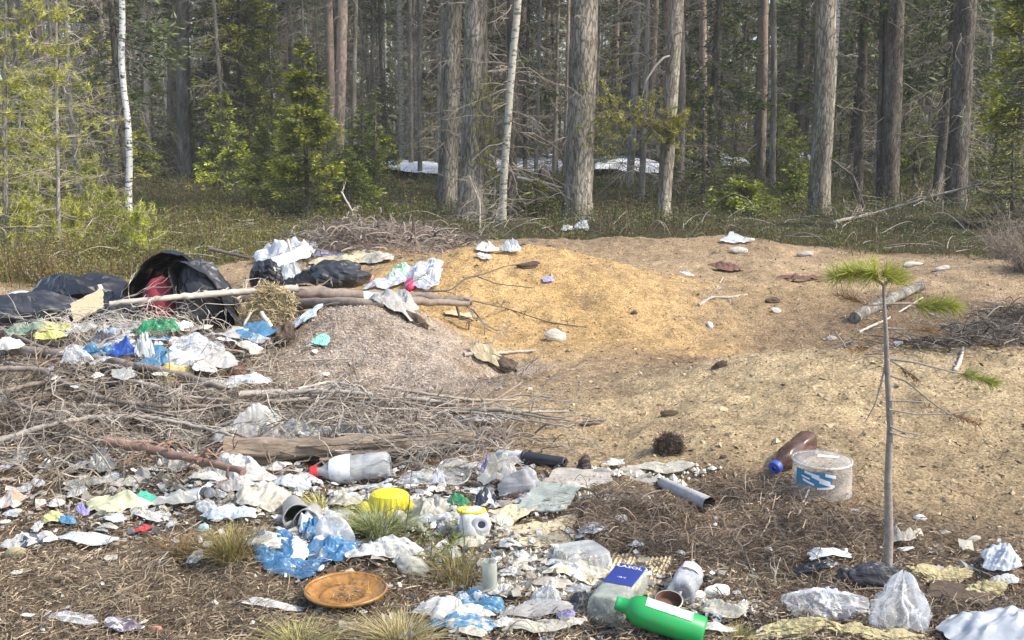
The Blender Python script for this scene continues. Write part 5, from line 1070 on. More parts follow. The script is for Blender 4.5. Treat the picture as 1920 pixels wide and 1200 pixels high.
for a in [(1388, 475, 34, 15, STONEP, 'pale rounded stone under the torn sheet at the forest edge'), (1042, 640, 40, 24, STONEP, 'pale angular stone alone on the orange sand slope'), (1510, 482, 34, 12, STONE, 'grey stone on the crest left of the sapling top'),
          (1712, 500, 40, 12, STONEP, 'pale stone on the crest right of the sapling top'), (1768, 508, 26, 12, STONEP, 'cream stone near the right end of the crest'), (1332, 617, 12, 12, WPL, 'tiny white chip on the sandy slope'),
          (1560, 640, 20, 12, STONE, 'small grey stone on the valley floor'), (1683, 652, 22, 14, WPL, 'small white stone just right of the sapling stem'), (1456, 590, 20, 12, STONEP, 'cream pebble left of the grey weathered log'),
          (1824, 1020, 30, 16, STONEP, 'flat khaki stone on the gravel by the right edge'), (292, 1190, 24, 20, SALMON, 'smooth pinkish stone at the bottom left'), (1726, 978, 24, 12, WPL, 'white broken block on the gravel right of the sapling stem'),
          (1448, 570, 26, 12, CLOD, 'dark clod of earth on the far sand'), (1190, 590, 14, 8, CLOD, 'small dark clod in the middle of the sand'), (1352, 690, 30, 14, CLOD, 'dark clod with a root on the sandy slope'),
          (1255, 782, 34, 12, CLOD, 'flat dark clod above the brown hairy ball'), (1110, 800, 44, 12, CLOD, 'flat dark clod left of the brown hairy ball'), (1356, 860, 14, 8, CLOD, 'tiny dark clod right of the brown hairy ball'),
          (780, 612, 50, 22, CLOD, 'grey brown clod near the top of the grey heap'), (800, 442, 34, 18, STONE, 'grey mossy lump on the brush bank'), (990, 505, 44, 10, CLOD, 'dark patch of earth on the orange sand crest')]: rock(*a)
# pit with its scraps
rag(918, 692, 54, 30, CREAM, 'cream rag hanging in the little pit under the bleached stick', 'rag', 'cream_rag', up=.8, jag=.3)
bag(940, 702, 50, 28, CLOD, 'dark root clod in the little pit', 'root', 'root_clod', amp=.45)
# brown hairy ball
fuzzy(1255, 856, 54, 44, LITTER, [(.10, .07, .045), (.06, .045, .03), (.16, .11, .08)], 'brown hairy ball of roots lying alone on the sand', 'root ball', 'root_ball', 1700, .035, .0022, amp=.18)
# straw clump
fuzzy(500, 632, 96, 92, STRAW, [(1.05, 1.0, 1.1), (.85, .8, .85), (1.25, 1.2, 1.3)], 'cream matted straw clump hanging at the left end of the log', 'straw', 'straw_clump', 2600, .07, .006, amp=.4, up=.95)
bag(528, 655, 44, 56, CLOD, 'root clod coloured dark for the shaded hollow below the straw clump', 'root', 'root_clod', amp=.4)  # shade of the hollow is put into the dark colour of this lump
stick('root', [(505, 655, 6.1), (512, 620, 6.1), (490, 585, 6.15)], 16, PALETW, 'thick pale root under the straw clump', 'root', taper=.5)
stick('root', [(470, 655, 6.1), (455, 615, 6.1), (470, 585, 6.15)], 9, PALETW, 'thinner pale root left below the straw clump', 'root', taper=.5)

# ------------------------------------------------------------------ left band of rubbish
X = [('bag', 210, 670, 92, 50, FILM, 'crumpled white bag with grey creases below the twig fan', D(amp=.25)),
     ('bag', 228, 672, 34, 24, PYEL, 'pale yellow wad beside the crumpled white bag', D(amp=.2)),
     ('rag', 292, 672, 74, 34, PGREEN, 'translucent green plastic sheet below the red cloth', D(up=.75, jag=.25, cat='sheet', name='plastic_sheet')),
     ('rag', 50, 672, 60, 30, mat('faded_green_net', (.20, .30, .22), .7, .3, dirt=.25), 'faded green net at the left edge', D(up=.7, jag=.4, cat='net', name='plastic_net')),
     ('rag', 5, 642, 22, 20, SALMON, 'salmon coloured bit cut by the left edge', D(up=.8, cat='scrap', name='plastic_scrap')),
     ('rag', 92, 668, 70, 16, mat('dull_yellow', (.55, .52, .22), .6, .3, dirt=.3), 'dull yellow wrapper on the brush', D(up=.6, cat='wrapper', name='wrapper')),
     ('rag', 92, 682, 46, 14, PYEL, 'bright yellow wrapper just below the dull one', D(up=.7, cat='wrapper', name='wrapper')),
     ('rag', 12, 712, 46, 34, PAPER, 'white crumpled paper at the left edge of the brush pile', D(up=.7)),
     ('bag', 155, 700, 56, 44, HAZY, 'cloudy crumpled film left of the blue packets', D(amp=.4)),
     ('rag', 195, 696, 50, 26, mat('dark_grey_film', (.12, .12, .13), .4, .3), 'dark grey film above the blue packets', D(up=.8, cat='film', name='plastic_film')),
     ('rag', 182, 716, 50, 22, BLUE2, 'faded sky blue packet left of the deep blue one', D(up=.75, cat='packet', name='packet')),
     ('rag', 235, 726, 58, 34, mat('deep_blue_packet', (.03, .09, .36), .4, .25), 'deep blue packet with pale lines on the brush pile', D(up=.85, cat='packet', name='packet', k=6)),
     ('rag', 148, 742, 40, 40, FILM, 'torn clear film hanging over the thick straight branch', D(up=.85, jag=.5, cat='film', name='plastic_film')),
     ('rag', 275, 732, 26, 60, mat('pale_cloth', (.60, .64, .62), .8, .12, dirt=.1), 'narrow pale cloth standing upright by the yellow tub', D(up=.97, jag=.15, cat='cloth', name='cloth_strip', square=True)),
     ('rag', 372, 706, 84, 36, FILM, 'clear stiff film above the crushed clear bottle', D(up=.8, jag=.45, cat='film', name='plastic_film')),
     ('bag', 400, 748, 74, 42, HAZY, 'crushed cloudy container between the yellow tub and the rusty cans', D(amp=.25, cat='container', name='crushed_container')),
     ('rag', 345, 726, 60, 20, mat('pale_blue_plate', (0, 0, 0)), 'bluish scrap of plastic behind the yellow tub', D(up=.7, cat='scrap', name='plastic_scrap')),
     ('rag', 380, 752, 46, 16, PAPER, 'small white paper under the crushed cloudy container', D(up=.6)),
     ('rag', 467, 696, 28, 12, PAPER, 'white scrap above the rusty cans', D(up=.6)),
     ('rag', 465, 778, 60, 38, FILM, 'clear film lying below the rusty cans', D(up=.6, jag=.4, cat='film', name='plastic_film')),
     ('rag', 335, 662, 40, 22, STYRO, 'white foam scrap beside the green sheet', D(up=.6, cat='foam', name='foam_scrap')),
     ('rag', 270, 832, 60, 9, WPL, 'narrow white strip lying on the pale arching branch', D(up=.5, square=True, jag=.05, cat='plastic strip', name='plastic_strip')),
     # papers in the middle
     ('rag', 470, 850, 130, 82, PAPER, 'largest crumpled white paper heap behind the rotten log', D(up=.72, jag=.35, n=40)),
     ('rag', 425, 918, 130, 74, PAPER, 'broad crumpled white paper with brown creases left of the rotten log', D(up=.62, jag=.3, n=40)),
     ('rag', 322, 896, 70, 62, PAPER, 'white torn paper hanging between two branches', D(up=.7, jag=.45, n=30)),
     ('rag', 350, 840, 80, 30, PAPER2, 'grubby folded paper above the torn hanging one', D(up=.7, jag=.35)),
     ('rag', 300, 868, 30, 22, MINT, 'small mint scrap between papers and branch', D(up=.7, cat='scrap', name='plastic_scrap')),
     ('rag', 185, 900, 46, 48, PAPER, 'small upright white paper on the pale crooked branch', D(up=.85, jag=.35)),
     ('rag', 155, 928, 74, 30, PAPER2, 'yellowish stained paper below the small upright one', D(up=.7, jag=.3)),
     ('rag', 235, 925, 60, 26, PAPER2, 'stained paper fold over the thick reddish branch', D(up=.7, jag=.3)),
     ('rag', 555, 848, 80, 52, HAZY, 'cloudy plastic with pinkish print behind the rotten log', D(up=.7, jag=.3, m2=PAPER2, cat='wrapper', name='wrapper')),
     ('rag', 585, 830, 50, 34, PAPER2, 'cream crumpled paper left of the clear oval tray', D(up=.75, jag=.35)),
     ('rag', 485, 965, 90, 66, PAPER2, 'flaky stained paper layers between thick branch and red cap', D(up=.5, jag=.4, n=34)),
     ('rag', 545, 925, 60, 24, WSH, 'bluish white film under the red cap', D(up=.6, cat='film', name='plastic_film')),
     ('rag', 430, 935, 60, 30, GREYPL, 'grey plastic scrap by the broken end of the thick branch', D(up=.6, cat='scrap', name='plastic_scrap')),
     ('rag', 425, 990, 96, 36, mat('pale_blue_film', (0, 0, 0)), 'bluish white plastic film left of the white foam block', D(up=.6, jag=.3, n=32, cat='film', name='plastic_film')),
     ('rag', 405, 946, 40, 26, PAPER, 'small bright white paper right of the white cup', D(up=.75)),
     ('bag', 525, 984, 26, 28, STYRO, 'white foam block left of the grey cups', D(amp=.12, cat='foam', name='foam_block')),
     ('rag', 330, 962, 80, 40, PAPER, 'crumpled white paper left of the white cup', D(up=.8, jag=.2)),
     ('rag', 218, 970, 110, 46, mat('cream_packet', (.62, .60, .38), .5, .2, dirt=.15), 'pale cream packet crushed open beside the green one', D(up=.65, jag=.2, cat='packet', name='packet', k=6)),
     ('rag', 270, 956, 50, 32, mat('sea_green_packet', (.10, .50, .36), .45, .2, dirt=.08), 'sea green mouth of the crushed packet', D(up=.8, jag=.2, cat='packet', name='packet', k=6)),
     ('rag', 272, 982, 30, 18, PAPER2, 'curled white ring of paper below the cream packet', D(up=.7)),
     ('rag', 153, 976, 20, 30, LILAC, 'small lilac card standing in the litter', D(up=.85, square=True, jag=.08, cat='card', name='lilac_card')),
     ('rag', 92, 994, 40, 24, mat('dull_yellow', (0, 0, 0)), 'yellowish flaked scrap left of the sky blue one', D(up=.6, cat='scrap', name='plastic_scrap')),
     ('rag', 120, 993, 34, 16, BLUE2, 'small sky blue scrap left of centre in the litter', D(up=.6, cat='scrap', name='plastic_scrap')),
     ('rag', 266, 1008, 32, 14, RED, 'small red scrap on the needle litter', D(up=.5, cat='scrap', name='plastic_scrap')),
     ('rag', 200, 1003, 34, 14, PAPER2, 'small pale scrap left of the red one', D(up=.6)),
     ('rag', 158, 1032, 100, 26, WSH, 'wide flat white rag with bluish end on the needle litter', D(up=.45, jag=.45, m2=PAPER, cat='rag', name='white_rag')),
     ('rag', 50, 1040, 100, 44, PAPER, 'white rag with a dark fold over the khaki box', D(up=.6, jag=.4, m2=INK, cut=.16, cat='rag', name='white_rag')),
     ('bag', 24, 1047, 42, 30, mat('khaki_box', (.38, .34, .18), .8, .3), 'crushed khaki box at the left edge', D(amp=.1, cat='box', name='crushed_box', k=4)),
     ('rag', 15, 965, 46, 44, PAPER, 'white paper with a reddish corner at the left edge', D(up=.6, m2=SALMON, cut=.14)),
     ('rag', 30, 935, 40, 22, HAZY, 'cloudy scrap above the white paper at the left edge', D(up=.6, cat='scrap', name='plastic_scrap')),
     ('bag', 380, 1002, 22, 24, mat('pale_teal', (.35, .52, .50), .4, .2), 'small pale teal container by the olive grass tuft', D(amp=.1, cat='container', name='small_container')),
     ('rag', 128, 1180, 78, 26, FILM, 'clear film lying on the needle litter at the bottom left', D(up=.4, jag=.35, cat='film', name='plastic_film')),
     ('rag', 362, 1072, 24, 36, FILM, 'small clear wrapper on the needle litter', D(up=.4, jag=.3, cat='wrapper', name='wrapper')),
     ('rag', 225, 1200, 64, 34, mat('plum_wrapper', (.16, .12, .15), .4, .3), 'plum and white wrapper cut by the bottom edge', D(up=.5, m2=WSH, cat='wrapper', name='wrapper')),
     ('rag', 208, 1062, 20, 8, PAPER2, 'narrow pale chip on the needle litter', D(up=.3, square=True)),
     ('rag', 30, 1090, 22, 12, PAPER2, 'pale chip alone at the left of the needle litter', D(up=.5)),
     # centre
     ('rag', 888, 806, 74, 32, mat('pinkish_shell', (.60, .57, .58), .4, .15, dirt=.1, alpha=.85), 'pale pinkish plastic shell where brush meets sand', D(up=.55, jag=.2, cat='shell', name='plastic_shell', smooth=True)),
     ('rag', 935, 918, 70, 58, PAPER, 'crushed white carton with purple edge and faded flowers', D(up=.9, jag=.2, m2=PAPER2, cat='carton', name='crushed_carton', k=6)),
     ('rag', 912, 902, 18, 46, LILAC, 'purple edge strip of the crushed carton', D(up=.95, square=True, jag=.1, cat='carton', name='carton_strip')),
     ('bag', 975, 936, 76, 66, mat('smoky_plastic', (.40, .39, .41), .25, .2, dirt=.15, alpha=.75), 'smoky clear crushed tub right of the crushed carton', D(amp=.22, cat='tub', name='crushed_tub', k=5, up=.85)),
     ('bag', 985, 936, 60, 16, RUST, 'brown rim piece under the smoky crushed tub', D(amp=.1, cat='tub', name='brown_base')),
     ('rag', 950, 882, 60, 30, HAZY, 'dusty glassy scrap between the white box and the carton', D(up=.85, cat='scrap', name='plastic_scrap')),
     ('rag', 912, 962, 40, 44, WPL, 'white packet with grey print below the carton', D(up=.9, m2=INK, cut=.12, cat='packet', name='packet')),
     ('rag', 780, 920, 70, 30, HAZY, 'cloudy film between bottle and clear oval bowl', D(up=.7, cat='film', name='plastic_film')),
     ('rag', 823, 920, 22, 36, mat('lilac_white', (.62, .60, .70), .5, .1, dirt=.05), 'upright lilac white flap left of the clear oval bowl', D(up=.95, square=True, jag=.2, cat='flap', name='plastic_flap')),
     ('rag', 810, 985, 80, 50, PAPER2, 'flaky white paper right of the yellow piece', D(up=.6, jag=.4)),
     ('bag', 790, 990, 60, 30, WSH, 'bluish white wad under the flaky paper', D(amp=.3, cat='wad', name='plastic_wad')),
     ('bag', 840, 992, 56, 40, HAZY, 'crumpled cloudy wad left of the white container with the round hole', D(amp=.3, cat='wad', name='plastic_wad')),
     ('rag', 860, 960, 44, 30, PGREEN, 'dark green film behind the white container with the round hole', D(up=.7, cat='film', name='plastic_film')),
     ('rag', 760, 955, 40, 22, PAPER, 'white scrap behind the yellow piece', D(up=.7)),
     ('rag', 645, 960, 60, 26, PAPER2, 'stained paper left of the yellow piece', D(up=.6)),
     ('rag', 690, 925, 90, 18, HAZY, 'dirty film under the clear bottle', D(up=.5, cat='film', name='plastic_film')),
     ('rag', 1150, 883, 36, 14, PAPER, 'white flat piece on the sand above the long grey board', D(up=.5, square=True)),
     ('rag', 1245, 900, 120, 16, PAPER2, 'long crumbling strip of white foam on the sand edge', D(up=.45, jag=.35, n=44, k=10, f=1.6, cat='foam', name='foam_strip')),
     ('rag', 958, 998, 56, 74, CREAM, 'cream torn strip along the dusty glass pane', D(up=.2, jag=.3, rot=-.9, cat='card', name='card_strip')),
     ('rag', 1070, 925, 60, 12, PAPER2, 'pale flake on the long grey board', D(up=.5)),
     ('rag', 1005, 1032, 130, 44, CREAM, 'tan cardboard lying flat below the dusty glass pane', D(up=.12, jag=.2, cat='cardboard', name='cardboard', lift=.01, square=True)),
     ('rag', 880, 1040, 60, 30, PAPER2, 'stained paper below the white container with the round hole', D(up=.5)),
     ('rag', 720, 1062, 120, 56, PAPER, 'crumpled white paper right of the clear dome', D(up=.55, jag=.35, n=34)),
     ('bag', 772, 1082, 62, 46, mat('grey_box', (.40, .39, .33), .8, .2, dirt=.2), 'crushed greyish box behind the thin dark stem', D(amp=.12, cat='box', name='crushed_box', k=4)),
     ('rag', 730, 1050, 44, 18, PYEL, 'pale yellow scrap under the crumpled paper', D(up=.5, cat='scrap', name='plastic_scrap')),
     ('rag', 515, 1042, 110, 34, PAPER, 'white wrinkled paper behind the blue bag', D(up=.6, jag=.3, n=30)),
     ('rag', 510, 1152, 92, 24, PAPER, 'white flat rag left of the amber plate', D(up=.5, jag=.35, cat='rag', name='white_rag')),
     ('bag', 600, 1152, 16, 14, STYRO, 'tiny white lump on the amber plate rim', D(cat='foam', name='foam_lump')),
     ('rag', 850, 1172, 130, 56, PAPER, 'large crumpled white cloth in front of the foam crumbs', D(up=.5, jag=.35, n=38, cat='cloth', name='white_cloth')),
     ('rag', 885, 1150, 60, 34, WSH, 'white film with sky blue corner on the crumpled cloth', D(up=.75, m2=BLUE2, cat='film', name='plastic_film')),
     ('rag', 908, 1162, 78, 42, BLUE2, 'sky blue plastic film folded right of the white cloth', D(up=.6, jag=.3, cat='film', name='plastic_film')),
     ('rag', 868, 1190, 110, 34, BLUE2, 'sky blue strip of plastic trailing from the white cloth', D(up=.35, jag=.45, m2=HAZY, cat='film', name='plastic_film')),
     ('rag', 820, 1192, 38, 24, BLUE, 'darker blue end of a plastic strip at the straw tuft', D(up=.6, cat='film', name='plastic_film')),
     ('rag', 1025, 1150, 60, 52, HAZY, 'cloudy film above the folded grey strap', D(up=.7, cat='film', name='plastic_film')),
     ('rag', 1010, 1175, 120, 34, GREYC, 'folded grey strap in front of the cloudy film', D(up=.5, jag=.4, cat='strap', name='grey_strap')),
     ('rag', 930, 1192, 60, 24, PAPER, 'white paper near the bottom edge below the blue film', D(up=.5)),
     ('rag', 1000, 1204, 120, 28, PAPER2, 'stained grey paper cut by the bottom edge', D(up=.4)),
     ('rag', 880, 1204, 60, 24, PAPER2, 'cream lump of paper at the bottom edge', D(up=.5)),
     ('rag', 1035, 1110, 70, 16, STICKP, 'weathered flat wood piece among the foam crumbs', D(up=.4, cat='wood', name='wood_piece')),
     ('rag', 1062, 1172, 30, 16, LILAC, 'small violet blue scrap below the blue cap', D(up=.6, cat='scrap', name='plastic_scrap')),
     ('rag', 1090, 1130, 60, 30, HAZY, 'cloudy wrapper behind the blue cap', D(up=.7, cat='wrapper', name='wrapper')),
     ('rag', 1190, 1100, 60, 26, WSH, 'white wrapper with a violet corner above the navy label', D(up=.6, m2=LILAC, cut=.1, cat='wrapper', name='wrapper')),
     ('bag', 1345, 1124, 50, 32, STYRO, 'angular lump of white foam right of the crushed clear bottle', D(amp=.25, cat='foam', name='foam_lump', k=4)),
     ('bag', 1312, 1134, 26, 28, STYRO, 'small round lump of white foam beside the crushed clear bottle', D(amp=.15, cat='foam', name='foam_lump')),
     ('rag', 1360, 1172, 86, 40, PAPER2, 'grubby wad of paper right of the green bottle', D(up=.6, jag=.35)),
     ('rag', 1345, 1196, 70, 22, PAPER, 'white flat scraps below the grubby wad', D(up=.5)),
     ('rag', 1165, 990, 22, 16, PAPER, 'tiny white scrap in the dark litter above the corrugated card', D(up=.7)),
     ('rag', 1195, 1040, 26, 12, WPL, 'small white shard over the corrugated card', D(up=.6, cat='shard', name='plastic_shard')),
     ('rag', 1085, 1100, 120, 40, CREAM, 'pale crumbling card between tray and corrugated card', D(up=.2, jag=.35, m2=STYRO, cat='card', name='crumbling_card')),
     ('rag', 1558, 1054, 68, 20, WPL, 'flat white plank piece above the black bag', D(up=.5, square=True, jag=.06, cat='board', name='white_board')),
     ('rag', 1605, 972, 16, 8, PAPER, 'tiny white scrap left of the sapling stem', D(up=.6)),
     ('rag', 1694, 1032, 44, 40, PAPER2, 'greyish white wad just right of the sapling stem', D(up=.75, jag=.3)),
     ('rag', 1700, 1045, 30, 8, PAPER, 'narrow white shard below the greyish wad', D(up=.5)),
     ('rag', 1895, 1085, 66, 56, WSH, 'white plastic film at the right edge above the big sheet', D(up=.5, jag=.35, cat='film', name='plastic_film')),
     ('rag', 1890, 1112, 46, 20, PAPER, 'white scraps under the film at the right edge', D(up=.5)),
     ]
for kd, px, py, w_, h_, m_, lb, kw in X:
    if kd == 'rag': rag(px, py, w_, h_, m_, lb, **kw)
    else: bag(px, py, w_, h_, m_, lb, **kw)
# cans, tubs, cups
cup((436, 724), (450, 716, 5.62), 17, RUST, 'left rusty can half hidden behind the other one', 1, 1, cat='can', name='rusty_can', inner=RUST)
e = cup((487, 722, 5.75), (470, 724, 5.45), 17, RUST, 'right rusty can with its round bottom facing the camera', 1, 1, cat='can', name='rusty_can')
cup((330, 748), (324, 722, 5.62), 36, mat('yellow_tub', (.55, .43, .13), .5, .25, dirt=.15), 'tilted yellow tub with a dark slot and pale lid', .9, 1.0, cat='tub', name='yellow_tub', inner=YEL, dent=.25, sy=.6)
cup((352, 945, 3.93), (385, 943, 3.86), 17, WPL, 'clean white cup lying beside the crumpled paper', .8, 1.0)
# grey cups / lids
for i_, (a, b_, r_, lb) in enumerate([((548, 968, 3.8), (560, 994, 3.62), 27, 'left grey plastic cup of the cluster behind the blue bag'), ((590, 978, 3.72), (574, 1000, 3.6), 24, 'middle grey plastic cup with a dark cut in its rim')]):
    cup(a, b_, r_, GREYPL, lb, .75, 1.0, cat='cup', dent=.2, inner=GREYPL)
bag(627, 1034, 74, 74, HAZY, 'clear crumpled dome shaped bottle bottom behind the blue bag', 'container', 'clear_dome', amp=.10, up=.92, smooth=True, k=9)
# yellow ridged piece
e = empty('yellow_container', G(728, 975), 'bright yellow ridged plastic piece half hidden by green grass', 'container'); s = mpp(e.location.y)
V, F = lathe([(.01, .001), (.9, 0), (1, .1), (.93, .62), (.86, .92), (.7, 1.02), (.01, 1.04)], 64, 0); th = np.arctan2(V[:, 1], V[:, 0]); rr = 1+.035*np.sign(np.sin(th*22))*(V[:, 2] < .85); V = V*np.array([52*s*.8, 52*s*.55, 44*s]); V[:, :2] *= rr[:, None]
mb = MB(); mb.add(V+[0, .05, 0], F); mb.build('body', YEL, e)
for sx_ in (-1, 1): V, F = blob(26*s, 22*s, 30*s, 0, 5+sx_, .12, 16, .6, 4); mb = MB(); mb.add(V+[sx_*44*s, .03, 0], F); mb.build('flap', YEL, e)
# white container with round hole and yellow mouth
e = empty('white_container', G(890, 1010), 'white container with yellow mouth and a round dark hole', 'container'); s = mpp(e.location.y)
V, F = blob(62*s, 50*s, 64*s, .3, 12, .10, 30, .6, 5); mb = MB(); mb.add(V, F); mb.build('body', WPL, e, smooth=True)
V, F = lathe([(.55, .0), (1, .04), (1, .16), (.82, .18), (.80, .05)], 26); V = V*np.array([27*s, 16*s, 40*s]); mb = MB(); mb.add(V+[-6*s, -.0, 52*s], F); mb.build('mouth', YEL, e, smooth=True)
V, F = lathe([(.40, .0), (.44, .04), (1, .02), (1.05, -.08)], 22); V = V*17*s; V = V[:, [0, 2, 1]]*[1, -1, 1]; mb = MB(); mb.add(V+[14*s, -24*s, 38*s], F); mb.build('ring', WPL, e, smooth=True)
V, F = lathe([(.01, 0), (.42, .0)], 18); V = V*17*s; V = V[:, [0, 2, 1]]*[1, -1, 1]; mb = MB(); mb.add(V+[14*s, -24.5*s, 38*s], F); mb.build('hole', INK, e)  # flat dark disc, the shade inside the hole put into its colour
# bottles
bottle((733, 893, 4.18), (588, 906, 4.1), 27, mat('bottle_clear', (.62, .64, .64), .12, .2, 8, dirt=.2, bump=.25, bscale=20, alpha=.5), 'large clear bottle with red cap and white label lying before the rotten log', cap=CAPR, band=mat('white_label', (.72, .72, .70), .5, .1, dirt=.08, bump=0), bandz=(.5, .78), dent=.16, spin=PI/2+.5, capr=.42, words=[('VICHY', .66, .36, PI/2)], ink=INK)
bottle((935, 862, 4.5), (998, 874, 4.42), 12, WPL, 'small white plastic box and spout right of the rotten log tip', prof=DET, dent=.15)
slab([(925, 862, 4.5), (967, 862, 4.5), (968, 839, 4.52), (928, 838, 4.54)], .03, WPL, 'small white square box with faint writing on the sand edge', 'box', 'white_box')
# black boot-like pipe
cup((1060, 880, 4.35), (985, 872, 4.4), 17, BLACKD, 'black plastic tube with a pale sleeve lying on the sand edge', .6, 1.0, cat='tube', name='black_tube', dent=.3, inner=BLACK)
cup((984, 872, 4.4), (966, 868, 4.42), 14, mat('pinkish_shell', (0, 0, 0)), 'pale sleeve at the end of the black tube', .95, 1.0, cat='tube', name='pale_sleeve', rim=False)
bag(1096, 890, 26, 34, mat('burnt_brown', (.05, .03, .025), .6, .4), 'dark brown charred scrap right of the black tube', 'scrap', 'charred_scrap', amp=.5)
# clear trays
def tray(px, py, wpx, dm, hpx, m, label, rot=0, tilt=0, flip=False, sq=4, Y=None, ribs=0, base=.86):
    g = G(px, py)+Vector((0, 0, .02)); s = mpp(g.y); e = empty('clear_tray', g, label, 'tray'); th = np.linspace(0, 2*PI, 49)[:-1]; c_, s_ = np.cos(th), np.sin(th); r = (np.abs(c_)**sq+np.abs(s_)**sq)**(-1/sq)
    w = wpx*s/2; d = dm/2; h = hpx*s; rg = 1+(ribs*.012*np.sign(np.sin(th*24)) if ribs else 0)
    rings = [(0.02, 0), (base*.97, 0), (base, .06), (.97, .94), (1.04, 1.0), (1.08, .97)]
    V = np.stack([np.stack([q*w*c_*r*rg, q*d*s_*r*rg, np.full(48, z*h)], -1) for q, z in rings]).reshape(-1, 3); i = np.arange(len(V)).reshape(len(rings), 48); F = np.stack([i[:-1], np.roll(i[:-1], -1, 1), np.roll(i[1:], -1, 1), i[1:]], -1).reshape(-1, 4)
    if flip: V[:, 2] = h-V[:, 2]
    nb = 4*48; mb = MB(); mb.add(V, F[:3*48]); mb.build('body', m, e); mb = MB(); mb.add(V, F[3*48:]); mb.build('rim', m, e)
    e.rotation_euler = (tilt, 0, rot); return e
tray(640, 850, 96, .20, 26, HAZY, 'clear oval food tray behind the rotten log', rot=-.25, sq=2.2, Y=4.95, ribs=1, tilt=.35)
tray(850, 905, 60, .14, 18, CLEAR, 'clear oval bowl lying on the brown stick', rot=.2, sq=2, Y=4.35, tilt=.5)
tray(1092, 1072, 96, .20, 34, CLEAR, 'clear ribbed square tray standing tilted on the cardboard', rot=.35, sq=6, Y=3.3, ribs=1, flip=True, tilt=-.12)
# big clear tub with blue label
e = empty('clear_tub', G(1548, 935), 'large upturned clear tub with a blue and white label at the sand edge', 'tub'); s = mpp(e.location.y); e.location.z += .005; e.location.y += 54*s*.6; s82 = .78
V, F = lathe([(.01, 66*s), (.80, 65*s), (.97, 63*s), (1.0, 59*s), (1.03, 34*s), (1.06, 2*s), (1.10, 0), (1.10, 3*s)], 44, .05); V[:, :2] *= 54*s; mb = MB(); mb.add(V, F); mb.build('body', mat('tub_clear', (.62, .61, .58), .12, .2, 8, dirt=.06, bump=.1, alpha=.15), e, smooth=True)
V, F = lathe([(.99, 64*s), (1.03, 63*s), (1.035, 60*s), (1.0, 59*s)], 44); V[:, :2] *= 54*s; mb = MB(); mb.add(V, F); mb.build('rim', HAZY, e, smooth=True)
th = np.linspace(-2.8, -1.55, 26); zz = np.linspace(26, 54, 6)*s; rr_ = 54*s*1.045
V = np.stack([np.broadcast_to(rr_*np.cos(th), (6, 26)), np.broadcast_to(rr_*np.sin(th), (6, 26)), np.repeat(zz[:, None], 26, 1)], -1).reshape(-1, 3); i = np.arange(156).reshape(6, 26); F = np.stack([i[:-1, :-1], i[:-1, 1:], i[1:, 1:], i[1:, :-1]], -1).reshape(-1, 4)
mb = MB(); mb.add(V, F); lb_ = mb.build('label', TEALP, e, smooth=True)
for (a0_, z_, L2, w2, tl_) in [(-2.2, 58, .5, 5, -.2), (-1.9, 50, .6, 6, -.35), (-1.7, 42, .5, 5, -.3), (-2.3, 42, .4, 4, -.3), (-1.6, 58, .35, 6, -.2), (-2.4, 50, .3, 3, -.2), (-1.75, 34, .5, 4, .15)]:
    t2 = np.linspace(a0_-L2/2, a0_+L2/2, 8); zc = (z_-9)*s+(t2-a0_)*54*s*tl_; ro = rr_*1.012; V = np.concatenate([np.stack([ro*np.cos(t2), ro*np.sin(t2), zc-w2*s/2], -1), np.stack([ro*np.cos(t2), ro*np.sin(t2), zc+w2*s/2], -1)]); F = np.array([[k, k+1, k+9, k+8] for k in range(7)])
    mb = MB(); mb.add(V, F); mb.build('print', WHITE_INK, lb_)
mb = MB(); u = np.array([[-16, -4], [14, -10], [18, -2], [-10, 6]])*s*1.3; mb.add(np.c_[u+[10*s, 6*s], np.full(4, 67*s)], [[0, 1, 2, 3]]); mb.build('sticker', WPL, e)
bottle((1518, 846, 4.55), (1452, 898, 4.32), 24, mat('brown_bottle', (.13, .07, .055), .25, .4, 8, dirt=.15, alpha=.85), 'crushed brown bottle with blue cap lying behind the clear tub', cap=CAPB, dent=.35, capr=.5)
rag(1512, 858, 44, 16, WSH, 'white flap behind the rim of the clear tub', 'flap', 'plastic_flap', up=.8)
# grey bark tube, board, glass pane, corrugated card
cup((1240, 918, 4.05), (1332, 960, 3.75), 15, mat('birch_tube', (.42, .40, .38), .8, .3, 14, dirt=.2), 'grey birch bark tube with an open end lying on the dark litter', .8, 1.0, cat='bark', name='bark_tube', rim=False, inner=CLOD, dent=.15)
slab([(1000, 938), (1240, 918), (1200, 893), (1040, 893)], .015, mat('grey_board', (.38, .35, .31), .9, .35, 12, dirt=.3, bump=.6, stretch=(.3, 2, 1)), 'long grey weathered board flat on the ground left of the bark tube', 'board', 'weathered_board', lift=.02, bend=.06)
slab([(962, 976), (1060, 970), (1088, 925), (1005, 918)], .006, GLASSG, 'dusty greenish glass pane lying flat before the grey board', 'glass', 'glass_sheet', lift=.03)
def corrugated(corners, n, m, label):
    C4 = [np.array(G(*q)) for q in corners]; u, v = np.meshgrid(np.linspace(0, 1, n*4+1), np.linspace(0, 1, 8)); P = C4[0]*((1-u)*(1-v))[..., None]+C4[1]*(u*(1-v))[..., None]+C4[2]*(u*v)[..., None]+C4[3]*((1-u)*v)[..., None]
    P[..., 2] += .016+.004*np.sin(u*n*2*PI)+.03*(fbm(u*2, v*2, 2, 3)-.5); c = P.mean((0, 1)); i = np.arange(u.size).reshape(u.shape); mb = MB(); F = np.stack([i[:-1, :-1], i[:-1, 1:], i[1:, 1:], i[1:, :-1]], -1).reshape(-1, 4); V = (P-c).reshape(-1, 3)
    mb.add(np.r_[V, V-[0, 0, .004]], np.r_[F, F[:, ::-1]+len(V)]); return tag(mb.build('corrugated_card', m, None, Vector(c)), label, 'cardboard')
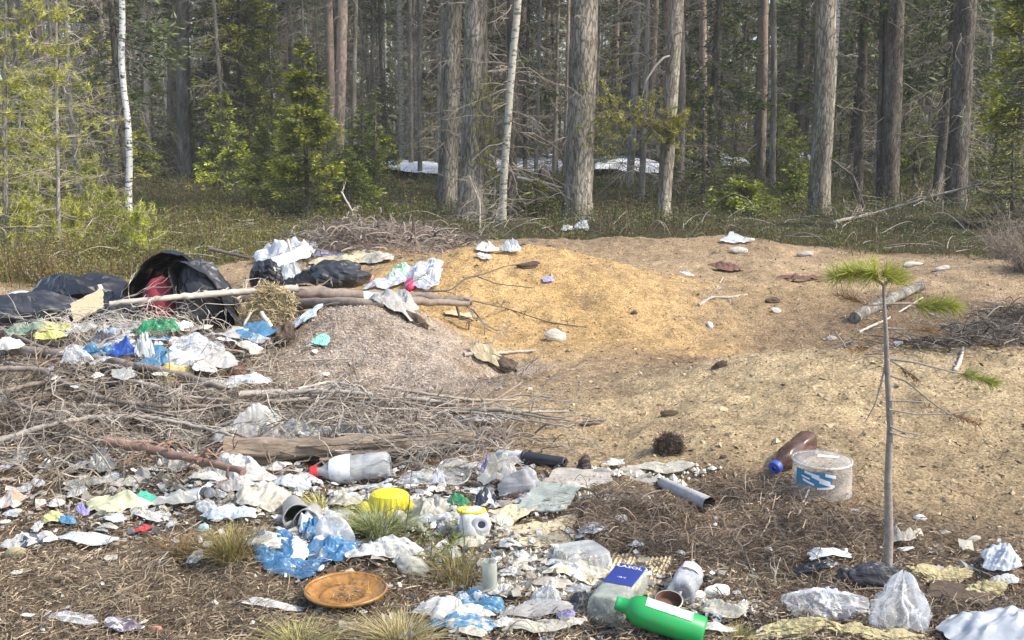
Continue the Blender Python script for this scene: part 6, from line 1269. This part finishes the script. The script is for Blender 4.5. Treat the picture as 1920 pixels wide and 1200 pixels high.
corrugated([(1125, 1100), (1225, 1130), (1262, 1055), (1150, 1045)], 14, CREAM, 'corrugated cream cardboard sheet with bent ridges above the green bottle')
# foam crumbs
n = 3400; cs = [(985, 1060, .16, .09), (1030, 1045, .13, .08), (960, 1095, .10, .07), (1010, 1110, .12, .05), (1220, 895, .22, .04), (1120, 935, .25, .03), (1080, 1095, .14, .05), (460, 930, .12, .08), (870, 1000, .1, .06), (1360, 1150, .1, .04)]
V_, F_, C_ = [], [], []
mb = MB()
for k, (a, b_, wx, wy) in enumerate(cs):
    q = int(n*wx*wy/.06*.12)+60; cx, cy = _b(a, b_); x = cx+rs.normal(size=q)*wx*.6; y = cy+rs.normal(size=q)*wy*.6; s_ = .006+.014*rs.rand(q)**2; oc = np.array([[1, 0, 0], [-1, 0, 0], [0, 1, 0], [0, -1, 0], [0, 0, 1], [0, 0, -1.]])
    P = surf(x, y, .006)[:, None]+oc[None]*s_[:, None, None]*(.5+.8*rs.rand(q, 6, 1)); f = np.array([[0, 2, 4], [2, 1, 4], [1, 3, 4], [3, 0, 4], [2, 0, 5], [1, 2, 5], [3, 1, 5], [0, 3, 5]])
    mb.add(P.reshape(-1, 3), (np.arange(q)[:, None, None]*6+f[None]).reshape(-1, 3), np.repeat(np.array([[1, .97, .88]])*(.6+.45*rs.rand(q, 1)), 6, 0))
tag(mb.build('foam_crumbs', mat('foam_crumb', (.76, .74, .68), .9, .1, bump=0, vcol=True)), 'white crumbs of broken foam strewn between the larger pieces', None, kind='stuff')
# blue bag, plate
e = empty('blue_bag', G(560, 1097), 'crumpled blue plastic bag with white printed patches left of centre', 'bag'); s = mpp(e.location.y)
c = e.location
def local_sheet(w, d, hz, rot, ox, oy, sd, m, name, m2=None, jag=.25, n=36, thr=.66, zl=.01, par=None):
    V, F, Q = sheet(w, d, hz, rot, sd, n, jag); V = V+[ox, oy, zl]; V[:, 2] += H(V[:, 0]+c.x, V[:, 1]+c.y)-c.z; mb = MB()
    if m2 is None: mb.add(V, F)
    else: q = Q[F].mean(1); sel = fbm(q[:, 0]*3.4+sd, q[:, 1]*3.4, 1, sd) > thr; mb.add(V, F[~sel]); mb.add(np.zeros((0, 3)), F[sel]-mb.n, None, 1)
    return mb.build(name, [m, m2] if m2 else m, par or e)
local_sheet(112*s, .20, 34*s, .1, -44*s, .14, 311, BLUE, 'bag_side', WPL); local_sheet(104*s, .22, 40*s, -.25, 52*s, .16, 323, BLUE, 'bag_side', WPL); local_sheet(90*s, .20, 60*s, .4, 8*s, .30, 337, BLUE, 'bag_top', WPL, thr=.68)
local_sheet(120*s, .10, 22*s, 0, -10*s, .05, 351, BLUE, 'bag_fold')
g = G(640, 1160); s = mpp(g.y); e = empty('amber_plate', g+Vector((0, .09, .01)), 'amber embossed plastic plate lying face up in front of the blue bag', 'plate')
V, F = lathe([(.01, .002), (.42, .002), (.46, .012), (.60, .014), (.66, .004), (.92, .024), (1, .032), (1, .026), (.9, .016)], 72); th = np.arctan2(V[:, 1], V[:, 0]); rr = np.hypot(V[:, 0], V[:, 1]); V[:, 2] += .003*np.sin(th*26)*((rr > .62) & (rr < .97)); V[:, 0] *= 78*s; V[:, 1] *= 78*s*.82
V[:, 2] += .03*V[:, 1]+.01; mb = MB(); mb.add(V, F); mb.build('plate_face', ORANGE, e, smooth=True)
V, F = lathe([(.975, .030), (1.0, .036), (1.03, .030), (1.0, .024)], 72); V[:, 0] *= 78*s; V[:, 1] *= 78*s*.82; V[:, 2] += .03*V[:, 1]+.01; mb = MB(); mb.add(V, F); mb.build('rim', ORANGE, e, smooth=True)
# front right group
bottle((1322, 1222), (1160, 1132, 2.68), 29, GREEN, 'bright green detergent bottle lying in front with a worn white label', prof=[(.05, .0), (.9, 0), (1, .03), (1, .72), (.93, .80), (.70, .87), (.50, .90), (.50, .95), (.40, 1.0)], cap=mat('green_cap', (.02, .33, .10), .4, .1), band=mat('worn_label', (.60, .72, .62), .6, .5, 60, dirt=.3, bump=0, dcol=(.05, .40, .12)), bandz=(.16, .70), bandarc=.42, spin=1.35, dent=.03, capr=.46, raise_=.9)
bottle((1134, 1184), (1190, 1100, 3.25), 34, mat('canister_clear', (.52, .55, .48), .12, .2, 8, dirt=.12, bump=.15, alpha=.45), 'clear square canister with a navy label under the green bottle', prof=[(.05, .0), (.95, 0), (1, .03), (1, .86), (.9, .93), (.5, .97), (.4, 1.0)], band=NAVY, bandz=(.36, .90), bandarc=.72, spin=PI/2, dent=.05, sx=1.0, sy=.8, sq=6, words=[('LASOL', .80, .50, 0), ('-18 C', .52, .22, 0)], ink=WHITE_INK, cap=mat('violet_cap', (.08, .07, .30), .4, .1), raise_=.8)
bottle((1276, 1140, 3.18), (1300, 1078, 3.35), 29, mat('pet_clear', (.62, .64, .68), .1, .2, 8, dirt=.1, bump=.4, bscale=14, alpha=.5), 'crushed clear bottle with a pale round label standing askew right of the tin can', dent=.35, cap=None, band=mat('pale_label', (.66, .62, .66), .5, .3, 14, bump=0), bandz=(.45, .66), bandarc=.6, spin=PI/2+.3, words=None)
cup((1252, 1168), (1254, 1124, 2.74), 27, TEALP, 'open tin can with a blue label behind the green bottle', 1, 1, cat='can', name='tin_can', inner=RUST, m_rim=TIN, sy=.8)
bottle((1128, 1128, 3.2), (1148, 1092, 3.28), 11, TEAL, 'small teal bottle left of the navy labelled canister', prof=DET, dent=.2, cat='bottle')
bag(1066, 1153, 28, 26, CAPB, 'round blue cap beside the black pad', 'bottle top', 'screw_top', amp=.04, smooth=True)
rag(1112, 1165, 66, 46, BLACKD, 'black folded pad under the navy labelled canister', 'pad', 'black_pad', up=.5, square=True, jag=.12, k=5)
e = empty('glass_jar', G(918, 1122)+Vector((0, .02, 0)), 'narrow clear jar with a bluish bottom standing upright in the crumbs', 'jar'); s = mpp(e.location.y)
V, F = lathe([(.01, 0), (12*s, 0), (14*s, 3*s), (14*s, 60*s), (12*s, 66*s), (12*s, 70*s)], 24); mb = MB(); mb.add(V, F); mb.build('body', GLASSG, e, smooth=True); V, F = lathe([(.01, 2*s), (12.5*s, 2*s), (12.5*s, 16*s), (.01, 16*s)], 20); mb = MB(); mb.add(V, F); mb.build('content', TEALP, e, smooth=True)
# bags at the right
bag(1555, 1168, 142, 94, FILM, 'large crumpled clear bag on the yellow foam left of the sapling foot', amp=.30, up=.62, n=60, k=9, f=.8, dmax=.9, pleat=.3)
bag(1690, 1188, 104, 92, FILM, 'pointed clear bag right of the sapling foot', amp=.18, up=.92, knot=True, n=60, k=8, f=.8, dmax=.8, pleat=.5)
bag(1635, 1112, 118, 66, BLACKD, 'black bag at the foot of the sapling', amp=.22, up=.75, n=44, dmax=.7)
rag(1530, 1082, 80, 24, BLACK, 'black plastic scrap behind the large clear bag', 'scrap', 'plastic_scrap', up=.6)
rag(1895, 1228, 190, 84, mat('grey_white_film', (.50, .53, .57), .35, .2, 6, dirt=.12, trl=.2), 'large white plastic sheet filling the bottom right corner', 'sheet', 'plastic_sheet', up=.4, jag=.12, n=50, k=6, smooth=True)
for a in [(1500, 1200, 130, 46, 'yellow foam clump below the large clear bag'), (1590, 1196, 90, 40, 'yellow foam clump between the two clear bags'), (1680, 1208, 130, 26, 'yellow foam clump below the pointed clear bag'),
          (1770, 1100, 110, 38, 'left part of the yellow foam arc over the dark hollow'), (1850, 1132, 80, 46, 'right part of the yellow foam arc over the dark hollow'), (1725, 1085, 50, 22, 'small yellow foam crumb left of the arc'), (1430, 1206, 60, 22, 'mossy yellow clump cut by the bottom edge')]:
    bag(a[0], a[1], a[2], a[3], FOAMY, a[4], 'foam', 'foam_clump', amp=.42, up=.6, n=48, k=11, f=1.4, dmax=.6)
slab([(1738, 1128), (1850, 1145), (1862, 1118), (1745, 1100)], .03, CLOD, 'dark rotten plank in the hollow under the foam arc', 'plank', 'rotten_plank', lift=.02)
# grass
tuft(712, 1008, 120, 66, [(.42, .62, .36), (.62, .85, .5), (.85, .95, .7)], 'fresh green grass tuft before the yellow piece', 420, wid=.0028)
tuft(440, 1052, 120, 70, [(.72, .78, .45), (.55, .55, .4), (.45, .35, .3)], 'olive grass tuft below the bluish film', 420, wid=.0024)
tuft(748, 1212, 140, 60, [(1.0, 1.0, .95), (1.2, 1.15, 1.1), (.75, .75, .6)], 'pale straw coloured grass tuft at the bottom', 420, wid=.0026, lean=.9)
tuft(560, 1212, 150, 40, [(.9, .95, .8), (.7, .75, .5)], 'thin yellowish grass tuft below the white rag', 260, wid=.0022)
tuft(605, 965, 100, 34, [(1.1, 1.25, .55), (.9, 1.0, .6), (.7, .75, .4)], 'flattened yellow green grass leaves under the bottle', 110, wid=.006, lean=1.2)
tuft(860, 1100, 130, 90, [(.62, .68, .45), (.5, .42, .32), (.8, .8, .5)], 'sparse wiry grass between the box and the foam crumbs', 150, wid=.002)
tuft(340, 1045, 120, 40, [(.38, .28, .24), (.5, .4, .3)], 'brown heather tuft left of the olive grass', 260, wid=.002)
tuft(1385, 1202, 50, 30, [(.7, .8, .5), (.9, .9, .6)], 'small grass tuft at the bottom right of the green bottle', 120, wid=.002)
tuft(690, 1130, 50, 26, [(.8, .8, .6)], 'few grass blades behind the amber plate', 60, wid=.0018)
stick('plant_stem', [(770, 1110, 3.15), (758, 1010, 3.2), (768, 940, 3.2), (772, 880, 3.22)], 4, DARKTW, 'thin dark bare stem standing before the yellow piece', 'plant', taper=.4, twigs=3, tl=.1)
for a, b_, h_, lb in [(805, 1075, 110, 'thin green seedling right of the dark bare stem'), (842, 1085, 90, 'small green pine seedling before the cardboard'), (866, 1070, 120, 'taller thin seedling left of the tan cardboard')]:
    g = G(a, b_); s = mpp(g.y); e = empty('seedling', g, lb, 'plant'); hh = h_*s; P = np.array([[0, 0, 0], [.01, 0, hh*.5], [.0, 0, hh]]); V, F, _ = tubes(P, np.array([.0025, .002, .001]), 5); mb = MB(); mb.add(V, F); mb.build('stem', DARKTW, e)
    z = hh*(.25+.75*rs.rand(26)); T = np.stack([rs.normal(size=26)*.03, rs.normal(size=26)*.03, z], -1); mb = MB(); pine_tufts(mb, T, T*[1, 1, 0]+[0, 0, .02], 9, .028, .0016, (1.1, 1.3, .7), along=.02); mb.build('needles', LEAF_P, e)

# ------------------------------------------------------------------ the pine sapling in front
g = G(1664, 1098); SY = g.y; e = empty('pine_sapling', g, 'thin pine sapling standing in front with few green and brown needle tufts', 'sapling')
def q_(px, py, dy=0): return np.array(W(px, py, SY+dy)-g)
stem = np.array([q_(1663, 1100), q_(1667, 1000, .01), q_(1665, 900), q_(1669, 800, .02), q_(1664, 700), q_(1661, 620), q_(1658, 570), q_(1657, 534)]); s = mpp(SY)
V, F, _ = tubes(stem, np.array([9, 7.8, 6.6, 5.7, 4.9, 3.8, 3.1, 2.7])*s, 10); mb = MB(); mb.add(V, F); mb.build('stem', mat('sapling_bark', (.30, .25, .21), .85, .35, 40, bump=.4, bscale=120), e, smooth=True)
def sbranch(pts, w_, tips=None, col=(1.9, 1.95, .85), n=60, L_=.05, name='branch', m_=None, ww=.0022, spread=.55, along=.06, brown=False):
    P = np.array([q_(*p) for p in pts]); mb = MB(); t = np.linspace(0, 1, len(P)); tt = np.linspace(0, 1, 10); P2 = np.stack([np.interp(tt, t, P[:, i]) for i in range(3)], -1)
    V, F, _ = tubes(P2, np.linspace(w_*1.5, w_*.7, 10)*s*.5, 6); mb.add(V, F); b_ = mb.build(name, m_ or mat('sapling_bark', (0, 0, 0)), e, smooth=True)
    if tips:
        T = np.array([q_(*p[:3]) if len(p) > 2 else q_(*p) for p in tips]); Dn = np.array([P2[-1]-P2[-4]]*len(T)); mb = MB(); pine_tufts(mb, T, Dn, n, L_, ww, col, spread, along); mb.build('needles', LEAF_P if not brown else mat('brown_needles', (.36, .24, .12), .8, .3, bump=0, vcol=True, trl=.15), b_)
    return b_
GT = (1.7, 1.75, .8)
sbranch([(1657, 535), (1645, 525), (1635, 517), (1600, 512, .03)], 4, [(1635, 517), (1620, 512, .03), (1605, 512, .03), (1590, 513, .04), (1575, 514, .05), (1563, 518, .02), (1630, 508, -.02), (1610, 508, 0), (1590, 510, 0)], GT, 110, .07, spread=.9, along=.02)
sbranch([(1657, 535), (1665, 528), (1672, 522)], 4, [(1672, 522), (1668, 512), (1680, 520, .03), (1690, 524, .02), (1662, 510, -.03)], GT, 110, .065, spread=.8, along=.02)
sbranch([(1635, 517), (1640, 500), (1638, 488)], 3, [(1640, 505), (1638, 490)], (2.6, 2.5, 1.0), 60, .04, spread=.6)
sbranch([(1659, 570), (1700, 569), (1750, 571), (1790, 572)], 3.2, [(1725, 571), (1740, 572), (1755, 572), (1770, 572), (1785, 573), (1790, 574), (1735, 576), (1760, 577)], (1.5, 1.55, .7), 90, .06, spread=.75, along=.02)
sbranch([(1659, 570), (1640, 572), (1620, 570), (1590, 560)], 2.6, [(1585, 556), (1570, 552), (1600, 562)], (1.1, 1.0, .9), 50, .05, brown=True, spread=.7)
sbranch([(1660, 615), (1700, 618), (1735, 620)], 2.6, [(1730, 619), (1745, 620), (1760, 622)], (1.3, 1.2, 1.1), 50, .045, brown=True, spread=.6)
sbranch([(1660, 613), (1640, 616), (1625, 630)], 3)
sbranch([(1663, 672), (1720, 680), (1780, 696), (1815, 703)], 3.2, [(1815, 703), (1828, 706), (1842, 711), (1855, 715), (1865, 718)], (1.35, 1.45, .7), 80, .055, spread=.6, along=.02)
sbranch([(1664, 672), (1690, 688), (1715, 705), (1728, 716)], 3, [(1722, 714), (1712, 710)], (.6, .5, .5), 46, .035, brown=True, spread=.7)
sbranch([(1666, 703), (1700, 715), (1735, 745), (1775, 775), (1812, 787)], 3.2, [(1815, 789), (1825, 792), (1835, 796)], (.75, .6, .55), 50, .04, brown=True, spread=.6)
sbranch([(1667, 751), (1700, 752), (1733, 754), (1737, 764)], 2.6)
sbranch([(1667, 768), (1720, 777), (1780, 776), (1828, 770)], 2.6)
sbranch([(1668, 799), (1690, 809), (1728, 816)], 3)
sbranch([(1668, 810), (1695, 820), (1724, 823)], 2.4)
sbranch([(1662, 672), (1652, 720), (1640, 760), (1622, 792)], 2.6)
sbranch([(1663, 660), (1625, 650), (1600, 648)], 2, [(1605, 650), (1590, 655)], (.9, .8, .6), 40, .04, brown=True, spread=.9)

# ------------------------------------------------------------------ small scraps nobody would tell apart
SHR = [(560, 940, .75, .22, 900), (430, 930, .6, .25, 700), (800, 970, .5, .2, 600), (960, 1060, .35, .2, 500), (1150, 1110, .3, .12, 300), (180, 960, .6, .2, 350), (330, 870, .5, .2, 350), (300, 700, 1.0, .3, 500), (880, 1170, .35, .1, 250), (1360, 1160, .2, .08, 120), (690, 1040, .35, .1, 250), (1780, 1080, .4, .15, 120), (600, 500, .5, .4, 200)]
xs_, ys_ = [], []
for a, b_, wx, wy, q in SHR: cx, cy = _b(a, b_); xs_.append(cx+rs.normal(size=q)*wx*.6); ys_.append(cy+rs.normal(size=q)*wy*.7)
x = np.concatenate(xs_); y = np.concatenate(ys_); n = len(x); L_ = .006+.045*rs.rand(n)**3; W_ = L_*(.35+.6*rs.rand(n)); D1 = rnd_dir(n, .22); D2 = norm(np.cross(D1, np.array([0, 0, 1.])+.5*rs.normal(size=(n, 3)))); c0 = surf(x, y, .008+.02*rs.rand(n)); up_ = np.array([0, 0, 1.])
g_ = [(-1, -1, 0), (0, -1, 1), (1, -.8, 0), (-1, 1, .3), (.1, .9, -.4), (1, 1, .5)]
V = np.stack([c0+D1*(L_*.5*a*(.7+.6*rs.rand(n)))[:, None]+D2*(W_*.5*b_*(.7+.6*rs.rand(n)))[:, None]+up_*(L_*.28*c_*rs.normal(size=n))[:, None] for a, b_, c_ in g_], 1).reshape(-1, 3)
F = (np.arange(n)[:, None, None]*6+np.array([[0, 1, 4, 3], [1, 2, 5, 4]])[None]).reshape(-1, 4); pal = np.array([(.62, .61, .57), (.52, .49, .40), (.60, .63, .66), (.40, .38, .33), (.66, .62, .5), (.30, .42, .52), (.45, .42, .38)])
mb = MB(); mb.add(V, F, np.repeat(pal[rs.choice(7, n, p=[.3, .2, .15, .12, .1, .03, .1])]*(.5+.5*rs.rand(n, 1)), 6, 0)); tag(mb.build('paper_shreds', mat('shreds', (1, 1, 1), .7, .25, 20, dirt=.35, bump=0, vcol=True, trl=.15)), 'torn shreds of paper and film trodden into the litter', None, kind='stuff')

for i_ in range(112):
    if i_ < 50: px, py = rs.uniform(350, 1000), rs.uniform(880, 1010)
    elif i_ < 72: px, py = rs.uniform(900, 1120), rs.uniform(1010, 1190)
    elif i_ < 84: px, py = rs.uniform(0, 350), rs.uniform(880, 1010)
    else: px, py = rs.uniform(130, 480), rs.uniform(660, 780)
    s_ = 16+20*rs.rand(); m_ = ([PAPER, PAPER2, HAZY, PAPER, FILM, WSH] if i_ < 84 else [HAZY, FILM, PAPER2, GREYPL, FILM, BLUE2])[rs.randint(6)]
    rag(px, py, s_*(1+rs.rand()), s_*.7, m_, 'hand sized crumpled scrap of paper or film packed among the larger rubbish', 'scrap', 'crumpled_scrap', up=.42, rot=rs.rand()*3, n=14, k=6, jag=.5, group='hand sized scraps in the rubbish')
for i_ in range(240):
    if i_ < 60: px, py = rs.uniform(0, 1000), rs.uniform(880, 1200)
    elif i_ < 100: px, py = rs.uniform(60, 700), rs.uniform(650, 900)
    elif i_ < 125: px, py = rs.uniform(900, 1450), rs.uniform(960, 1200)
    else: px, py = rs.uniform(450, 900), rs.uniform(880, 1010)
    s_ = 5+9*rs.rand(); sd = rs.randint(4); m_ = [PAPER, PAPER2, HAZY, STYRO][sd]
    rag(px, py, s_*(1+rs.rand()), s_*.8, m_, 'small pale scrap of paper or plastic lying in the litter', 'scrap', 'small_scrap', up=.55, rot=rs.rand()*3, n=7, k=5, group='small pale scraps in the litter')
